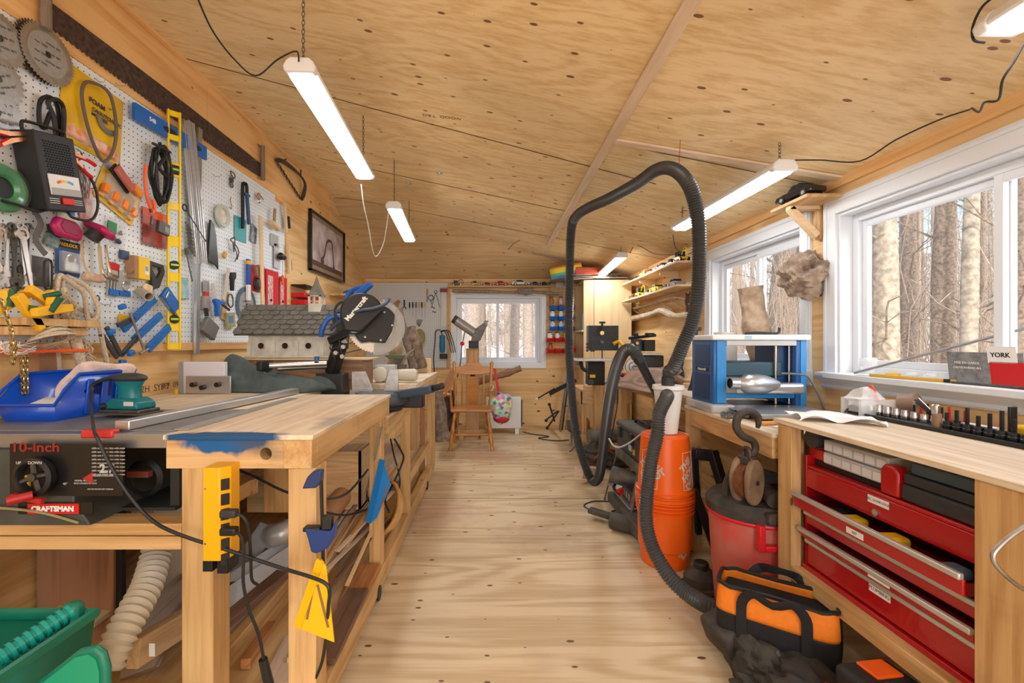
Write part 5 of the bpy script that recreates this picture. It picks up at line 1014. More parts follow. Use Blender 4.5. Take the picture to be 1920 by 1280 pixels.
for k,x in enumerate((-.15,.0,.145)):
    MB().cyl((x,-.1,.075),(x,-.112,.075),.022,n=20).build('hole_rim',WB,t); MB().cyl((x,-.1,.075),(x,-.1125,.075),.019,n=20).build('entry_hole',mat('hole_dark',(.03,.015,.012),1),t)
for x in (-.225,-.075,.07,.23): MB().prism([(-.12,.012),(-.1,.012),(-.1,.11),(-.105,.10)],-.012,.012,rot(90,0,90)@Matrix.Translation((0,0,x))).build('buttress',WB,t)
MB().prism([(.0,-.03),(.0,.04),(-.012,.055),(-.024,.04),(-.024,-.03)],0,.004,rot(90,0,90,(.25,.0,.1))).build('end_window',mat('pane_dark',(.06,.07,.06),.3),t)
rw,rl=.225,.60
for s in (-1,1):
    q=MB(); th=math.atan2(.19,.13)
    for r_ in range(6):
        d0=.215-r_*.037; 
        for c_ in range(10):
            x0=-.285+.063*c_+(.03 if r_%2 else 0)-.03; wd=.06; 
            if x0>.28: continue
            pts=[(x0,d0-.04),(x0+wd,d0-.04),(x0+wd,d0+.0)]+[(x0+wd/2+wd/2*math.cos(a),d0+.012*math.sin(a)) for a in (.5,1.0,1.57,2.1,2.6)]+[(x0,d0)]
            # plane down the slope
            M=Matrix(((1,0,0,0),(0,s*math.cos(th),s*math.sin(th),0),(0,-math.sin(th),math.cos(th),.325),(0,0,0,1)))
            q.prism([(a_,b_-d0+.04) for a_,b_ in pts],.004,.009,M@rot(9,0,0,(0,d0-.04,.0015)))
    q.add(*(lambda z:(z.v,z.f))(MB().b2((-.31,0,-.002),(.31,.225,.005),M)))
    q.build('roof_slope',RF,t,smooth=20)
MB().cyl((-.31,0,.327),(.31,0,.327),.006,n=6).build('ridge',RF,t)
for s in (-1,1): MB().beam((.305,0,.325),(.305,s*.14,.12),.012,.02).build('barge_board',RF,t)
MB().b2((.115,-.04,.28),(.195,.04,.345)).build('steeple_base',WB,t,bev=.002)
for dx in (-.034,.034):
    for dy in (-.034,.034): MB().b2((.155+dx-.006,dy-.006,.345),(.155+dx+.006,dy+.006,.40)).build('steeple_post',WB,t)
for dx in (0,): MB().b2((.155-.004,-.038,.345),(.155+.004,-.032,.40)).build('steeple_post',WB,t)
MB().b2((.115,-.04,.392),(.195,.04,.405)).build('steeple_lintel',WB,t); MB().lathe([(.066,.40),(.05,.415),(.022,.47),(.0,.53)],4,M=rot(0,0,45,(.155,0,0))).build('steeple_roof',RF,t,smooth=0)
# ---------- mitre saw ----------
MS=Vector((-.68,2.62,.862))
t=T('mitre_saw','blue and black sliding mitre saw with its head raised','mitre saw',MS)
L=lambda px,py,Y: P(px,py,Y)-MS
MB().lathe([(0,0),(.15,0),(.155,.015),(.15,.03),(0,.03)],36,M=Matrix.Translation((.02,-.03,.0))).build('turntable_base',BLACK,t); MB().lathe([(0,.035),(.12,.035),(.145,.05),(.145,.085),(.135,.105),(.0,.105)],36,M=Matrix.Translation((.06,-.07,.0))).build('turntable',mat('turntable_slate',(.07,.08,.09),.4,.5),t)
MB().b2((-.26,.03,0),(.28,.12,.09)).build('base_casting',BLACK,t,bev=.01)
q=MB().beam(L(742,742,2.52),L(812,728,2.46),.07,.045); q.build('mitre_arm',mat('slate_blue_plastic',(.035,.06,.10),.45),t,bev=.01); MB().beam(L(812,728,2.46),L(832,722,2.45),.045,.035).build('lock_handle',BLACK,t,bev=.01)
MB().cyl(L(752,735,2.5),L(800,727,2.48),.012,n=10).build('blue_rod',BLUE,t)
for (x0,x1,zt) in ((-.13,.0,.215),(.05,.14,.225)): MB().prism([(x0,.09),(x1,.09),(x1-(.05 if x0<0 else 0),zt),(x0+(.0 if x0<0 else .035),zt)],-.005,.005,rot(90,0,0,(0,.015,0))).build('fence_plate',STEEL,t,bev=.002)
MB().b2((-.13,-.03,.07),(.0,.02,.11)).build('fence_foot',STEEL,t)
# bracket + slide rails toward the left
a=L(606,700,2.62); MB().prism([(-.10,.20),(.06,.20),(.06,.12),(.10,.0),(-.02,.0),(-.07,.12)],-.06,.06,rot(90,0,0,(a.x+.04,.09,0))).build('bracket',mat('cast_black',(.03,.03,.032),.4,.3),t,bev=.006)
for dz in (0,): 
    MB().cyl(L(505,685,2.50),L(612,681,2.62),.017,n=16).build('slide_rail',CHROME,t); MB().cyl(L(520,690,2.56),L(612,686,2.68),.017,n=16).build('slide_rail',CHROME,t)
MB().b2(tuple(L(500,695,2.52)-V(.045,.03,.0)),tuple(L(503,676,2.56)+V(.0,.06,.0))).build('rail_end',BLACK,t,bev=.008)
# pivot and arm
MB().beam(L(622,700,2.70),L(640,640,2.66),.07,.06).build('pivot_post',BLACK,t,bev=.01); MB().beam(L(618,640,2.66),L(700,600,2.60),.05,.05).build('head_arm',BLACK,t,bev=.012)
for p in ((631,661,2.60),(645,650,2.60),(643,668,2.6)): MB().cyl(L(*p),L(*p)+V(0,-.02,0),.012,n=12).build('bolt',STEEL,t)
q=MB()
for k in range(5): q.beam(L(628+12*k,672-9*k,2.60),L(618+18*k,650-12*k,2.60),.006,.006); 
for k in range(4): q.beam(L(622,668-14*k,2.6),L(676,655-18*k,2.6),.005,.005)
q.build('lattice_guard',BLACK,t)
# blade + guards: disc facing the camera, slightly turned
c=L(704,612,2.58); Mb=Matrix.Translation(c)@rot(78,0,18)
MB().ring(disc(.153,60,.006),[(.02*math.cos(2*PI*i/240),.02*math.sin(2*PI*i/240)) for i in range(240)],-.001,.001,Mb).build('blade',mat('polished_blade',(.6,.6,.6),.25,1),t,smooth=0)
arc=lambda r,a0,a1,n=16:[(r*math.cos(R(a0+(a1-a0)*i/n)),r*math.sin(R(a0+(a1-a0)*i/n))) for i in range(n+1)]
MB().prism(arc(.165,75,-95)+arc(.10,-95,75),.004,.012,Mb).build('lower_guard',mat('smoky_clear',(.45,.47,.48),.15,alpha=.4),t)
MB().prism(arc(.125,30,230)+[(-.03,-.09),(.05,-.10),(.09,-.03)],.012,.03,Mb).build('inner_guard',mat('charcoal_plastic',(.014,.015,.018),.4),t,bev=.006)
cc=L(678,592,2.55); Mc=Matrix.Translation(cc)@rot(78,0,18)
MB().prism(arc(.115,10,200,18)+[(-.09,-.10),(-.01,-.11),(.05,-.05)],.025,.075,Mc).build('upper_guard',mat('charcoal_plastic',(.04,.043,.05),.4),t,bev=.01,seg=3)
text('Mastercraft',.036,PAPER,t,(0,0,0),M=Mc@rot(0,0,52,(-.03,.02,.0765)),bold=.0012)
for a in range(6): MB().cyl((.09*math.cos(a),.09*math.sin(a),.03),(.09*math.cos(a),.09*math.sin(a),.034),.006,n=8,M=Mb).build('guard_screw',STEEL,t)
MB().tube([L(620,618,2.50),L(640,600,2.48),L(672,583,2.47),L(700,578,2.48),L(722,570,2.50),L(730,560,2.52)],.009,n=8,res=5,flat=1).build('guard_link',mat('slate_blue_plastic',(.035,.06,.10),.45),t)
MB().tube([L(655,576,2.56),L(662,565,2.55),L(680,545,2.54),L(696,532,2.53)],lambda q:.018+.004*math.sin(q*3),n=10,res=4).build('trigger_handle',BLUE,t); MB().tube([L(650,576,2.60),L(650,556,2.60),L(662,543,2.60),L(680,538,2.58)],.012,n=8,res=4).build('handle_loop',BLUE,t); MB().ell(tuple(L(669,558,2.57)),(.03,.02,.035),12,8).build('handle_body',mat('blue2',(.02,.14,.45),.35),t)
MB().tube([L(602,630,2.56),L(604,618,2.55),L(615,598,2.55),L(635,592,2.56),L(648,600,2.57)],.015,n=8,res=4).build('carry_handle',BLUE,t)
MB().cyl(L(640,600,2.60),L(640,600,2.60)+V(-.05,.16,.03),.05,n=20).build('motor',DGREY,t); MB().tube([L(632,606,2.5),L(628,580,2.52),L(640,566,2.54),L(655,570,2.55)],.007,n=6,res=4).build('motor_cord',CABLE,t)
MB().cyl(L(594,668,2.58),L(594,676,2.58),.014,n=8).build('blue_knob',BLUE,t)
# cream machine right of the saw
t=T('bench_motor','cream coloured round motor unit with a square metal panel beside the mitre saw','motor',(-.66,3.2,.962)); MB().b2((-.17,.04,.0),(-.03,.12,.12)).build('panel',mat('panel_pale_metal',(.55,.56,.57),.4,.3,noise=.2,nscale=30),t,bev=.004); MB().lathe([(0,0),(.03,0),(.052,.01),(.055,.05),(.05,.07),(.0,.07)],26,p0=(-.13,-.02,.055),p1=(-.13,.1,.055)).build('wheel',mat('cream_paint',(.64,.60,.49),.5),t); MB().lathe([(0,0),(.03,.0),(.04,.02),(.045,.14),(.035,.16),(0,.165)],22,p0=(-.03,.03,.05),p1=(.2,.03,.05)).build('body',MATS['cream_paint'],t)
# log pieces, vise and odds on the far bench
LOG=mat('rough_bark_log',(.26,.19,.14),.95,noise=.5,nscale=18,bump=1,vein=(.10,.07,.05))
def rough(seed,amp=.18): 
    rr=random.Random(seed); a=[rr.uniform(0,6) for _ in range(6)]
    return lambda q:1+amp*(math.sin(5*q.x+a[0])*math.sin(4*q.y+a[1])+.6*math.sin(9*q.z+a[2])+.4*math.sin(13*q.x+a[3])*math.sin(11*q.z+a[4]))
def stick(pts,r,label,m=LOG,name='log',cat='log',n=9,group=None,ra=.15):
    return S(MB().tube(pts,lambda t:r*(1+ra*math.sin(t*13)+ra*.6*math.sin(t*31)),n=n,res=5),name,m,label,cat,group=group)
stick([P(776,692,4.0),P(768,660,4.05),P(758,620,4.1),P(748,578,4.1)],.035,'tall rough bark log leaning on the far bench in front of the pegboard')
stick([P(790,690,4.2),P(782,650,4.2),P(770,615,4.25)],.05,'shorter thick driftwood piece leaning right of the tall log')
stick([P(738,695,4.0),P(742,660,4.0),P(736,628,4.0)],.06,'pale stub of log standing behind the mitre saw blade',mat('pale_log',(.42,.32,.20),.9,noise=.4,nscale=20,bump=.7))
stick([P(750,690,3.8),P(762,668,3.8),P(776,655,3.85)],.012,'thin forked stick on the far bench')
t=T('bench_vise','small dark anvil shaped vise on the far bench','vise',P(748,690,3.9)); MB().b2((-.06,-.04,0),(.06,.04,.03)).build('base',DSTEEL,t,bev=.004); MB().b2((-.03,-.025,.03),(.03,.025,.08)).build('neck',DSTEEL,t); MB().prism([(-.08,.08),(.11,.08),(.12,.11),(-.06,.12),(-.12,.11)],-.03,.03,rot(90,0,0)).build('jaw',mat('greenish_iron',(.13,.15,.10),.6,.5),t,bev=.004)
S(MB().b2((-.07,0,0),(.07,.04,.13)),'wood_block',BEECHX,'square light wood block standing at the far end of the left bench','block',P(794,698,4.25),bev=.003)
o=S(MB().lathe([(0,0),(.03,.01),(.05,.05),(.045,.07),(.0,.075)],16),'bracket_fungus',mat('dusty_green',(.32,.30,.14),.9,noise=.3,nscale=30),'dusty olive dried bloom hanging against the back pegboard','dried plant',P(787,632,6.38),M=MBK); o.scale=(1.6,2.4,.6)
# ---------- power strip, clamps, squares on the bench legs ----------
YS=mat('strip_yellow',(.85,.42,.005),.4)
a=P(384,877,1.30); b=P(412,1052,1.30); t=T('power_strip','long yellow power strip mounted upright on the left bench leg','power strip',((a.x+b.x)/2,1.335,b.z)); hh=a.z-b.z
MB().prism([(-.027,-.035),(.02,-.035),(.040,-.01),(.040,.035),(-.027,.035)],0,hh).build('housing',YS,t,bev=.002); MB().b2((-.028,-.034,-.03),(-.0,.034,.0)).build('end_cap',BLACK,t); MB().b2((.008,-.025,-.04),(.038,.034,.0)).build('end_cap',BLACK,t)
M_=rot(0,0,-51.3,(.0305,-.0227,0))
for k in range(6):
    z=hh-.05-.043*k; MB().b2((-.0005,-.011,z-.016),(.0025,.011,z+.016),rot(0,0,-51+0,(.030,-.0235,0))).build('outlet' if k else 'switch',BLACK,t)
for z in (.05,hh-.06): MB().cyl((-.02,-.036,z),(-.02,-.034,z),.003,n=8).build('screw',STEEL,t)
def plug(px,py,Y,label,pts,r=.0045):
    t=T('plugged_cord',label,'cord',P(px,py,Y)); o=P(px,py,Y); MB().box((0,0,0),(.045,.026,.022)).build('plug',DGREY if py<980 else BLACK,t,bev=.005); MB().tube([P(*p)-o for p in pts],r,n=7,res=5).build('cable',CABLE,t); return t
plug(430,962,1.27,'cord with the upper plug pushed into the yellow power strip',[(436,962,1.27),(455,968,1.27),(466,990,1.28),(470,1040,1.32),(472,1085,1.4),(482,1095,1.45)])
t=plug(430,995,1.27,'cord with the lower plug in the yellow power strip, ending in a black plug',[(436,996,1.27),(450,1003,1.26),(457,1030,1.26),(456,1090,1.26),(466,1140,1.27),(485,1190,1.28),(495,1240,1.29)])
o=P(430,995,1.27); MB().cyl(P(493,1235,1.29)-o,P(506,1290,1.30)-o,.012,.014,n=10).build('socket_end',BLACK,t)
t=T('bar_clamp','dark blue bar clamp hanging on the right bench leg','clamp',P(600,1080,1.33)); o=P(600,1080,1.33)
MB().beam(P(602,895,1.335)-o,P(607,1078,1.335)-o,.006,.014).build('bar',BLACK,t)
q=MB().prism([(-.045,-.022),(-.030,.012),(-.012,.030),(.012,.032),(.010,.0),(-.005,-.02)],-.013,.013,Matrix.Translation(P(598,900,1.335)-o)@rot(90,0,0)); q.build('fixed_jaw',NAVY,t,bev=.004)
q=MB().prism([(-.045,.03),(.03,.02),(.045,.05),(.04,-.0),(.02,-.03),(-.01,-.045),(-.025,-.04),(-.035,.0)],-.016,.016,Matrix.Translation(P(603,1005,1.33)-o)@rot(90,0,0)); q.build('sliding_jaw',mat('clamp_blue',(.01,.04,.19),.35),t,bev=.004)
MB().b2((-.016,-.012,-.01),(.014,.012,.03),Matrix.Translation(P(615,985,1.33)-o)).build('trigger',BLACK,t,bev=.004); MB().box(tuple(P(587,990,1.33)-o),(.05,.03,.012)).build('pad',BLACK,t,bev=.003)
def square(px,pts,Y,m,label,slots):
    o=P(px[0],px[1],Y); loc=[(P(a,b,Y)-o) for a,b in pts]; t=T('speed_square',label,'square',o); poly=[(v.x,v.z) for v in loc]
    MB().prism(poly,-.002,.002,rot(90,0,0)).build('plate',m,t)
    for (a,b,c,d) in slots: 
        p=P(a,b,Y)-o;q_=P(c,d,Y)-o; MB().beam((p.x,-.0026,p.z),(q_.x,-.0026,q_.z),.001,.007,up=V(1,0,0)).build('slot',mat('slot_brown',(.25,.13,.05),.8),t)
    return t,o
t,o=square((600,1048),[(603,1048),(612,1062),(627,1203),(564,1178),(556,1172)],1.30,mat('square_yellow',(.85,.48,.005),.4),'yellow plastic speed square hanging from the blue bar clamp',[(576,1160,588,1100),(596,1095,616,1175)])
a=P(601,1050,1.30)-o; b=P(558,1175,1.30)-o; MB().beam(a,b,.024,.006,up=V(.3,1,0)).build('fence_lip',MATS['square_yellow'],t)
t,o=square((716,862),[(717,860),(733,910),(706,972),(692,981),(690,978)],2.22,mat('square_blue',(.01,.22,.68),.4),'bright blue speed square hanging on the middle post',[(714,950,728,908)])
a=P(717,862,2.22)-o; b=P(691,979,2.22)-o; MB().beam(a,b,.03,.008,up=V(.3,1,0)).build('fence_lip',MATS['square_blue'],t)
S(MB().beam(P(716,800,2.25),P(702,862,2.25),.004,.03,up=V(0,1,0)),'steel_square',mat('steel_sq',(.3,.31,.32),.4,.8),'grey steel square hanging behind the blue speed square','square')
# cables under the mitre station
cord([P(722,790,2.6),P(735,815,2.7),P(752,845,2.8),P(756,862,2.8),P(738,905,2.6),P(722,935,2.45),P(730,960,2.4)],.006,'black cord drooping beneath the mitre saw bench')
cord([P(728,800,2.8),P(738,850,2.9),P(750,900,2.9),P(742,940,2.8)],.005,'second black cord hanging behind the blue speed square')
cord([P(420,872,1.6),P(470,890,1.6),P(520,915,1.6),P(548,925,1.6),P(600,935,1.65),P(650,925,1.9),P(690,880,2.2)],.005,'thin dark cord running across behind the two front legs')
cord([P(700,860,2.6),P(690,900,2.5),P(688,930,2.45),P(695,950,2.4),P(650,965,2.1),P(610,960,1.9)],.005,'black cord lying over the scrap wood pile')
# ---------- scrap wood under the benches ----------
LT=wood('light_scrap_wood',(.68,.46,.24),(.50,.31,.14),'x',grain=1.6,rings=.5); GRYW=wood('grey_weathered_board',(.34,.26,.20),(.17,.12,.09),'x',grain=1.6,rings=.8); RDW=wood('reddish_scrap_board',(.55,.25,.09),(.38,.15,.05),'x',grain=1.4,rings=.6); WHB=mat('white_primed_moulding',(.66,.67,.68),.6,noise=.1,nscale=20); PNK=wood('pale_pink_ply',(.70,.52,.38),(.55,.38,.26),'x',grain=1.4,rings=.5); DKW=wood('dark_walnut_scrap',(.20,.11,.07),(.10,.055,.035),'x',grain=1.6)
def plank(p0,p1,w,h,m,label,name='board',cat='board',up=(0,0,1),group=None,bev=.0015):
    p0=P(*p0);p1=P(*p1); f=frame(p0,p1,Vector(up)); Lg=(p1-p0).length
    return S(MB().box((Lg/2,0,0),(Lg,w,h)),name,m,label,cat,M=f,bev=bev,group=group)
plank((130,1165,1.72),(410,960,2.6),.20,.022,LT,'wide light pine board slanting up to the right behind the ribbed beige hose',up=(0,-1,.3))
plank((215,1235,1.6),(420,1040,2.1),.16,.022,GRYW,'wide grey weathered board below the pine one',up=(0,-1,.35))
plank((250,1225,1.45),(420,1120,1.9),.09,.04,LT,'short pine board whose end carries a barcode sticker',up=(0,-1,.3))
S(MB().box((0,0,0),(.018,.002,.04)),'barcode_sticker',PAPER,'small white barcode sticker on a board end at lower left','sticker',P(285,1218,1.43))
plank((235,1250,1.6),(300,1225,1.6),.08,.03,GRYW,'dark end of a plank lying under the barcode board',up=(0,-1,1))
plank((262,1010,2.0),(350,880,2.4),.09,.03,GRYW,'dirty plank leaning behind the second saw handwheel',up=(0,-1,.4))
plank((240,960,1.9),(355,920,2.2),.08,.035,LT,'light board propped behind the saw stand rail',up=(0,-1,.4))
plank((310,1035,2.0),(360,960,2.1),.05,.03,LT,'narrow light offcut behind the left leg',up=(0,-1,.4))
plank((395,1145,1.9),(560,1030,2.3),.085,.022,WHB,'long white primed moulding slanting between the two front legs',up=(0,-1,.5))
plank((365,1130,1.95),(560,1005,2.4),.05,.03,WHB,'thin white moulding above the wide one',up=(0,-1,.5))
plank((400,1140,2.1),(505,985,2.4),.10,.012,WHB,'greyish painted board standing behind the white mouldings',up=(0,-1,.2))
plank((410,1210,1.75),(545,1080,2.3),.16,.03,PNK,'wide tan plank lying on the deck behind the front legs',up=(0,-.6,1))
plank((460,1245,1.62),(560,1100,2.3),.035,.035,RDW,'round edged reddish stick on top of the tan plank')
plank((330,1245,1.7),(560,1205,1.8),.25,.03,LT,'flat pale board lowest in the pile at the left',up=(0,0,1))
plank((410,1175,1.7),(530,1075,2.0),.06,.03,DKW,'dark walnut coloured strip across the scrap pile')
plank((420,1110,2.0),(490,1080,2.2),.06,.04,DKW,'short black stained block under the white moulding')
plank((598,1265,1.62),(692,1062,2.25),.11,.03,RDW,'long reddish board lying along the low rail, nearest the aisle')
plank((575,1240,1.62),(672,1070,2.3),.14,.03,LT,'wide pale orange board beside the long reddish board')
plank((605,1240,1.58),(672,1105,2.0),.09,.02,DKW,'narrow dark grey slab along the inside of the low rail')
plank((540,1285,1.52),(580,1190,1.8),.18,.02,PNK,'reddish brown panel at the very bottom behind the right leg')
rr=random.Random(31)
strip_m=[LT,PNK,DKW,LT,RDW,GRYW]
side=['lowest','second lowest','third','fourth','fifth','sixth','seventh','eighth','ninth','tenth','eleventh','twelfth','thirteenth','fourteenth','fifteenth','sixteenth']+[a+' uppermost' for a in ('very','second','third','fourth','fifth','sixth','seventh','eighth','ninth','tenth')]
for k in range(26):
    x0=590+rr.uniform(-10,60); y0=1110-rr.uniform(0,75)-k*1.6; x1=x0+70+rr.uniform(0,55); y1=y0-100-rr.uniform(0,60); Yn=1.95+.02*k
    plank((x0,y0,Yn),(min(x1,745),y1,Yn+.45),.012+.016*rr.random(),.006,strip_m[k%6],side[k]+' thin offcut strip in the fan of scrap strips beyond the right front leg','wood_strip','wood strip',group='thin offcut strips')
t=T('plywood_box','open square plywood box under the front bench','box',P(640,955,2.35)); MB().b2((-.20,0,0),(.1,.30,.012)).build('bottom',LT,t); MB().b2((-.20,0,0),(-.188,.3,.3)).build('side',LT,t); MB().b2((.088,0,0),(.1,.3,.3)).build('side',LT,t); MB().b2((-.2,0,.012),(.1,.012,.3)).build('front',LT,t)
S(MB().b2((-.15,0,0),(.15,.02,.17)),'wood_block',LT,'light square panel standing beneath the middle of the front bench','panel',P(520,960,2.25)); S(MB().b2((-.06,-.04,0),(.06,.04,.22)),'wood_block',W_POST,'stub of a pine post under the front bench behind the right leg','post offcut',P(525,955,2.2),bev=.002)
q=MB().cyl(P(612,968,2.2),P(672,890,2.55),.05,n=16); S(q,'cardboard_tube',mat('brown_tube',(.42,.22,.11),.6,noise=.15,nscale=10),'short brown tube or half log slanting up behind the offcut strips','tube')
t=T('wooden_bowl','turned wooden bowl on its side near the middle post','bowl',P(730,1010,2.62)); MB().lathe([(.0,.0),(.06,.0),(.13,.03),(.165,.09),(.17,.12),(.16,.12),(.12,.05),(.0,.02)],36,M=Matrix.Translation((0,0,.16))@rot(62,0,-35)).build('bowl',wood('honey_bowl',(.66,.36,.12),(.5,.25,.07),'x',grain=1,rings=.6,rough=.35,coat=.3),t)
# corrugated white hose & beige hose
def ribbed(pts,r,m,label,pitch=.012,amp=.12,name='hose',n=16,cat='hose',parent=None,res=10,sharp=1.0):
    Q=spline([Vector(p) for p in pts],res); Ls=[0]
    for i in range(1,len(Q)): Ls.append(Ls[-1]+(Q[i]-Q[i-1]).length)
    tot=Ls[-1]; N_=int(tot/pitch)*2; pp=[]; k=0
    for i in range(N_+1):
        d=tot*i/N_
        while k<len(Ls)-2 and Ls[k+1]<d: k+=1
        f_=(d-Ls[k])/max(1e-9,Ls[k+1]-Ls[k]); pp.append(Q[k].lerp(Q[k+1],min(1,max(0,f_))))
    idx=[0]
    q=MB(); cnt=len(pp)
    q.tube(pp,lambda t:r*(1+(amp if int(round(t*(cnt-1)))%2 else -amp)),n=n,res=1)
    return S(q,name,m,label,cat,smooth=60)
ribbed([P(298,1012,1.62),P(290,1050,1.58),P(275,1100,1.5),P(248,1150,1.42),P(222,1200,1.36),P(198,1255,1.32)],.043,BL,'fat beige ribbed vacuum hose dropping from under the table saw',pitch=.022,amp=.12,n=20)
ribbed([P(505,1005,2.2),P(525,1000,2.15),P(548,990,2.2),P(575,985,2.3)],.05,mat('silver_duct',(.55,.56,.56),.35,.4),'silver flexible duct under the front bench',pitch=.03,amp=.09)
# plywood panels at far left below
S(MB().b2((-.16,0,0),(.14,.02,.62)),'red_plywood_sheet',wood('red_plywood',(.42,.22,.12),(.30,.14,.07),'z',grain=.6,rings=1.2),'reddish plywood panel standing upright at the far left below the saw','panel',(-1.62,1.78,0))
S(MB().b2((-.15,0,0),(.15,.02,.62)),'painted_panel',mat('old_white_panel',(.55,.54,.52),.6,noise=.2,nscale=4),'old white panel standing beside the reddish plywood panel','panel',(-1.30,1.95,.08))
S(MB().b2((-.012,0,0),(.012,.02,.62)),'dark_strip',BLACK,'narrow black strip standing between the red plywood and the white panel','strip',(-1.467,1.79,0))
# green tote
GR=mat('green_tote',(.004,.16,.10),.4,noise=.15,nscale=12)
t=T('green_tote','big green plastic garden tote with ribbed handle bar at the lower left corner','tote',(-1.12,.98,0))
q=MB(); x0,x1,y0,y1,z0,z1=-.30,.14,-.25,.14,0,.58
q.add([(x0+.05,y0+.05,z0),(x1-.05,y0+.05,z0),(x1-.05,y1-.05,z0),(x0+.05,y1-.05,z0),(x0,y0,z1),(x1,y0,z1),(x1,y1,z1),(x0,y1,z1)],[(0,1,2,3),(0,1,5,4),(1,2,6,5),(2,3,7,6),(3,0,4,7)]); q.build('tub',GR,t,solid=.008)
q=MB().tube([(x0,y0,z1),(x1,y0,z1),(x1,y1,z1),(x0,y1,z1)],.014,n=8,closed=True,res=1); q.build('rim',GR,t)
a=P(-5,1238,.98)-Vector((-1.12,.98,0)); b=P(135,1145,1.10)-Vector((-1.12,.98,0)); MB().cyl(a,b,.016,n=14).build('handle_bar',mat('green_glossy',(.01,.30,.25),.2),t)
for k in range(9): c=a.lerp(b,(k+.5)/9); MB().cyl(c-(b-a).normalized()*.004,c+(b-a).normalized()*.004,.021,n=14).build('handle_rib',MATS['green_glossy'],t)
MB().b2(tuple(b+V(-.02,-.015,-.2)),tuple(b+V(.02,.02,.02))).build('handle_bracket',GR,t,bev=.012)
lp=[P(*p)-Vector((-1.12,.98,0)) for p in ((60,1330,.92),(62,1285,.92),(100,1255,.92),(150,1216,.92),(180,1209,.92),(198,1222,.92),(206,1250,.92),(206,1330,.92))]
MB().prism([(v.x,v.z) for v in lp],.05,.066,rot(90,0,0)).build('lid_flap',GR,t,bev=.008,seg=3)
cx_=sum(v.x for v in lp)/8; cz_=sum(v.z for v in lp)/8
MB().prism([(cx_+(v.x-cx_)*.78,cz_+(v.z-cz_)*.78) for v in lp],.066,.069,rot(90,0,0)).build('lid_inset',mat('green_inset',(.01,.26,.14),.4),t)
# ================= BACK OF THE ROOM =================
TRIMWD=wood('shelf_pine',(.78,.55,.30),(.62,.39,.18),'x',grain=1.2,rings=.4)
S(MB().b2((-.62,6.335,2.012),(.83,6.45,2.03)),'wall_shelf',TRIMWD,'narrow shelf of toy vehicles above the back window','shelf',bev=.002)
S(MB().b2((-.64,6.44,.87),(-.605,6.455,2.012)),'window_board',W_POST,'thin upright board along the left side of the back window','board'); S(MB().b2((.80,6.44,1.75),(.83,6.455,2.012)),'window_board',W_POST,'short upright board at the right end of the back window shelf','board')
TYRE=mat('tyre_black',(.01,.01,.01),.6); HUB=mat('toy_hub',(.6,.6,.6),.3,.8); TGL=mat('toy_glass',(.02,.03,.04),.1)
def toycar(loc,L,col,label,rz=0,kind='sedan',group='toy vehicles on the shelves',two=None):
    cn='toy_paint_%02d%02d%02d'%tuple(int(c*99) for c in col); m=mat(cn,col,.25,coat=.6)
    t=T('toy_'+('truck' if kind in('truck','loader') else 'car'),label,'toy vehicle',loc,rz=rz,group=group); w_=L*.38; r=L*.085
    pr={'sedan':[(-.5,.06),(-.5,.17),(-.47,.2),(-.30,.21),(.22,.21),(.46,.18),(.5,.12),(.5,.06)],'sport':[(-.5,.05),(-.5,.15),(-.3,.19),(.2,.18),(.47,.12),(.5,.05)],'truck':[(-.5,.09),(-.5,.2),(.5,.2),(.5,.09)],'loader':[(-.4,.1),(-.4,.24),(.1,.24),(.3,.18),(.3,.1)]}[kind]
    M=rot(90,0,0); MB().prism([(x*L,z*L) for x,z in pr],-w_/2,w_/2,M).build('body',m,t,bev=L*.02)
    if kind in ('sedan','sport'): 
        MB().prism([(x*L,z*L) for x,z in ((-.30,.20),(-.20,.31),(.06,.31),(.20,.20))],-w_*.42,w_*.42,M).build('cabin',TGL,t,bev=L*.01); MB().prism([(x*L,z*L) for x,z in ((-.21,.305),(-.2,.325),(.05,.325),(.07,.305))],-w_*.40,w_*.40,M).build('roof',m,t)
    elif kind=='truck': MB().b2((.18*L,-w_*.45,.2*L),(.46*L,w_*.45,.42*L)).build('cab',mat('toy_cab_%s'%cn,two or col,.3),t,bev=L*.02); MB().b2((-.48*L,-w_*.5,.2*L),(.12*L,w_*.5,.3*L)).build('bed',mat('toy_cab_%s'%cn,two or col,.3),t)
    else: MB().b2((-.3*L,-w_*.4,.24*L),(.02*L,w_*.4,.45*L)).build('cab',TGL,t); MB().tube([(.0,0,.3*L),(.25*L,0,.55*L),(.5*L,0,.5*L),(.5*L,0,.2*L)],L*.025,n=6,res=2).build('boom',m,t)
    for sx in (-.3,.3):
        for sy in (-1,1): MB().cyl((sx*L,sy*w_*.40,r),(sx*L,sy*w_*.53,r),r,n=14).build('wheel',TYRE,t)
    q=MB(); 
    for sx in (-.3,.3):
        for sy in (-1,1): MB().cyl((sx*L,sy*w_*.53,r),(sx*L,sy*w_*.545,r),r*.5,n=10).build('hubcap',HUB,t)
    return t
Zs=2.031
for px,L,col,kind,lab,two in ((857,.16,(.03,.03,.035),'loader','dark toy loader at the left end of the shelf over the back window',None),(893,.15,(.75,.55,.08),'loader','yellow toy excavator on the shelf over the back window',None),(914,.15,(.30,.02,.02),'sport','small dark red toy car right of the yellow toy excavator',None),(940,.20,(.50,.02,.02),'sedan','bright red toy car left of the white toy car',None),(976,.25,(.75,.74,.70),'sedan','large white toy convertible over the back window',None),(1004,.17,(.03,.06,.12),'sport','dark blue toy car right of the white toy car',None),(1021,.16,(.015,.03,.03),'sedan','near black toy car at the right end of the window shelf',None)):
    toycar(((px-VX)/F*6.38,6.39,Zs),L,col,lab,rz=2,kind=kind)
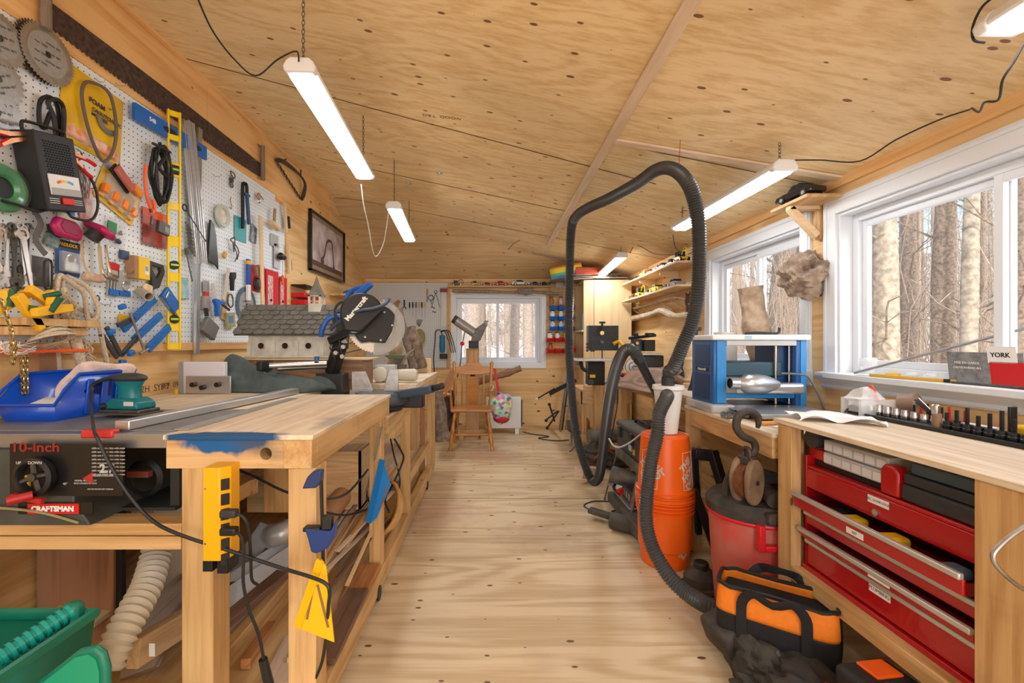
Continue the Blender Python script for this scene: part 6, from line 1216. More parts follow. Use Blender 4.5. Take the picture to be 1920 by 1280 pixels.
stick([P(848,545,6.33),P(900,546,6.33),P(960,548,6.33),P(985,545,6.31),P(1010,548,6.33),P(1055,550,6.33)],.022,'long grey driftwood stick hung across the top of the back window',mat('driftwood',(.33,.27,.22),.9,noise=.4,nscale=20,bump=.5),'driftwood','driftwood')
o=S(MB().ell((0,0,0),(.12,.04,.045),20,12,fn=rough(4,.25)),'driftwood_knot',MATS['driftwood'],'lumpy burl of driftwood near the right end of the stick over the window','driftwood',P(985,546,6.31))
# tools on the back pegboard
for i,(px,c_) in enumerate(((768,BLACK),(774,BLACK),(780,DSTEEL),(786,mat('amber_handle',(.65,.40,.03),.3)),(791,BLACK),(797,YEL))):
    t=T('screwdriver',['leftmost black handled','second black handled','grey handled','amber handled','fifth, black handled','rightmost, yellow handled'][i]+' screwdriver in the row on the back pegboard','screwdriver',BW(px,566,.03),MBK,'screwdrivers on the back pegboard'); MB().lathe([(0,0),(.009,.003),(.010,.05),(.007,.08),(0,.09)],10,M=rot(90,0,0)).build('handle',c_,t); MB().cyl((0,-.08,0),(0,-.18-.03*(i%3),0),.0035,n=6).build('shaft',STEEL,t)
t=T('pliers','black pliers left of the screwdrivers on the back pegboard','pliers',BW(758,570,.02),MBK); [MB().tube([(s*.01,.06,0),(s*-.01,.0,0),(s*.03,-.07,0)],.006,n=6,res=4).build('jaw',BLACK,t) for s in (1,-1)]
t=T('file','orange handled file hung upright on the back pegboard','file',BW(801,553,.02),MBK); MB().lathe([(0,0),(.012,.01),(.013,.07),(0,.10)],10,M=rot(-90,0,0)).build('handle',mat('orange_wood',(.65,.25,.05),.4),t); MB().b2((-.006,-.10,-.003),(.006,0,.003)).build('blade',DSTEEL,t)
t=T('dividers','steel dividers hanging on the back pegboard right of the orange handle','dividers',BW(817,555,.02),MBK); [MB().cyl((0,.05,0),(s*.06,-.16,0),.004,n=6).build('arm',DSTEEL,t) for s in (1,-1)]; MB().torus((0,.06,0),.02,.004,n=14,m=5).build('knob',DSTEEL,t)
t=T('caliper','smaller steel caliper under the file on the back pegboard','caliper',BW(808,562,.02),MBK); MB().torus((0,.03,0),.035,.005,n=18,m=5).build('bow',DSTEEL,t); MB().cyl((0,.0,0),(.01,-.06,0),.004,n=6).build('leg_rod',DSTEEL,t)
for i,(px,py) in enumerate(((811,577),(813,585))): S(MB().tube([(-.02,0,0),(.0,.015,0),(.02,-.01,0),(.03,.01,0)],.005,n=6,res=3),'small_hook',DSTEEL,['upper small hook tool on the back pegboard below the dividers','lower small hook tool on the back pegboard below the dividers'][i],'hook',BW(px,py,.02),MBK)
S(pillow(.09,.55,.03,seed=5),'plastic_bag',CLEAR2,'tall narrow clear plastic bag hanging beside the back window','bag',BW(832,575,.03),MBK); S(MB().b2((-.05,-.02,0),(.05,.03,.03)),'bag_clip',mat('maroon',(.25,.02,.03),.5),'maroon clip holding the tall plastic bag','clip',BW(832,545,.02),MBK)
t=T('angle_grinder','blue power tool hanging by its cord beside the back window','power tool',BW(829,645,.05),MBK); MB().lathe([(0,-.12),(.035,-.11),(.042,-.02),(.036,.06),(.04,.12),(0,.14)],16,M=rot(-90,0,0)).build('body',mat('tool_cyan_blue',(.02,.16,.36),.35),t,); MB().box((.02,-.17,0),(.11,.07,.05)).build('foot',BLACK,t,bev=.008)
for k,(dx,yy) in enumerate(((0,0),(.05,.02))): pass
MB().tube([(0,.14,0),(-.03,.2,0),(-.09,.18,0),(-.10,.05,0),(-.12,-.2,0),(-.11,-.42,0),(-.13,-.52,0)],.007,n=6,res=5).build('cord',CABLE,t)
for s in (.03,.06,.09): MB().tube([(-.02,.17,0),(s,.19,0),(s+.06,.05,0),(s+.1,-.12,0)],.006,n=6,res=5).build('cord',CABLE,t)
q=MB(); 
for k in range(8): q.tube([(0,0,0),(.01*k-.04,.05,.0),(.012*k-.03,.10,.01)],.002,n=4,res=3)
S(q,'wire_bundle',DSTEEL,'small bent wires hanging low on the back pegboard','wires',BW(786,612,.02),MBK)
t=T('wood_hook','small brown wood hook low on the back pegboard','hook',BW(745,568,.02),MBK); MB().prism([(-.05,.0),(.02,.05),(.05,.01),(.02,-.01),(.02,-.06),(-.0,-.06)],0,.02).build('body',MATS['brown_stick'],t)
# heater
t=T('panel_heater','white electric panel heater standing under the back window','heater',(.18,6.20,0)); MB().b2((-.26,-.04,.07),(.22,.04,.50)).build('body',mat('heater_white',(.74,.74,.72),.4),t,bev=.012); MB().b2((.221,-.035,.10),(.235,.035,.45)).build('side_cap',DGREY,t)
for x in (-.2,.16): MB().b2((x-.025,-.07,0),(x+.025,.07,.07)).build('foot',WHITE,t,bev=.004)
cord([(.42,6.15,.03),(.55,6.1,.008),(.75,5.95,.008),(.6,5.85,.008),(.8,5.7,.008),(1.0,5.75,.008)],.006,'thin dark cord lying on the floor right of the white heater')
# wooden armchair with a writing arm
CHM=wood('orange_maple',(.54,.23,.055),(.38,.14,.03),'x',grain=1,rings=.4,rough=.3,coat=.4); CHZ=wood('orange_maple_z',(.54,.23,.055),(.38,.14,.03),'z',grain=1,rings=.4,rough=.3,coat=.4)
t=T('wooden_armchair','orange maple spindle chair with a tilted writing arm in front of the back window','chair',(-.235,5.42,0),rz=0)
def sq(x): return x
q=MB().prism([(-.235,-.20),(.235,-.20),(.25,-.12),(.23,.15),(.15,.22),(-.15,.22),(-.23,.15),(-.25,-.12)],.435,.468); q.build('seat',CHM,t,bev=.01,seg=3)
legp=[(0,.020),(.03,.022),(.05,.015),(.07,.023),(.1,.025),(.16,.021),(.19,.014),(.21,.024),(.24,.026),(.30,.02),(.34,.014),(.36,.022),(.40,.018),(.435,.016)]
for x,y in ((-.19,-.16),(.19,-.16),(-.17,.15),(.17,.15)):
    MB().lathe([(r_,z) for z,r_ in legp],16,p0=(x*1.28,y*1.3,0),p1=(x,y,.435)).build('leg',CHZ,t)
for y in (-.02,): MB().cyl((-.215,y-.13,.17),(.215,y-.13,.17),.014,n=10).build('stretcher',CHM,t)
for x in (-.2,.2): MB().cyl((x,-.18,.15),(x,.17,.15),.013,n=10).build('stretcher',CHM,t)
for x in (-.21,.21):
    MB().lathe([(.016,0),(.02,.05),(.013,.08),(.022,.14),(.024,.22),(.015,.27),(.018,.40),(.022,.5),(.026,.53),(.0,.56)],14,p0=(x,.18,.46),p1=(x*1.12,.28,.98)).build('post',CHZ,t)
q=MB().prism([(-.24,0),(-.25,.07),(-.12,.085),(-.08,.12),(.08,.12),(.12,.085),(.25,.07),(.24,0),(.1,-.025),(-.1,-.025)],-.012,.012,rot(80,0,0,(0,.265,.86))); q.build('crest_rail',CHM,t,bev=.004)
for x in (-.13,-.045,.045,.13): MB().cyl((x,.19,.46),(x*1.05,.265,.85),.010,n=8).build('spindle',CHZ,t)
MB().prism([(-.05,.46),(.05,.46),(.075,.62),(.055,.85),(-.055,.85),(-.075,.62)],-.006,.006,rot(101,0,0,(0,.27,-.01))@rot(0,0,0)@Matrix.Identity(4)).build('splat',CHM,t)
MB().prism([(-.16,-.10),(.10,-.12),(.16,.0),(.12,.16),(-.08,.16),(-.17,.05)],-.010,.010,rot(20,-62,0,(-.27,-.02,.76))).build('writing_arm',CHM,t,bev=.004)
MB().cyl((-.24,-.02,.46),(-.26,0,.68),.015,n=10).build('arm_support',CHZ,t); MB().cyl((-.25,-.05,.62),(-.02-.38,-.1,.66),.02,n=10).build('arm_bracket',CHM,t)
MB().tube([(.23,-.05,.65),(.25,.1,.68),(.24,.24,.70)],.016,n=8,res=3).build('arm',CHM,t); MB().lathe([(.014,0),(.022,.08),(.014,.12),(.016,.19)],12,p0=(.22,-.06,.46),p1=(.23,-.05,.65)).build('arm_support',CHZ,t)
# tool stand behind the chair
t=T('tool_stand','upright wooden plank stand behind the chair','stand',(-.25,5.95,0)); MB().b2((-.085,-.02,0),(.085,.02,1.16)).build('plank',wood('stand_plank',(.58,.33,.15),(.42,.22,.09),'z',rings=.6),t,bev=.003); MB().b2((-.16,-.03,.02),(.16,.03,.10)).build('foot',W_X,t); MB().b2((-.16,-.18,0),(-.11,.15,.06)).build('foot',W_Y,t); MB().b2((.11,-.18,0),(.16,.15,.06)).build('foot',W_Y,t)
MB().prism([(-.03,.5),(.03,.5),(.035,.8),(.0,.86),(-.035,.8)],.021,.026,rot(90,0,0)).build('tool_recess',BLACK,t); 
t=T('drill_sharpener','grey and black electric tool clamped on top of the plank stand','power tool',(-.25,5.93,1.162)); MB().b2((-.05,-.05,0),(.08,.05,.10)).build('base',BLACK,t,bev=.008); MB().cyl((-.21,0,.36),(.02,0,.20),.06,n=20).build('motor',mat('warm_grey_metal',(.33,.31,.30),.4,.4),t); MB().cyl((-.25,0,.385),(-.21,0,.36),.055,n=20).build('motor_cap',DGREY,t); MB().prism([(-.02,.08),(.10,.10),(.19,.30),(.15,.33),(.05,.26),(.0,.2)],-.05,.05,rot(90,0,0)).build('head',DSTEEL,t,bev=.006); MB().tube([(-.1,0,.22),(-.12,0,.12),(-.14,0,.02),(-.16,0,-.2),(-.2,0,-.38)],.006,n=6,res=4).build('cord',CABLE,t); MB().ell((-.13,-.06,.06),(.028,.028,.028),12,8).build('red_knob',RED,t); q=MB()
for k in range(4): q.cyl((.13+.015*k,-.03,.28),(.16+.015*k,-.05,.36),.006,n=6)
q.build('chuck_jaw',STEEL,t)
# bag
FLOR=mat('floral_cloth',(.80,.74,.66),.8,noise=.3,nscale=8)
_n=FLOR.node_tree; _v=_n.nodes.new('ShaderNodeTexVoronoi'); _v.inputs['Scale'].default_value=26; _tc=_n.nodes.new('ShaderNodeTexCoord'); _n.links.new(_tc.outputs['Object'],_v.inputs['Vector']); _h=_n.nodes.new('ShaderNodeHueSaturation'); _h.inputs['Saturation'].default_value=.75; _h.inputs['Value'].default_value=.75; _n.links.new(_v.outputs['Color'],_h.inputs['Color']); _n.links.new(_h.outputs[0],_n.nodes['Principled BSDF'].inputs['Base Color'])
t=T('fabric_bag','floral drawstring bag hanging by a red strap from the chair','bag',(.115,5.36,.30)); MB().ell((0,0,.20),(.13,.10,.22),20,14,fn=lambda q:1-.35*max(0,q.z)**2+.05*math.sin(6*q.x+4*q.z)).build('bag',FLOR,t); MB().ell((0,0,.05),(.10,.085,.065),16,8).build('base_patch',mat('bag_red',(.50,.02,.03),.7),t); MB().tube([(-.03,0,.36),(-.06,.05,.50),(-.08,.15,.62)],.018,n=6,res=4,flat=.5).build('strap',mat('bag_red',(.50,.02,.03),.7),t)
stick([P(893,716,6.2),P(930,706,6.2),P(955,698,6.2),P(977,690,6.2)],.045,'brown rifle stock shaped wooden club leaning under the back window',wood('club_brown',(.32,.17,.09),(.2,.1,.05),'x'),'wooden_club','club')
stick([P(830,828,4.8),P(825,780,4.85),P(818,735,4.9)],.075,'big grey bark covered log slab standing beside the far bench',ra=.08); stick([P(842,805,5.6),P(838,770,5.7),P(838,735,5.8)],.11,'dark wide log slab standing behind the chair at the left',mat('dark_log',(.10,.07,.06),.95,noise=.5,nscale=20,bump=1),ra=.08)
# bins right of the window
def bin_(px,py,m,label,group,content=None,cm=None,w_=.10):
    t=T('storage_bin',label,'bin',BW(px,py,.014),MBK,group); MB().prism([(0,-.035),(.10,-.035),(.13,.012),(.05,.03),(0,.035)],-w_/2,w_/2,Matrix(((0,0,1,0),(0,1,0,0),(1,0,0,0),(0,0,0,1)))).build('shell',m,t,bev=.003)
    return t
cols=['left','middle','right']; rows=[('top',577),('second',596),('third',615)]
for r_,(rn,py) in enumerate(rows):
    for c_ in range(3): bin_(1036+16*c_,py,BLUEM,'blue wall bin, %s column of the %s blue row right of the back window'%(cols[c_],rn),'blue wall bins')
for r_,(rn,py) in enumerate((('upper',636),('lower',657))):
    for c_ in range(3): bin_(1030+15.5*c_,py,RED,'red wall bin, %s column of the %s red row right of the back window'%(cols[c_],rn),'red wall bins')
for i,(px,py,m,lab) in enumerate(((1034,563,mat('amber_glass',(.35,.14,.03),.2),'small amber bottle in the top left blue bin'),(1052,563,mat('peach_label',(.75,.45,.35),.4),'peach coloured bottle in the top middle blue bin'),(1036,588,PAPER,'white jar in the left bin of the second blue row'),(1052,588,PAPER,'white jar in the middle bin of the second blue row'),(1036,607,mat('pale_label',(.6,.65,.7),.4),'pale jar in the left bin of the third blue row'),(1052,607,MATS['pale_label'],'pale jar in the middle bin of the third blue row'),(1031,629,PAPER,'white jar in the left bin of the upper red row'),(1045,629,PAPER,'white jar in the middle bin of the upper red row'),(1061,628,YEL,'yellow jar in the right bin of the upper red row'),(1032,650,MATS['amber_glass'],'amber jar in the left bin of the lower red row'))):
    t=T('jar',lab,'jar',BW(px,py+7,.07)); MB().lathe([(0,0),(.035,0),(.035,.06),(.022,.075),(.022,.09),(0,.09)],14).build('glass',m,t); MB().lathe([(0,.09),(.026,.09),(.026,.105),(0,.105)],14).build('lid',DGREY,t)
S(MB().b2((0,-.03,.0),(.14,.03,.25)),'red_case',RED,'red plastic case beside the lower red bins','case',BW(1056,655,.02),MBK,bev=.02)
# wood slab leaning, tripod, rods, small stool
plank((1052,808,5.9),(1072,640,6.3),.02,.16,wood('slab_brown',(.36,.22,.13),(.24,.13,.07),'x'),'tall rough board leaning against the back wall beside the bins',up=(0,-1,.3))
t=T('tripod','black camera tripod head and legs leaning in the back right corner','tripod',(1.05,5.6,0)); o=Vector((1.05,5.6,0))
MB().cyl(P(1006,748,5.4)-o,P(1040,728,5.45)-o,.009,n=8).build('pan_handle',BLACK,t); MB().beam(P(1030,738,5.5)-o,P(1080,712,5.5)-o,.035,.05).build('leg',BLACK,t,bev=.006); MB().ell(tuple(P(1006,748,5.4)-o),(.02,.02,.02),8,6).build('tip',mat('pale_tip',(.6,.6,.5),.5),t)
for k,(a,b) in enumerate(((1062,1048),(1068,1054),(1074,1060))): MB().beam(P(a,700,5.7)-o,P(b,806,5.55)-o,.012,.012).build('leg',STEEL if k!=1 else BLACK,t)
t=T('bench_grinder_stand','cast iron drill stand foot with T handles on the floor by the back wall','stand',(.86,5.45,0)); o=Vector((.86,5.45,0))
for a,b in (((1030,758),(1040,790)),((1024,787),(1046,770)),((1026,802),(1048,770))): MB().cyl(P(*a,5.4)-o,P(*b,5.4)-o,.010,n=8).build('handle_arm',BLACK,t)
for a in ((1030,758),(1024,788),(1026,802)): MB().ell(tuple(P(*a,5.4)-o),(.02,.02,.02),8,6).build('knob',BLACK,t)
MB().b2((.05,-.08,.18),(.22,.06,.30)).build('casting',DSTEEL,t,bev=.01); MB().cyl((.08,0,0),(.10,0,.2),.02,n=10).build('foot',CHROME,t); MB().cyl((.14,0,0),(.15,0,.2),.02,n=10).build('foot',CHROME,t)
t=T('sling_stool','brown leather sling seat on thin crossed legs beside the tripod','stool',(1.0,5.15,0)); MB().ell((.02,0,.30),(.09,.08,.13),14,10,fn=rough(7,.1)).build('seat',mat('tan_leather',(.38,.17,.07),.6),t)
for a,b in (((-.12,0,0),(.1,0,.22)),((.14,0,0),(-.08,0,.22)),((.05,-.1,0),(0,.05,.22))): MB().cyl(a,b,.007,n=6).build('leg',DSTEEL,t)
# foam bag, box and jug on the high corner shelf
S(MB().b2((.80,5.85,2.065),(1.75,6.42,2.08)),'high_shelf',GRYW,'thin dark board laid under the ceiling in the back right corner','shelf')
RB=mat('rainbow_print',(.8,.5,.05),.5); _n=RB.node_tree; _g=_n.nodes.new('ShaderNodeValToRGB'); _tc=_n.nodes.new('ShaderNodeTexCoord'); _s=_n.nodes.new('ShaderNodeSeparateXYZ'); _a=_n.nodes.new('ShaderNodeMath'); _a.operation='MULTIPLY_ADD'; _a.inputs[1].default_value=5; _a.inputs[2].default_value=.5; _n.links.new(_tc.outputs['Object'],_s.inputs[0]); _n.links.new(_s.outputs['Y'],_a.inputs[0]); _n.links.new(_a.outputs[0],_g.inputs[0]); _n.links.new(_g.outputs[0],_n.nodes['Principled BSDF'].inputs['Base Color']); e=_g.color_ramp; e.interpolation='CONSTANT'; e.elements[0].color=(.1,.25,.5,1); e.elements[1].position=.75; e.elements[1].color=(.75,.25,.03,1); n1=e.elements.new(.3); n1.color=(.1,.5,.2,1); n2=e.elements.new(.45); n2.color=(.75,.6,.05,1)
o=S(pillow(.42,.16,.09,seed=3),'plastic_bag',RB,'rainbow coloured plastic bag on the high board in the corner','bag',P(1062,508,5.85),M=MBK,roll=10)
t=T('red_box','flat orange red box above the tall cabinet','box',P(1101,513,5.85)); MB().b2((-.16,-.05,-.02),(.16,.1,.08)).build('carton',mat('brick_red',(.55,.08,.03),.5),t,bev=.01)
for k in range(3): plank((1060+8*k,524-4*k,5.75),(1150+6*k,520-3*k,6.0),.06,.012,GRYW,['lowest','middle','topmost'][k]+' of three loose boards stacked above the tall cabinet')
S(MB().lathe([(0,0),(.07,.01),(.075,.10),(.03,.16),(.03,.19)],20),'glass_jug',CLEAR,'clear round glass jug under the high corner board','jug',BW(1050,541,.12))
# tall cabinet
CBW=wood('pale_maple_panel',(.80,.60,.34),(.72,.50,.27),'z',grain=.6,rings=.25)
t=T('tall_cabinet','tall pale maple cabinet in the back right corner','cabinet',(1.5,6.16,0)); MB().b2((-.31,-.27,0),(.31,-.25,2.05)).build('front_panel',CBW,t); MB().b2((.29,-.25,0),(.31,.28,2.05)).build('side_panel',CBW,t); MB().b2((-.31,.26,0),(.29,.28,2.05)).build('back_panel',CBW,t); MB().b2((-.31,-.25,2.03),(.29,.26,2.05)).build('top',CBW,t); MB().b2((-.31,-.25,0),(-.29,.26,.9)).build('side_panel',CBW,t)
for z in (1.38,.90): MB().b2((-.33,-.25,z),(.29,.26,z+.02)).build('shelf',WHITE,t)
MB().b2((-.18,-.255+.0,0),(-.175,-.271,2.04)).build('door_gap',JOINT,t)
for k in range(4): S(MB().b2((0,0,0),(.14,.03,.20+.02*(k%2))),'book',[mat('book_pink',(.6,.3,.3),.5),PAPER,mat('book_aqua',(.2,.5,.5),.5),mat('book_blue',(.15,.35,.5),.5)][k],['first','second','third','last'][k]+' upright book on the open side shelf of the tall cabinet','book',(1.20,5.95+.05*k,1.401),group='books in the cabinet side')
# driftwood and toy shelves on the right wall
def wshelf(x0,z,label): S(MB().b2((x0,4.12,z-.02),(XR-.002,5.86,z)),'wall_shelf',wood('shelf_pine_y',(.80,.56,.31),(.64,.40,.19),'y',grain=1.2,rings=.4),label,'shelf',bev=.002)
wshelf(1.67,1.985,'upper of two long shelves of toy cars on the right wall'); wshelf(1.67,1.77,'lower of two long shelves of toy cars on the right wall')
for i,yy in enumerate((5.25,4.62)): 
    t=T('shelf_bracket','carved wooden bracket under the upper toy shelf, the '+('farther' if i==0 else 'nearer')+' one with a cut-out','bracket',(XR-.004,yy,1.964)); MB().prism([(0,0),(0,-.15),(-.035,-.15),(-.06,-.09),(-.10,-.07),(-.19,-.04),(-.19,0)],-.012,.012,rot(90,0,0)).build('plate',BEECHX,t,bev=.002)
tc=[(5.72,.15,(.05,.12,.06),'sedan','dark green toy car at the far end of the upper toy shelf'),(5.50,.15,(.5,.02,.02),'sport','red toy car, second on the upper toy shelf'),(5.24,.18,(.75,.45,.05),'truck','yellow orange toy truck on the upper toy shelf'),(5.0,.18,(.55,.02,.02),'sedan','red toy car in the middle of the upper toy shelf'),(4.84,.15,(.35,.02,.02),'truck','dark red toy truck on the upper toy shelf'),(4.64,.20,(.02,.02,.03),'sedan','black toy car on the upper toy shelf'),(4.42,.20,(.05,.06,.04),'sport','olive toy car on the upper toy shelf'),(4.22,.22,(.80,.60,.02),'loader','yellow toy digger at the near end of the upper toy shelf')]
for y,L,col,k,lab in tc: toycar((1.76,y,1.986),L,col,lab,rz=-90,kind=k)
tc=[(5.66,.16,(.16,.07,.05),'truck','brown toy truck at the far end of the lower toy shelf'),(5.36,.24,(.82,.62,.01),'loader','yellow toy excavator on the lower toy shelf'),(5.10,.18,(.45,.5,.5),'sport','small silver toy car on the lower toy shelf'),(4.82,.26,(.85,.70,.01),'sedan','bright yellow toy coupe on the lower toy shelf'),(4.56,.16,(.02,.05,.3),'sport','blue toy car on the lower toy shelf'),(4.34,.24,(.30,.32,.33),'sedan','large silver toy car at the near end of the lower toy shelf')]
for y,L,col,k,lab in tc: toycar((1.76,y,1.771),L,col,lab,rz=-90,kind=k)
PALED=mat('bleached_branch',(.72,.58,.42),.85,noise=.3,nscale=16,bump=.5)
stick([RW(1180,598,.06),RW(1215,590,.08),RW(1240,582,.10),RW(1265,592,.08),RW(1300,588,.06)],.032,'thick bleached driftwood branch on the right wall below the toy shelves',PALED,'driftwood','driftwood')
stick([RW(1182,580,.05),RW(1220,570,.06),RW(1262,558,.05),RW(1290,562,.05)],.012,'thin pale stick above the thick driftwood branch',PALED,'driftwood','driftwood')
for k in range(6): stick([RW(1176+20*k,574-3*k,.04),RW(1190+20*k,583-3*k,.06),RW(1206+18*k,590-3*k,.08)],.006,['farthest','second farthest','third','fourth','fifth','nearest'][k]+' small twig crossing the pale sticks on the right wall',PALED,'twig','twig',group='twigs on the right wall')
S(MB().ell((0,0,0),(.03,.04,.10),10,8,fn=rough(3,.3)),'carved_ornament',mat('dark_wood_carving',(.10,.04,.025),.4),'dark carved ornament hanging behind the tall hose','ornament',RW(1292,566,.05))
# ================= RIGHT BENCHES =================
PLT=wood('pale_plywood_top',(.82,.70,.53),(.64,.49,.33),'y',grain=.8,rings=.35,stain=((.40,.30,.22),7,.64,.5))
def bench(name,label,base,items):
    t=T(name,label,'workbench',base); o=Vector(base)
    for (n,m,a,b) in items: MB().b2([a[i]-o[i] for i in range(3)],[b[i]-o[i] for i in range(3)]).build(n,m,t,bev=.002)
    return t
bench('cabinet_bench','pale plywood topped bench at the right that holds the red tool chest',(1.4,1.4,0),[
 ('top',PLT,(1.185,.55,.912),(1.88,1.915,.93)),('leg',W_POST,(1.195,1.815,0),(1.235,1.90,.912)),('leg',W_POST,(1.2355,1.85,0),(1.27,1.90,.905)),('leg',W_POST,(1.80,1.83,0),(1.87,1.90,.91)),
 ('end_panel',W_POST,(1.195,.60,0),(1.235,1.127,.912)),('rail',W_Y,(1.195,1.127,.30),(1.24,1.815,.355)),('shelf',W_Y,(1.24,.62,.325),(1.86,1.85,.345)),('back_panel',WALLM,(1.86,.6,.05),(1.875,1.9,.91))])
bench('planer_bench','wooden bench under the blue thickness planer',(1.5,2.4,0),[
 ('top',PLT,(1.185,1.92,.842),(1.88,2.80,.86)),('apron',W_Y,(1.19,1.93,.752),(1.228,2.715,.842)),('leg',W_POST,(1.19,2.715,0),(1.25,2.80,.842)),('leg',W_POST,(1.80,2.715,0),(1.87,2.80,.842)),('stretcher',W_Y,(1.78,1.93,.1),(1.82,2.7,.18)),('stretcher',W_X,(1.25,2.73,.16),(1.8,2.77,.25))])
bench('long_bench','long wooden bench carrying the slab and the small disc machine beyond the buckets',(1.6,3.8,0),[
 ('top',PLT,(1.295,2.83,.872),(1.88,4.68,.89)),('apron',W_Y,(1.30,2.84,.785),(1.338,4.66,.872)),('leg',W_POST,(1.30,4.58,0),(1.36,4.66,.785)),('leg',W_POST,(1.30,3.6,0),(1.36,3.68,.785)),('leg',W_POST,(1.82,4.58,0),(1.87,4.66,.87)),('panel',W_Y,(1.80,2.9,.0),(1.82,4.5,.6))])
bench('small_bench','small open wooden bench with a lower shelf in the far right part of the room',(1.25,5.3,0),[
 ('top',W_X,(.985,5.02,.70),(1.55,5.6,.72)),('box_side',LT,(.985,5.02,.56),(1.0,5.6,.70)),('box_side',LT,(.985,5.02,.56),(1.55,5.035,.70)),('leg',W_POST,(1.0,5.04,.0),(1.05,5.09,.56)),('leg',W_POST,(1.48,5.04,.0),(1.54,5.09,.56)),('leg',W_POST,(1.0,5.52,.0),(1.05,5.58,.56)),('shelf',W_X,(.99,5.04,.19),(1.54,5.58,.21)),('shelf_lip',LT,(.985,5.025,.13),(1.54,5.04,.22))])
stick([P(1096,727,5.1),P(1120,722,5.15),P(1135,720,5.2)],.032,'short round pale wooden roller on the small far bench',BEECHX,'wooden_roller','roller'); S(MB().b2((-.06,-.04,0),(.06,.04,.07)),'small_vise',DSTEEL,'rusty small vise block on the small far bench','vise',(1.28,5.2,.721),bev=.01)
S(MB().b2((-.10,-.04,0),(.10,.04,.05)),'small_box',mat('print_box',(.45,.28,.2),.6,noise=.5,nscale=30),'small printed box on the lower shelf of the small far bench','box',(1.14,5.15,.211))
# ---------- red tool chest ----------
CR=mat('chest_red',(.42,.006,.010),.3,coat=.4); CRD=mat('chest_red_dark',(.20,.004,.006),.4); TRIMS=mat('chest_trim_silver',(.62,.61,.58),.35,.6)
base=(1.40,1.47,.346); o=Vector(base); t=T('tool_chest','glossy red steel tool chest with slightly open drawers under the right bench','tool chest',base)
def cb(n,m,a,b,par=None,bev=.002): return MB().b2([a[i]-o[i] for i in range(3)],[b[i]-o[i] for i in range(3)]).build(n,m,par or t,bev=bev)
XF=1.245
cb('side',CR,(XF,1.800,.356),(1.60,1.812,.80)); cb('side',CR,(XF,1.13,.356),(1.60,1.142,.80)); cb('back',CR,(1.59,1.142,.356),(1.60,1.80,.80)); cb('bottom',CR,(XF-.01,1.13,.347),(1.60,1.812,.372)); cb('top_front',CR,(XF,1.142,.675),(XF+.012,1.80,.752),bev=.004); cb('top_lip',CR,(XF,1.142,.752),(XF+.05,1.80,.765),bev=.004); cb('lid_edge',CR,(XF+.02,1.60,.79),(XF+.06,1.812,.835),bev=.006)
cb('top_tray',BLACK,(XF+.06,1.142,.70),(1.59,1.80,.71)); cb('tray_insert',BLACK,(XF+.03,1.40,.766),(1.56,1.79,.79))
def drawer(z0,z1,xo,lab=None):
    d=cb('drawer',CR,(XF-xo,1.15,z0),(XF-xo+.01,1.795,z1-.02),bev=.003)
    q=MB().b2((XF-xo-.012-o[0],1.148-o[1],z1-.022-o[2]),(XF-xo+.004-o[0],1.797-o[1],z1-.004-o[2])); q.build('pull_trim',TRIMS,d,bev=.004)
    cb('drawer_side',CRD,(XF-xo+.01,1.15,z0),(1.5,1.156,z1-.03),d,0); cb('drawer_side',CRD,(XF-xo+.01,1.789,z0),(1.5,1.795,z1-.03),d,0); cb('drawer_floor',CRD,(XF-xo+.01,1.156,z0),(1.5,1.789,z0+.004),d,0); return d
drawer(.605,.668,.055); drawer(.535,.592,.004); drawer(.487,.528,.028); drawer(.376,.482,.0)
MB().cyl((XF-.004-o[0],1.475-o[1],.695-o[2]),(XF-.0-o[0],1.475-o[1],.695-o[2]),.012,n=16).build('lock',CHROME,t)
def lab(y0,y1,z0,z1,x,s,sz):
    l=cb('paper_label',PAPER,(x-.001,y0,z0),(x,y1,z1),bev=0); c=V(x-.0016-o[0],(y0+y1)/2-o[1],(z0+z1)/2-o[2]); text(s,sz,mat('pencil_ink',(.08,.08,.12),.8),t,tuple(c),M=MR,ext=.0002)
lab(1.425,1.505,.722,.746,XF-.0005,'MISC. DOOR LOCKS',.0105); lab(1.42,1.50,.432,.458,XF-.0005,'PLUMBING',.016); lab(1.455,1.525,.612,.632,XF-.056,'KEY',.012); lab(1.39,1.47,.493,.506,XF-.029,'',.01)
for i,(y,x,z,m,labt) in enumerate(((1.56,1.24,.625,YEL,'yellow tape measure in the open upper drawer of the red chest'),(1.40,1.235,.63,YEL,'second yellow tape measure in the open upper drawer'),(1.22,1.235,.625,mat('steel_blue_case',(.12,.18,.26),.4),'blue grey case in the near end of the open drawer'),(1.64,1.26,.62,BLACK,'black wrapped tool at the far end of the open drawer'))):
    S(MB().b2((-.035,-.03,0),(.035,.03,.035)),'tape_measure' if m is YEL else 'small_case',m,labt,'tape measure' if m is YEL else 'case',(x,y,z-.01),bev=.012)
S(MB().b2((-.01,-.22,0),(.012,.2,.008)),'folding_rule',mat('olive_yellow',(.45,.42,.05),.5),'long olive yellow rule lying in the third drawer of the red chest','rule',(1.236,1.58,.50))
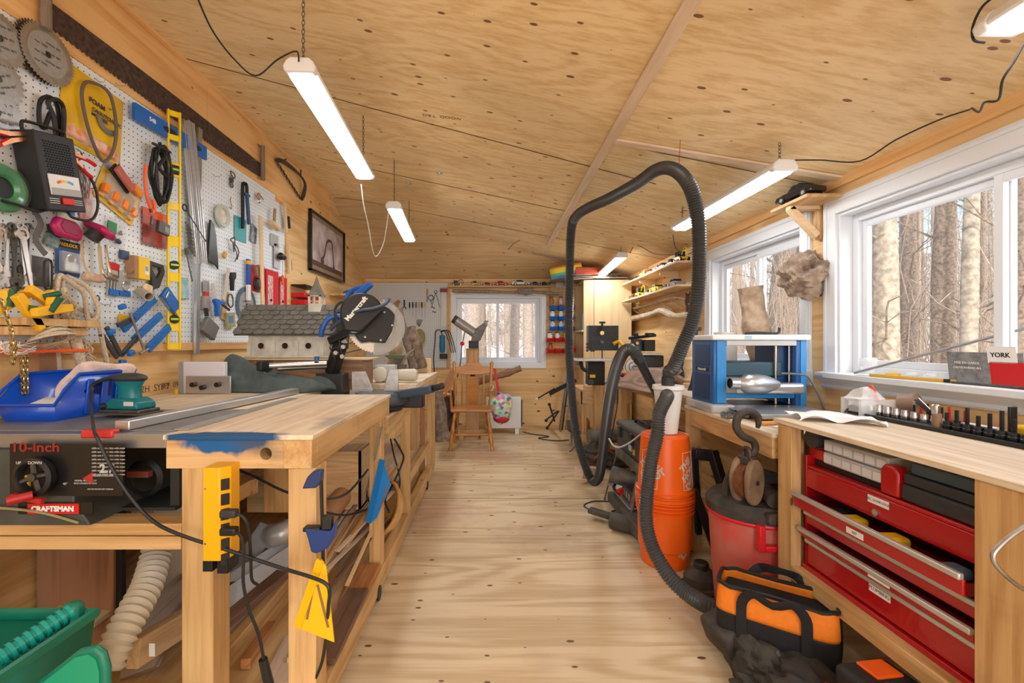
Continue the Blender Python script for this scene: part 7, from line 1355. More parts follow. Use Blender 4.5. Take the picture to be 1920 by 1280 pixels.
# compartment boxes & cases on top of chest
def pbox(z,y0,y1,lab,x0=1.25):
    t=T('parts_organizer',lab,'organizer',(x0,(y0+y1)/2,z),group='clear parts organizers'); h=.042; MB().b2((0,-(y1-y0)/2,0),(.18,(y1-y0)/2,h)).build('case',CLEAR2,t,bev=.004); 
    for k in range(6): y=-(y1-y0)/2+(k+.5)*(y1-y0)/6; MB().b2((-.0015,y-.018,.006),(.0,y+.018,h-.01)).build('compartment',mat('frosted',(.62,.63,.64),.3),t)
pbox(.793,1.45,1.715,'lower clear compartment box on the red tool chest'); pbox(.838,1.44,1.72,'upper clear compartment box with the grey lid, right under the bench top',1.255)
S(MB().prism([(-.02,0),(.045,0),(.045,.075),(.03,.095),(-.005,.095),(-.02,.075)],-.02,.02,rot(90,0,0)),'red_case',CR,'upright red plastic case beside the clear compartment boxes','case',(1.265,1.415,.768),rz=90,bev=.006)
S(MB().b2((-.0,-.13,0),(.25,.13,.05)),'tool_case',mat('charcoal_case',(.035,.036,.04),.55,noise=.3,nscale=50),'lower charcoal tool case at the near end of the red chest top','case',(1.25,1.262,.767),bev=.008); S(MB().b2((-.0,-.125,0),(.25,.125,.03)),'tool_case',DGREY,'middle dark grey tool case on the red chest','case',(1.255,1.262,.819),bev=.004); S(MB().b2((-.0,-.115,0),(.22,.115,.035)),'tool_case',mat('slate_blue_case',(.06,.10,.14),.5),'top slate blue metal case on the red chest','case',(1.265,1.258,.851),bev=.004)
S(MB().cyl((-.02,.0,0),(.16,0,0),.038,n=20),'dark_cylinder',DGREY,'dark grey cylinder lying above the far corner of the red chest','cylinder',(1.26,1.765,.875))
q=MB().tube([P(1925,985,.93),P(1895,1005,.93),P(1868,1030,.93),P(1862,1045,.93),P(1872,1065,.93),P(1905,1095,.93),P(1935,1112,.93)],.0045,n=8,res=5); S(q,'steel_rod_handle',STEEL,'bent grey steel rod handle in front of the near end panel at the right edge','handle')
# ---------- on the right bench top ----------
q=MB()
def cloth(u,v):
    x=-.14+.27*u; y=-.08+.15*v; z=.004+.016*abs(math.sin(6*u+2*v))+.014*math.exp(-((u-.35)**2+(v-.6)**2)*14)+.006*math.sin(16*v+9*u); return (x+.02*math.sin(5*v),y+.03*math.sin(4*u),max(.001,z))
S(q.grid(cloth,26,18),'shop_towel',mat('paper_towel',(.84,.84,.86),.9),'crumpled white paper towel on the far corner of the right bench','towel',(1.37,1.82,.932),rz=-20)
t=T('open_tray','clear plastic tray with a red handled tool and crumpled film on the right bench','tray',(1.655,1.93,.932)); t.scale=(.62,.7,.72); MB().b2((-.16,-.02,0),(.12,.0,.10)).build('front',CLEAR,t); MB().b2((-.16,-.02,0),(.12,.14,.004)).build('bottom',CLEAR,t); MB().b2((-.16,.13,0),(.12,.14,.10)).build('back',CLEAR2,t); MB().ell((-.06,.06,.10),(.10,.06,.06),14,10,fn=rough(9,.3)).build('film',CLEAR2,t); MB().beam((.0,.02,.07),(-.05,.03,.18),.012,.03,up=V(0,1,0)).build('red_tool',mat('orange_red2',(.85,.06,.02),.35),t,bev=.004)
S(MB().lathe([(.02,0),(.045,0),(.045,.055),(.02,.055),(.02,0)],24,M=rot(80,0,25)),'tape_roll',mat('brown_tape',(.25,.17,.12),.4),'brown roll of tape lying beside the clear tray','tape',(1.74,1.93,.982)); S(MB().beam((0,0,.01),(-.05,.04,.09),.003,.03,up=V(0,1,0)),'putty_knife',STEEL,'shiny putty knife blade sticking up behind the chrome sockets','putty knife',(1.72,1.75,.935))
# socket rails
SK=mat('impact_black',(.018,.018,.02),.35,.3)
t=T('socket_rail','long black plastic rail that carries the row of sockets on the right bench','socket rail',(1.62,1.65,.932)); MB().b2((-.05,-.52,0),(-.04,.36,.014)).build('rail_edge',BLACK,t,bev=.002); MB().b2((-.04,-.52,0),(.09,.36,.008)).build('rail_bed',BLACK,t,bev=.002)
def socket(x,y,z,r,h,m,label,group,name='socket'):
    return S(MB().lathe([(0,.002),(r*.92,0),(r,.002),(r,h*.55),(r*.9,h*.62),(r*.9,h),(r*.6,h),(r*.6,h*.8),(0,h*.8)],16),name,m,label,'socket',(x,y,z),group=group)
nn=['first','second','third','fourth','fifth','sixth','seventh','eighth','ninth','tenth','eleventh','twelfth','thirteenth','fourteenth','fifteenth','sixteenth','seventeenth','eighteenth']
for i in range(9): socket(1.63+.004*i,1.955-.036*i,.9405,.0165-.0006*i,.045-.002*i,CHROME,'%s chrome socket counted from the far end of the rail'%nn[i],'chrome sockets')
for i in range(14): socket(1.605,1.60-.034*i,.9405,.015+.0003*i,.028,SK,'%s low black socket counted from the far end of the front row'%nn[i],'low black sockets')
for i in range(15):
    h=.05+.012*(i%3)+.002*i; y=1.66-.036*i
    S(MB().cyl((0,0,0),(0,0,h),.0058,n=8).cyl((0,0,0),(0,0,.018),.011,n=12),'bit_socket',SK,'%s upright black bit socket counted from the far end of the back row'%nn[i],'bit socket',(1.66,y,.9405),group='upright bit sockets')
for i in range(8): S(MB().cyl((0,0,0),(0,0,.055+.006*(i%3)),.004,n=8).cyl((0,0,0),(0,0,.02),.010,n=10),'bit_socket',RED if i%2 else SK,'%s small %s bit behind the chrome sockets'%(nn[i],'red' if i%2 else 'black'),'bit socket',(1.70,1.83-.028*i,.9405),group='red and black bits')
for i in range(3): S(MB().b2((-.013,-.004,0),(.013,.004,.10)).b2((-.01,-.008,.0),(.01,.008,.02)),'hex_key_holder',BLACK,['farthest','middle','nearest'][i]+' of three flat black uprights behind the bits','holder',(1.74,1.52-.075*i,.932),group='flat black uprights',bev=.002)
S(MB().cyl((0,0,0),(0,0,.05),.014,n=14),'wood_cylinder',mat('brown_socket',(.24,.14,.08),.6),'short brown wooden cylinder between the chrome and black sockets','cylinder',(1.60,1.635,.9405))
S(MB().lathe([(0,0),(.013,0),(.013,.07),(.009,.075),(0,.075)],16),'socket',CHROME,'tall bright chrome socket standing among the red bits','socket',(1.66,1.70,.9405))
for i,(y,x) in enumerate(((1.46,1.72),(1.40,1.73),(1.33,1.735),(1.27,1.80))): S(MB().b2((-.03,-.025,0),(.03,.025,.05)),'yellow_plug',YEL,['farthest','second','third','nearest and tallest'][i]+' yellow plastic piece behind the upright bits','yellow part',(x,y,.932),bev=.012)
S(MB().b2((-.03,-.05,0),(.0,.05,.03)),'white_box',PAPER,'small white box behind the middle of the socket rail','box',(1.70,1.57,.932),bev=.002)
cord([P(1585,772,2.0),P(1600,758,2.05),P(1630,760,2.0),P(1660,772,1.95)],.004,'short black wire loop by the clear tray')
# sill items
SZ=AZ0+.0225
t=T('printed_card','grey printed card with a red and white panel on the window sill','card',(1.955,1.79,SZ)); MB().b2((-.003,-.13,0),(.003,.15,.125),rot(0,-6,0)).build('card',mat('card_grey_print',(.14,.14,.145),.5,noise=.3,nscale=40,vein=(.3,.3,.3)),t); MB().b2((-.0045,-.13,.0),(-.003,-.015,.09),rot(0,-6,0)).build('red_panel',RED,t); MB().b2((-.0045,-.11,.085),(-.003,-.01,.15),rot(0,-6,0)).build('white_panel',PAPER,t); text('YORK',.025,BLACK,t,(-.017,-.055,.115),M=rot(0,-6,0)@MR,bold=.0005); text('MISE EN GARDE',.014,PAPER,t,(-.014,.07,.08),M=rot(0,-6,0)@MR); text('CAUTION READ ALL',.012,PAPER,t,(-.012,.07,.06),M=rot(0,-6,0)@MR)
t=T('folding_rule','yellow folding wooden rule lying on the window sill','rule',(1.85,2.0,SZ-.001),rz=8); MB().b2((-.012,-.16,0),(.012,.19,.014)).build('rule',mat('rule_yellow',(.65,.36,.03),.5),t,bev=.003); MB().b2((-.0125,-.155,.0),(.0125,-.13,.0145)).build('joint',BLACK,t)
S(MB().tube([(0,0,.004),(.01,-.15,.004),(0,-.32,.004)],.005,n=6,res=4),'twist_drill',DSTEEL,'long thin dark twist bit on the sill beside the yellow rule','drill bit',(1.85,1.83,SZ))
t=T('bit_stand','small red holder with a row of dark bits on the near end of the sill','bit holder',(1.86,1.50,SZ)); MB().b2((-.012,-.1,0),(.012,.05,.018)).build('holder',RED,t,bev=.002); [MB().lathe([(.004,.018),(.005,.03),(0,.045)],8,M=Matrix.Translation((0,.04-.018*k,0))).build('bit',DSTEEL,t) for k in range(7)]
S(MB().lathe([(0,0),(.035,0),(.035,.07),(.028,.085),(.0,.086)],18),'glass_jar',CLEAR,'clear jar in the far corner of the window sill','jar',(1.96,2.36,SZ)); S(MB().lathe([(0,0),(.03,0),(.03,.012),(0,.012)],18),'yellow_lid',YEL,'yellow round lid on the window sill','lid',(1.96,2.22,SZ))
for k in range(2): S(MB().ell((0,0,.012),(.028,.028,.016),14,8),'glass_dish',CLEAR2,['left','right'][k]+' of two little round glass dishes on the window sill','dish',(1.96,2.12-.09*k,SZ))
S(MB().cyl(P(1602,699,2.28),P(1935,612,1.70),.006,n=8),'metal_rod',mat('dull_rod',(.36,.36,.36),.4,.8),'long thin grey rod leaning diagonally across the large window','rod')
S(MB().b2((-.05,-.03,0),(.05,.03,.004)),'paper_scrap',PAPER,'small white paper scrap at the left end of the sill','paper',(1.87,2.25,SZ),rz=15)
# ---------- planer ----------
PB=mat('planer_blue',(.008,.10,.34),.3,coat=.3); PBL=mat('planer_blue_light',(.03,.24,.60),.35); SLV=mat('planer_silver',(.50,.52,.54),.3,.7,noise=.15,nscale=20); PBD=mat('planer_blue_dark',(.006,.045,.15),.35)
base=(1.47,2.63,.862); t=T('thickness_planer','blue bench thickness planer with a white top and round metal dust port','planer',base)
def pb(n,m,a,b,bev=.004,par=None): return MB().b2(a,b).build(n,m,par or t,bev=bev)
x0,x1,y0,y1=-.254,.26,-.13,.14
pb('column',PB,(x0,y0,.03),(x0+.075,y1,.40),.012); pb('column',PB,(x1-.06,y0,.03),(x1,y1,.40),.010); pb('column_face',PBL,(x0+.02,y0-.004,.05),(x0+.072,y0,.395),.002); pb('column_face',PBL,(x1-.035,y0-.004,.03),(x1-.002,y0,.395),.002)
pb('top_cover',WHITE,(x0-.015,y0-.025,.395),(x1+.01,y1+.02,.425),.008); pb('top_skirt',mat('planer_light_grey',(.50,.51,.53),.4),(x0+.07,y0-.01,.365),(x1-.06,y1,.395))
pb('base_cover',CLEAR2,(x0-.03,y0-.05,.0),(x0+.10,y1+.02,.045),.012); pb('base',DSTEEL,(x0+.02,y0-.01,0),(x1,y1,.03))
for z0,z1 in ((.25,.37),(.06,.205)): pb('side_window',PBD,(x0-.0015,y0+.04,z0),(x0,y1-.05,z1),0)
pb('name_plate',BLACK,(x0-.002,y0+.05,.218),(x0-.0005,y1-.06,.243),0); text('Mastercraft',.021,PAPER,t,(x0-.0025,(y0+y1)/2-.005,.23),M=MR,bold=.0006)
pb('cutter_head',mat('head_slate',(.03,.08,.12),.4),(x0+.075,y0+.05,.19),(x1-.10,y1-.03,.275),.01); pb('inner_column',PBD,(x1-.13,y0+.06,.05),(x1-.06,y1,.37),.003)
for x in (x1-.145,x1-.07): MB().cyl((x,y0+.04,.04),(x,y0+.04,.37),.007,n=10).build('guide_post',CHROME,t)
pb('lower_frame',PBL,(x0+.075,y0+.01,.075),(x1-.04,y0+.06,.10)); pb('feed_table',SLV,(x0+.06,y0-.33,.028),(x1-.02,y0+.02,.036),.002); pb('table_lip',SLV,(x0+.06,y0-.335,.018),(x1-.02,y0-.325,.040),.002)
MB().lathe([(.026,0),(.030,.0),(.031,.045),(.026,.052),(.034,.066),(.052,.09),(.054,.15),(.05,.19),(.035,.24),(.02,.27)],26,p0=(x0+.055,y0-.07,.165),p1=(x1,y0-.045,.15)).build('dust_port',SLV,t); MB().lathe([(.0,.01),(.0255,.01),(.026,0)],20,p0=(x0+.055,y0-.07,.165),p1=(x1,y0-.045,.15)).build('port_opening',BLACK,t)
MB().b2((x0+.24,y0-.075,.105),(x1-.05,y0+.0,.165)).build('chute',SLV,t,bev=.02,seg=3)
MB().tube([(x1-.16,y0-.03,.215),(x1-.06,y0-.04,.21),(x1-.02,y0-.05,.19),(x1+.01,y0-.08,.10),(x1+.03,y0-.10,.02),(x1+.10,y0-.08,.008)],.006,n=7,res=4).build('power_cable',mat('grey_cable',(.12,.13,.14),.5),t)
for k,(x,r_) in enumerate(((x0-.0,.02),)): MB().cyl((x,.08,.425),(x,.08,.455),.012,n=10).build('height_knob',BLACK,t); MB().b2((x-.04,.065,.45),(x+.03,.10,.475)).build('crank',BLACK,t,bev=.006)
pb('warning_label',mat('label_blue_white',(.4,.55,.7),.4),(x0+.16,y0-.026,.40),(x0+.2,y0-.025,.42),0)
S(MB().tube([(-.08,0,.006),(0,0,.01),(.10,.0,.006),(.115,0,.04)],.008,n=6,res=3),'pry_bar',BLACK,'small black bar lying on the white planer top','bar',(1.53,2.60,1.289))
# tools by the planer table
q=MB(); 
for k in range(7): q.cyl((.03*k-.09,-.02,.016),(.03*k-.06,.04,.016),.013-.0005*k,n=10)
S(q,'chuck_parts',DSTEEL,'cluster of dark steel chuck parts beside the silver planer table','chuck parts',(1.25,2.30,.862)); S(MB().lathe([(0,0),(.016,0),(.016,.05),(0,.05)],14,M=rot(90,0,60)),'glass_vial',CLEAR,'small clear vial next to the dark chuck parts','vial',(1.33,2.24,.88)); S(MB().beam((0,0,.01),(.13,.02,.01),.022,.014),'utility_knife',mat('knife_orange',(.75,.30,.04),.4),'orange utility knife on the planer bench','knife',(1.245,2.11,.862),bev=.004); S(MB().b2((-.07,-.05,0),(.07,.05,.004)),'paper_sheet',PAPER,'white paper on the planer bench next to the orange knife','paper',(1.36,2.05,.8612),rz=20)
# log, birch, turned column, dark box
stick([(1.72,2.93,.892),(1.735,2.92,1.1),(1.70,2.93,1.36),(1.665,2.93,1.60)],.075,'pale weathered log standing behind the planer in front of the middle window',mat('pale_weathered_log',(.55,.42,.30),.9,noise=.55,nscale=14,bump=1,vein=(.30,.20,.13)),n=14,ra=.1)
S(MB().cyl((0,0,0),(0,0,.42),.07,n=20),'birch_log',mat('birch_bark',(.78,.75,.70),.8,noise=.6,nscale=11,vein=(.62,.58,.52),bump=.3),'white birch log seen through the planer opening','log',(1.55,3.02,.891))
t=T('turned_column','pale turned wooden column standing beyond the planer','column',(1.555,3.55,.891)); MB().lathe([(0,0),(.06,0),(.06,.03),(.045,.04),(.055,.06),(.045,.08),(.05,.12),(.06,.16),(.05,.19),(.058,.22),(.045,.24),(.055,.30),(.045,.34),(.0,.36)],24).build('shaft',BEECH,t)
S(MB().b2((-.04,-.09,0),(.04,.09,.27)),'dark_box',mat('dark_wine_box',(.055,.025,.028),.5),'tall dark wine coloured box behind the leaning tall hose','box',(1.62,3.85,.891)); S(MB().b2((-.03,-.03,.0),(.03,.03,.02)),'cap_piece',BLACK,'black cap piece on the dark wine coloured box','cap',(1.62,3.85,1.162))
# slab, small planes
plank((1172,708,4.3),(1252,716,3.2),.26,.035,wood('spalted_slab',(.42,.27,.19),(.24,.14,.10),'x',grain=1.2,rings=1.2),'thick brown slab of wood tilted up on the long bench',up=(-.75,0,.8))
plank((1196,716,4.0),(1250,728,3.1),.10,.03,DKW,'dark stripe edged board under the tilted slab',up=(-.3,0,1))
stick([RW(1246,700,.3),RW(1268,708,.35),RW(1290,722,.35)],.03,'rough dark root piece behind the cup on the long bench',MATS['brown_aged_wood'],'root_piece','root'); S(MB().prism([(-.02,0),(.02,0),(.03,.14),(.02,.16),(-.0,.05)],-.008,.008,rot(90,0,0)),'chisel',DGREY,'dark chisel sticking up behind the root piece','chisel',(1.42,3.25,.90))
# disc machine + band saw + scroll saw
t=T('disc_sander','small disc machine with silver disc and red base on the long bench','disc machine',(1.40,4.52,.892)); MB().b2((-.10,-.09,0),(.12,.09,.025)).build('base',BLACK,t,bev=.006); MB().b2((-.10,-.05,.025),(-.02,.05,.045)).build('red_block',RED,t,bev=.004); MB().cyl((-.0,.0,.11),(-.0,-.03,.11),.078,n=30).build('disc',ALU,t); MB().torus((0,-.032,.11),.045,.004,M=Matrix.Identity(4),axis='y').build('disc_ring',DSTEEL,t); MB().cyl((0,-.03,.11),(0,-.04,.11),.018,n=12).build('hub',CHROME,t); MB().cyl((-.06,-.04,.05),(.08,-.06,.16),.004,n=6).build('arm',BLACK,t); MB().b2((-.03,0,.02),(.04,.08,.10)).build('motor',BLACK,t,bev=.01)
cord([P(1168,690,4.4),P(1160,710,4.5),P(1157,760,4.5),P(1150,800,4.4),P(1142,840,4.3)],.005,'black cord hanging from the red based disc machine')
t=T('band_saw','dark grey band saw with a big square guard and white table beyond the hose loop','band saw',(1.17,4.95,0)); o=Vector((1.17,4.95,0))
def pz(px,py,Y): return P(px,py,Y)-o
a=pz(1104,657,4.9); b=pz(1160,610,4.9); MB().b2((a.x,-.05,a.z),(b.x,.08,b.z)).build('wheel_guard',mat('guard_charcoal',(.035,.037,.04),.5,noise=.3,nscale=30),t,bev=.006)
MB().cyl(tuple(pz(1129,624,4.85)),tuple(pz(1129,624,4.82)),.022,n=14).build('knob',BRASS,t); MB().cyl(tuple(pz(1129,641,4.85)),tuple(pz(1129,641,4.82)),.016,n=14).build('knob',DSTEEL,t); MB().beam(pz(1129,605,4.86),pz(1129,620,4.86),.02,.02).build('tension_bolt',BLACK,t); MB().b2(tuple(pz(1125,606,4.85)),tuple(pz(1133,603,4.9))).build('bolt_head',BLACK,t)
a=pz(1078,676,4.85); b=pz(1150,673,4.85); MB().b2((a.x,-.25,a.z),(b.x,.12,b.z+.005)).build('table',mat('table_white_steel',(.6,.6,.6),.3,.4),t,bev=.004)
MB().beam(pz(1129,657,4.9),pz(1129,675,4.9),.012,.012).build('blade_post',BLACK,t); 
for k in range(9): MB().cyl(tuple(pz(1101+4*(k%4),645+6*(k//3),4.8)),tuple(pz(1101+4*(k%4),645+6*(k//3),4.76)),.014,n=8).build('guide_wheel',BLACK,t)
a=pz(1103,722,4.9); b=pz(1134,678,4.9); MB().b2((a.x,-.06,a.z),(b.x,.10,b.z)).build('lower_housing',BLACK,t,bev=.008); a=pz(1106,708,4.82); b=pz(1116,702,4.82); MB().b2((a.x,-.135,a.z),(b.x,-.13,b.z)).build('yellow_label',YEL,t); MB().cyl(tuple(pz(1108,716,4.85)),tuple(pz(1108,716,4.78)),.03,n=16).build('lower_knob',DGREY,t)
MB().b2((-.05,-.05,0.0),(.16,.10,tuple(pz(1103,722,4.9))[2])).build('stand',W_POST,t); MB().tube([pz(1088,676,4.85),pz(1092,690,4.85),pz(1102,696,4.85)],.02,n=8,res=3).build('trunnion',BLACK,t)
t=T('scroll_saw','black scroll saw with a flat motor on the long bench beyond the slab','scroll saw',(1.62,4.6,.892)); o=Vector((1.62,4.6,.892))
MB().beam(P(1180,634,4.7)-o,P(1229,628,4.5)-o,.05,.03).build('arm',BLACK,t,bev=.008); MB().cyl(tuple(P(1218,630,4.5)-o),tuple(P(1218,624,4.5)-o),.045,n=18).build('knob',BLACK,t); MB().cyl(tuple(P(1193,632,4.6)-o),tuple(P(1193,625,4.6)-o),.02,n=12).build('knob',BLACK,t)
MB().b2(tuple(P(1208,658,4.55)-o),tuple(P(1229,637,4.55)-o+V(0,.1,0))).build('motor',BLACK,t,bev=.008); MB().b2(tuple(P(1187,658,4.6)-o),tuple(P(1205,636,4.6)-o+V(0,.08,0))).build('column',mat('dark_navy_cast',(.02,.03,.05),.4),t,bev=.006); MB().cyl(tuple(P(1195,643,4.58)-o),tuple(P(1195,643,4.55)-o),.016,n=10).build('yellow_knob',YEL,t); MB().b2(tuple(P(1178,665,4.5)-o),tuple(P(1240,662,4.5)-o+V(0,.15,0))).build('table',STEEL,t); MB().b2(tuple(P(1195,688,4.55)-o),tuple(P(1245,666,4.55)-o+V(0,.1,0))).build('base',DGREY,t,bev=.01); MB().b2(tuple(P(1196,738,4.55)-o+V(0,0,.12)),tuple(P(1240,688,4.55)-o+V(0,.1,0))).build('pedestal',BLACK,t)
S(MB().tube([P(1150,645,4.9),P(1160,640,4.9),P(1172,650,4.8),P(1183,652,4.7)],.02,n=8,res=3),'yellow_gun',YEL,'yellow tool half hidden between the band saw guard and the scroll saw','tool')
# ---------- burl and car shelf between the windows ----------
def burlf(q): return 1+.16*math.sin(4*q.x+2*q.z)*math.sin(5*q.y)+.09*math.sin(11*q.y+7*q.z)+.07*math.sin(17*q.z+9*q.x)+.05*math.sin(25*q.x+19*q.y)
S(MB().ell((0,0,.05),(.115,.125,.12),48,34,fn=burlf),'tree_burl',mat('burl_grey_brown',(.36,.27,.20),.85,noise=.6,nscale=16,bump=1,vein=(.13,.085,.06)),'big knobbly grey brown tree burl mounted between the two windows','burl',RW(1524,515,.03),M=MR)
SHZ=2.045
S(MB().b2((1.69,2.44,SHZ-.018),(XR-.002,2.76,SHZ)),'wall_shelf',W_Y,'small wooden shelf for a black model car, high between the two windows','shelf',bev=.002)
t=T('shelf_bracket','angled wooden bracket below the black model car shelf','bracket',(XR-.024,2.62,SHZ-.018)); MB().b2((-.0,-.02,-.19),(.02,.02,0)).build('upright',W_POST,t); MB().beam((-.16,0,-.012),(-.008,0,-.17),.04,.032).build('brace',BEECHX,t); MB().b2((-.17,-.02,-.02),(-.0,.02,-.0)).build('top_arm',BEECHX,t)
S(MB().b2((-.05,-.14,0),(.05,.14,.006)),'display_base',BLACK,'thin black base plate under the black model car','base',(1.76,2.60,SHZ+.001))
toycar((1.76,2.60,SHZ+.008),.26,(.008,.008,.009),'large black model car on the small shelf high between the windows',rz=98,kind='sedan')
# ---------- buckets ----------
OB=mat('bucket_orange',(.90,.13,.008),.3); OBL=mat('bucket_print_white',(.92,.80,.70),.5)
def wraptext(body,size,par,r,z,ang,tilt,m,name='lettering',lz=None,bold=.001):
    o=text(body,size,m,par,(0,0,0),bold=bold,ext=.0003); o.name=name; o.matrix_local=Matrix.Identity(4)
    c,s=math.cos(R(tilt)),math.sin(R(tilt))
    for v in o.data.vertices:
        x,y=v.co.x*c-v.co.y*s,v.co.x*s+v.co.y*c; a=R(ang)+x/r; zz=z+y; rr_=(lz(zz) if lz else r)+.0012
        v.co=Vector((rr_*math.cos(a),rr_*math.sin(a),zz))
    return o
def outline(par,ang,w_,z0,z1,rf,m):
    q=MB()
    def pt(u,z): a=R(ang)+u/.15; rr_=rf(z)+.0012; return V(rr_*math.cos(a),rr_*math.sin(a),z)
    L_=[pt(-w_/2+w_*i/8,z0) for i in range(9)]+[pt(w_/2,z0+(z1-z0)*i/4) for i in range(1,5)]+[pt(w_/2-w_*i/8,z1) for i in range(1,9)]+[pt(-w_/2,z1-(z1-z0)*i/4) for i in range(1,4)]
    q.tube(L_,.0012,n=4,closed=True,res=1); return q.build('logo_outline',m,par)
bc=(.988,2.60,0); r0,r1,bh=.130,.150,.37
rfu=lambda z:r0+(r1-r0)*z/bh
t=T('orange_bucket','lower orange bucket standing on the floor with its rim upwards','bucket',bc,group='orange buckets')
MB().lathe([(0,.0),(r0-.006,0),(r0,.006)]+[(rfu(.30),.30)]+sum([[(rfu(z)+.012,z),(rfu(z)+.012,z+.006),(rfu(z)+.001,z+.008)] for z in (.30,.325,.345)],[])+[(r1+.012,.362),(r1+.012,.37),(r1,.37),(r1-.004,.10),(0,.02)],48).build('body',OB,t)
ang=-72
outline(t,ang+14,.11,.08,.27,rfu,OBL); wraptext('THE\nHOME\nDEPOT',.052,t,.15,.165,ang+14,38,OBL,lz=rfu,bold=.0035)
t=T('orange_bucket','upper orange bucket turned upside down on the lower one','bucket',(bc[0],bc[1],.372),group='orange buckets')
rfd=lambda z:r1-(r1-r0)*z/bh
MB().lathe([(r1-.004,0),(r1+.012,0),(r1+.012,.008)]+sum([[(rfd(z)+.001,z-.002),(rfd(z)+.012,z),(rfd(z)+.012,z+.006),(rfd(z)+.001,z+.008)] for z in (.022,.042)],[])+[(rfd(.1),.1),(r0,.345),(r0-.006,.352),(0,.352)],48).build('body',OB,t)
MB().torus((0,0,.350),r0-.006,.004,n=40,m=6).build('top_rim',OB,t)
outline(t,ang+24,.11,.07,.27,rfd,OBL); wraptext('THE\nHOME\nDEPOT',.05,t,.15,.165,ang+24,38,OBL,lz=rfd,bold=.0035); outline(t,ang-75,.11,.07,.27,rfd,OBL); wraptext('THE\nHOME\nDEPOT',.05,t,.15,.165,ang-75,38,OBL,lz=rfd,bold=.0035)
MB().tube([(-.15,-.05,.03),(-.16,-.06,-.0),(-.165,-.07,-.03)],.004,n=6,res=2).build('handle_wire',STEEL,t)
zt=.726
t=T('dust_separator','translucent white cyclone cup standing on top of the orange buckets','cyclone cup',(bc[0]+.02,bc[1]-.0,zt)); MB().lathe([(.045,0),(.05,.004),(.078,.245),(.088,.255),(.086,.275),(.070,.275),(.0,.272)],36).build('cup',mat('milky_cup',(.80,.78,.74),.4,alpha=.92),t); MB().torus((0,0,.27),.08,.005,n=36,m=6).build('rim',WHITE,t); MB().cyl((-.01,-.02,.22),(-.05,-.11,.225),.034,n=20).build('inlet',MATS['milky_cup'],t); MB().cyl((.0,0,.272),(.0,0,.32),.036,n=20).build('outlet',DGREY,t)
HOSE=mat('hose_grey',(.06,.06,.062),.28,noise=.1,nscale=6)
c0=Vector((bc[0]+.02,bc[1],zt+.29))
ribbed([c0,c0+V(0,-.01,.06),P(1262,690,2.54),P(1278,652,2.48),P(1299,600,2.42),P(1309,540,2.36),P(1311,460,2.34),P(1307,400,2.33),P(1292,347,2.36),P(1264,318,2.46),P(1232,318,2.60),P(1192,345,2.8),P(1140,373,3.05),P(1104,389,3.3),P(1081,405,3.5),P(1071,432,3.62),P(1068,520,3.75),P(1067,650,3.85),P(1073,750,3.9),P(1082,820,3.9),P(1098,875,3.86),P(1112,902,3.8),P(1124,890,3.65),P(1131,840,3.4),P(1141,760,3.05),P(1152,702,2.85),P(1168,662,2.72),P(1184,655,2.66),P(1196,670,2.64)],.0335,HOSE,'very long grey ribbed hose looping up to the ceiling and down to the floor',pitch=.0135,amp=.11,n=16)
S(MB().cyl(P(1193,664,2.645),P(1238,752,2.72),.027,.022,n=20).cyl(P(1191,660,2.645),P(1200,678,2.65),.031,n=20),'vacuum_wand',mat('wand_black',(.02,.021,.023),.3),'smooth black vacuum wand slanting down behind the white cup','wand')
e=Vector((bc[0]-.03,bc[1]-.11,zt+.225))
ribbed([e+V(.012,.03,.0),e+V(-.008,-.02,-.005),P(1236,775,2.42),P(1233,810,2.40),P(1222,860,2.36),P(1213,930,2.32),P(1212,980,2.28),P(1225,1030,2.22),P(1255,1080,2.13),P(1290,1113,2.05),P(1330,1136,1.95),P(1372,1150,1.88)],.033,mat('hose_grey_light',(.08,.08,.08),.28),'shorter grey ribbed hose running from the cup across the floor to the black dust bag',pitch=.0135,amp=.115,n=16)
S(MB().tube([c0+V(.13,-.1,1.28),P(1277,330,2.44),P(1278,322,2.44),P(1283,312,2.44)],.0015,n=4,res=2),'hanging_wire',mat('red_wire',(.5,.03,.03),.5),'thin red wire holding the hose loop to the ceiling','wire')
bpy.data.objects.remove(bpy.data.objects['hanging_wire'])
p=P(1272,335,2.42); S(MB().cyl((p.x,p.y,p.z),(p.x+.01,p.y,zceil(p.x,p.y)),.0018,n=5),'hanging_wire',mat('red_wire',(.5,.03,.03),.5),'thin red wire holding the hose loop to the ceiling','wire')
# ---------- shop vacuum ----------
VR=mat('vac_red_dusty',(.55,.06,.045),.6,noise=.45,nscale=7,vein=(.50,.17,.13)); VB=mat('vac_black_dusty',(.075,.06,.048),.8,noise=.45,nscale=14,vein=(.03,.028,.026))
t=T('shop_vacuum','dusty red drum shop vacuum with a dark lid under the planer bench','shop vacuum',(1.24,2.14,0)); MB().lathe([(0,.0),(.165,0),(.175,.02),(.20,.42),(.20,.46),(0,.46)],44).build('drum',VR,t); MB().torus((0,0,.455),.205,.010,n=44,m=8).build('red_rim',mat('vac_red',(.65,.01,.02),.4),t)
MB().lathe([(.212,.46),(.214,.50),(.19,.53),(.12,.545),(0,.55)],44).build('lid',VB,t); MB().lathe([(.12,.54),(.125,.60),(.11,.63),(.0,.64)],30).build('motor_dome',VB,t)
for k in range(7): MB().b2((-.02+.0,-.128+.001*k,.555+.010*k),(.11,-.118,.559+.010*k)).build('vent_slot',BLACK,t)
MB().tube([(-.15,-.02,.53),(-.15,-.03,.60),(-.12,-.03,.64),(-.10,-.03,.56)],.016,n=8,res=3).build('carry_handle',VB,t); MB().b2((-.10,-.215,.47),(.10,-.17,.52),rot(0,0,8)).build('latch',VB,t,bev=.01); 
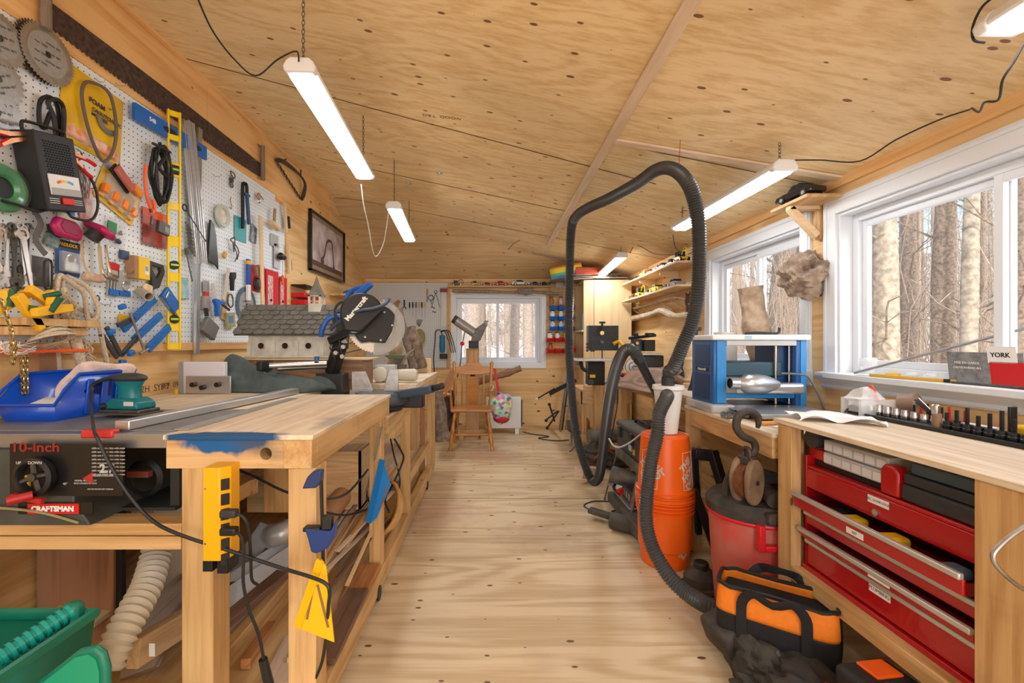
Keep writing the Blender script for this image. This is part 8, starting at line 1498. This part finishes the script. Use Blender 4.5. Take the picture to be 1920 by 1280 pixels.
q=MB(); q.b2((-.11,-.225,.36),(-.085,-.19,.47)); q.b2((.085,-.225,.36),(.11,-.19,.47)); q.b2((-.085,-.225,.36),(.085,-.20,.385)); q.build('latch_frame',mat('vac_red',(.65,.01,.02),.4),t,bev=.004)
MB().cyl((-.02,-.10,.59),(-.03,-.20,.57),.035,n=18).build('inlet',VB,t)
# pulley block with hook on the vacuum
t=T('pulley_block','old wooden pulley block with a big iron hook standing on the shop vacuum','pulley block',(1.115,1.99,.557)); t.scale=(.86,.86,.86); IR=mat('old_iron',(.10,.085,.075),.6,.7,noise=.4,nscale=25,bump=.4); WP=mat('old_block_wood',(.27,.17,.10),.8,noise=.45,nscale=12,bump=.6,vein=(.13,.075,.045))
sh=[(.075*math.cos(2*PI*i/24)*.92,.115*math.sin(2*PI*i/24)) for i in range(24)]
for z0,z1,m,n_ in ((-.055,-.022,WP,'cheek'),(.022,.055,WP,'cheek')): MB().prism([(x,y+.10) for x,y in sh],z0,z1,rot(90,0,28)).build(n_,m,t,bev=.012,seg=3)
MB().cyl((0,0,-.02),(0,0,.02),.085,n=30,M=Matrix.Translation((0,0,.1))@rot(90,0,28)).build('sheave',mat('rust_orange',(.22,.08,.03),.7,.4,noise=.5,nscale=30),t); MB().cyl((0,0,-.06),(0,0,.06),.012,n=10,M=Matrix.Translation((0,0,.1))@rot(90,0,28)).build('axle',IR,t)
MB().b2((-.02,-.04,.18),(.02,.04,.225),rot(0,0,28)).build('strap',IR,t,bev=.008); MB().torus((0,0,.235),.032,.010,n=20,m=8,M=Matrix.Identity(4),axis='x').build('shackle',IR,t)
MB().tube([(0.02,0,.225),(.045,.0,.26),(.03,.0,.30),(-.02,0,.325),(-.052,0,.37),(-.04,0,.43),(.01,0,.45),(.052,0,.43),(.06,0,.39),(.054,0,.365)],lambda t:.016+.004*math.sin(PI*t) if t<.85 else .016-.05*(t-.85),n=10,res=4).build('hook',IR,t)
# black steel stand
t=T('steel_stand','black steel folding stand legs under the planer bench','stand',(1.12,2.55,0)); BS=mat('black_steel_paint',(.016,.017,.022),.4)
o=Vector((1.12,2.55,0))
MB().beam(P(1300,850,2.62)-o,P(1345,855,2.62)-o,.05,.06).build('head',BS,t,bev=.006); MB().beam(P(1335,845,2.6)-o,P(1375,975,2.5)-o,.06,.04).build('leg',BS,t,bev=.004); MB().beam(P(1300,915,2.6)-o,P(1348,1048,2.58)-o,.055,.04).build('leg',BS,t,bev=.004); MB().beam(P(1302,850,2.65)-o,P(1310,1000,2.7)-o,.03,.03).build('leg',BS,t)
# small black dusty jug, bag pieces
t=T('fuel_cap_jug','small dusty black jug with a round cap on the floor beside the shop vacuum','jug',(1.05,2.28,0)); MB().ell((0,0,.06),(.085,.07,.065),18,12,fn=rough(5,.06)).build('body',VB,t); MB().b2((-.08,-.07,0),(.08,.06,.04)).build('foot',VB,t,bev=.012); MB().lathe([(0,.10),(.035,.10),(.036,.14),(.03,.148),(0,.148)],18).build('cap',BLACK,t)
S(MB().cyl((0,0,.008),(.18,-.14,.008),.007,n=8),'wood_dowel',BEECHX,'thin pale dowel lying on the floor next to the black jug','dowel',(.93,2.28,0)); S(MB().cyl((0,0,.01),(.14,-.2,.02),.005,n=6),'metal_rod',DSTEEL,'short dark rod lying on the floor beside the pale dowel','rod',(1.0,2.2,0))
cord([(1.04,1.55,.004),(1.0,1.50,.003),(1.02,1.44,.003),(1.06,1.42,.003),(1.03,1.38,.003),(1.01,1.40,.003),(1.05,1.36,.003)],.0012,'thin green thread lying on the floor by the dust bag',GREEN,'thread','green_thread')
# ---------- orange tool bag ----------
FO=mat('bag_orange',(.85,.22,.01),.7,noise=.12,nscale=60); FB=mat('bag_black',(.014,.014,.016),.75,noise=.3,nscale=80)
t=T('tool_bag','orange and black fabric tool bag standing open in front of the red chest','tool bag',(1.06,1.70,.10),rz=-36)
def bagf(z0,z1,off,bulge=.012):
    def fn(u,v):
        a=2*PI*u; ex=.35; c,s=math.cos(a),math.sin(a); x=math.copysign(abs(c)**ex,c); y=math.copysign(abs(s)**ex,s); z=z0+(z1-z0)*v; k=1+bulge*math.sin(PI*z/.22)*3; tp=1-.25*max(0,(z-.15)/.09)*.6
        return (x*(.185)*k+off*x,y*(.088*tp)*k+off*y,z+.006*math.sin(7*a)*v)
    return fn
MB().grid(bagf(0,.135,0),48,10).build('lower_panel',FB,t,solid=.004); MB().grid(bagf(.13,.225,.001),48,8).build('upper_panel',FO,t,solid=.004); MB().b2((-.18,-.085,.0),(.18,.085,.008)).build('bottom',FB,t)
f_=bagf(.22,.23,.004); MB().tube([f_(i/28,.6) for i in range(28)],.008,n=6,closed=True,res=1).build('zip_trim',BLACK,t); MB().b2((-.17,-.075,.19),(.17,.075,.192)).build('dark_interior',mat('bag_inside',(.01,.01,.011),.95),t)
for s in (-1,1):
    MB().tube([(-.10,s*.10,.02),(-.10,s*.102,.14),(-.095,s*.105,.20),(-.06,s*.12,.24),(0,s*.125,.22) if s<0 else (0,s*.06,.27),(.06,s*.12,.24),(.095,s*.105,.20),(.10,s*.102,.14),(.10,s*.10,.02)],.017,n=4,res=3,flat=.2,up=(0,1,0)).build('strap',FB,t)
for x in (-.188,.188): MB().tube([(x,0,.0),(x*1.04,0,.1),(x,0,.22)],.006,n=5,res=3).build('piping',BLACK,t)
MB().torus((.19,-.02,.20),.009,.002,n=12,m=5,axis='x').build('zip_ring',STEEL,t)
# crumpled black dust bag
rr=random.Random(14); ph=[rr.uniform(0,6) for _ in range(8)]
def crumple(q): return 1+.20*math.sin(5*q.x+ph[0])*math.sin(6*q.y+ph[1])+.12*abs(math.sin(11*q.x+7*q.z+ph[2]))-.10*abs(math.sin(9*q.y+5*q.x+ph[3]))+.06*math.sin(19*q.x+13*q.y+ph[4])
DB=mat('dusty_black_fabric',(.055,.052,.042),.6,noise=.6,nscale=9,bump=.5,vein=(.015,.015,.014))
t=T('dust_bag','crumpled dusty black leaf vacuum bag lying on the floor in front of the tool bag','dust bag',(.99,1.42,0)); MB().ell((.03,-.04,.075),(.22,.30,.10),60,40,fn=crumple).build('bag',DB,t); MB().ell((-.02,.25,.08),(.09,.16,.09),36,24,fn=crumple).build('neck',DB,t); MB().b2((-.03,.28,.06),(.07,.44,.17),rot(0,-20,10)).build('collar',VB,t,bev=.02,seg=3); MB().cyl((.0,.40,.11),(.03,.47,.11),.045,n=20).build('hose_socket',BLACK,t)
t=T('black_case','black plastic tool case with a bright orange latch, low at the right','tool case',(1.22,1.30,0),rz=8); MB().b2((-.16,-.20,.0),(.02,.12,.27)).build('body',mat('black_case_plastic',(.022,.021,.021),.6,noise=.3,nscale=60),t,bev=.02,seg=3); MB().b2((-.10,.03,.268),(-.01,.10,.278)).build('latch',mat('latch_orange',(.9,.12,.01),.4),t,bev=.004); MB().tube([(-.12,.0,.26),(-.13,-.05,.31),(-.12,-.15,.31),(-.10,-.2,.26)],.014,n=8,res=3).build('handle',BLACK,t)
S(MB().b2((-.05,-.05,0),(.05,.05,.03)),'orange_handle_piece',mat('latch_orange',(.9,.12,.01),.4),'small orange and grey piece between the dust bag and the black case','part',(1.03,1.36,.155),rz=30,bev=.006)
# ---------- under the long bench ----------
DG=mat('dusty_charcoal',(.05,.047,.042),.75,noise=.5,nscale=15,vein=(.10,.09,.075)); DMET=mat('dusty_metal',(.20,.19,.17),.6,.4,noise=.4,nscale=12)
t=T('tool_box','dusty dark grey tool box with latches under the long bench','tool box',(1.09,3.30,.44)); t.scale=(.9,.72,.9); MB().b2((-.12,-.36,0),(.25,.36,.17)).build('body',DG,t,bev=.012); MB().b2((-.13,-.37,.17),(.26,.37,.22)).build('lid',DG,t,bev=.015); 
for y in (-.2,.2): MB().b2((-.145,y-.03,.10),(-.12,y+.03,.19)).build('latch',DGREY,t,bev=.004)
MB().b2((-.122,-.15,.04),(-.12,-.05,.10)).build('label',mat('label_blue_white',(.4,.55,.7),.4),t); MB().b2((-.125,-.25,.03),(-.12,-.20,.07)).build('yellow_tag',YEL,t); MB().tube([(.0,-.2,.22),(.0,-.15,.25),(.0,.15,.25),(.0,.2,.22)],.01,n=6,res=3).build('handle',BLACK,t)
t=T('machine_stand','grey steel machine stand with a sloping front under the tool box','machine stand',(1.09,3.30,0)); t.scale=(.9,.8,1); MB().b2((-.13,-.36,.36),(.25,.36,.435)).build('top_frame',DMET,t,bev=.004)
for y in (.34,-.34): MB().beam((-.12,y,.38),(-.22,y*1.1,.0),.04,.012).build('leg',DMET,t); MB().beam((.22,y,.38),(.28,y*1.1,.0),.04,.012).build('leg',DMET,t)
MB().b2((-.20,-.36,.13),(.25,.36,.145)).build('lower_shelf',ALU,t,bev=.002)
t=T('mitre_saw','dusty old chop saw with round motor on the lower shelf of the steel stand','saw',(1.02,3.25,.147)); t.scale=(.9,.8,.9); MB().cyl((-.14,.16,.13),(.08,.02,.10),.07,n=22).build('motor',DMET,t); MB().prism(arc(.12,0,180,12),-.02,.02,rot(90,0,-70,(.06,-.02,.03))).build('blade_guard',DG,t,bev=.004); MB().b2((-.10,-.28,.0),(.06,.0,.10)).build('base',DGREY,t,bev=.01); MB().cyl((-.12,.0,.05),(-.10,.0,.02),.03,n=10).build('red_knob',RED,t); MB().tube([(-.1,.2,.05),(-.14,.1,.03),(-.12,-.02,.02)],.012,n=6,res=3).build('handle',BLACK,t)
for k in range(3): MB().b2((-.103,-.24+.07*k,.03),(-.10,-.20+.07*k,.08)).build('label',STEEL,t)
cord([P(1142,822,3.05),P(1150,835,3.0),P(1162,838,2.98),P(1180,830,2.97),P(1200,815,2.95),P(1210,808,2.95)],.006,'pale grey cord looping under the steel stand top',mat('grey_cord_pale',(.45,.44,.42),.5))
t=T('cast_machine','dirty black cast machine on the floor beside the buckets','machine',(.97,2.98,0)); MB().b2((-.10,-.25,.05),(.25,.45,.125)).build('body',DG,t,bev=.015); MB().cyl((-.17,.05,.06),(.05,-.12,.07),.055,n=16).build('motor',DG,t); MB().beam((-.28,.24,.06),(-.05,.05,.045),.06,.035).build('foot',DG,t,bev=.008); MB().b2((-.0,-.3,.0),(.2,-.05,.06)).build('base',VB,t,bev=.01)
cord([(.76,3.32,.004),(.70,3.45,.004),(.80,3.55,.004),(.95,3.52,.004),(.98,3.40,.004),(.88,3.34,.004)],.005,'small loop of dark cable on the floor under the hose bend')
t=T('duct_pile','dusty grey round duct piece and tools on the floor below the small far bench','duct',(1.15,4.55,0)); MB().cyl((-.18,.0,.30),(.20,.05,.30),.07,n=20).build('duct',DMET,t); MB().ell((-.1,0,.14),(.14,.12,.10),16,10,fn=rough(11,.25)).build('castings',DG,t); MB().ell((.05,-.08,.09),(.13,.1,.09),16,10,fn=rough(12,.25)).build('castings',VB,t); MB().b2((-.2,-.05,0),(.25,.15,.08)).build('crate',DKW,t); MB().tube([(-.15,-.1,.1),(-.05,-.15,.2),(.05,-.12,.15)],.012,n=6,res=3).build('handle',mat('dull_red2',(.35,.08,.06),.5),t)
plank((1085,885,3.95),(1120,885,4.1),.10,.09,PNK,'reddish wood block on the floor left of the steel stand')
# ================= second level: pieces of a part hang under that part =================
SUBS={'battery_tester':{'meter_band':'meter','meter_base':'meter','vent_slots':'case','print_line':'case'},
 'table_saw':{'spoke':'handwheel','badge':'badge_back','pointer':'panel','yellow_tab':'panel','crank_arm':'crank_handle'},
 'birdhouse':{'entry_hole':'hole_rim','steeple_post':'steeple_base','steeple_lintel':'steeple_base','steeple_roof':'steeple_base','end_window':'body','ridge':'roof_slope','barge_board':'roof_slope'},
 'mitre_saw':{'guard_screw':'inner_guard','lock_handle':'mitre_arm','fence_foot':'fence_plate','bolt':'pivot_post','turntable':'turntable_base','rail_end':'slide_rail','motor_cord':'motor'},
 'toy_car':{'hubcap':'wheel','roof':'cabin'},'toy_truck':{'hubcap':'wheel'},
 'spirit_level':{'vial':'vial_hub'},'power_strip':{'screw':'housing','outlet':'housing','switch':'housing'},
 'framed_picture':{'print':'mat_board','excavator':'mat_board'},'parts_organizer':{'compartment':'case'},
 'shop_vacuum':{'vent_slot':'motor_dome','latch_frame':'latch'},'thickness_planer':{'crank':'height_knob','name_plate':'column','side_window':'column','port_opening':'dust_port'},
 'band_saw':{'knob':'wheel_guard','bolt_head':'tension_bolt','yellow_label':'lower_housing','lower_knob':'lower_housing'},'disc_sander':{'hub':'disc','disc_ring':'disc'},
 'bar_clamp':{'pad':'arm'},'green_tote':{'handle_rib':'handle_bar','lid_inset':'lid_flap'},'fabric_bag':{'base_patch':'bag'},'tool_bag':{'zip_ring':'zip_trim'},
 'drill_sharpener':{'motor_cap':'motor','chuck_jaw':'head'},'tape_roll':{'label':'tape'},'palm_sander':{'name_plate':'lower_body','dust_port':'lower_body'},'bench_motor':{},
 'orange_bucket':{'lettering':'logo_outline'},'jar':{'lid':'glass'}}
bpy.context.view_layer.update()
def ctr(o):
    b=[Vector(c) for c in o.bound_box]; return o.matrix_local@(sum(b,Vector())/8)
for o in list(bpy.data.objects):
    if o.parent is None:
        k=o.name.split('.')[0]
        if k in SUBS:
            ch=list(o.children)
            for c in ch:
                tgt=SUBS[k].get(c.name.split('.')[0])
                if not tgt: continue
                cand=[q for q in ch if q.name.split('.')[0]==tgt and q is not c]
                if not cand: continue
                p=min(cand,key=lambda q:(ctr(q)-ctr(c)).length); ml=c.matrix_local.copy(); pl=p.matrix_local.copy()
                c.parent=p; c.matrix_parent_inverse=Matrix.Identity(4); c.matrix_local=pl.inverted()@ml
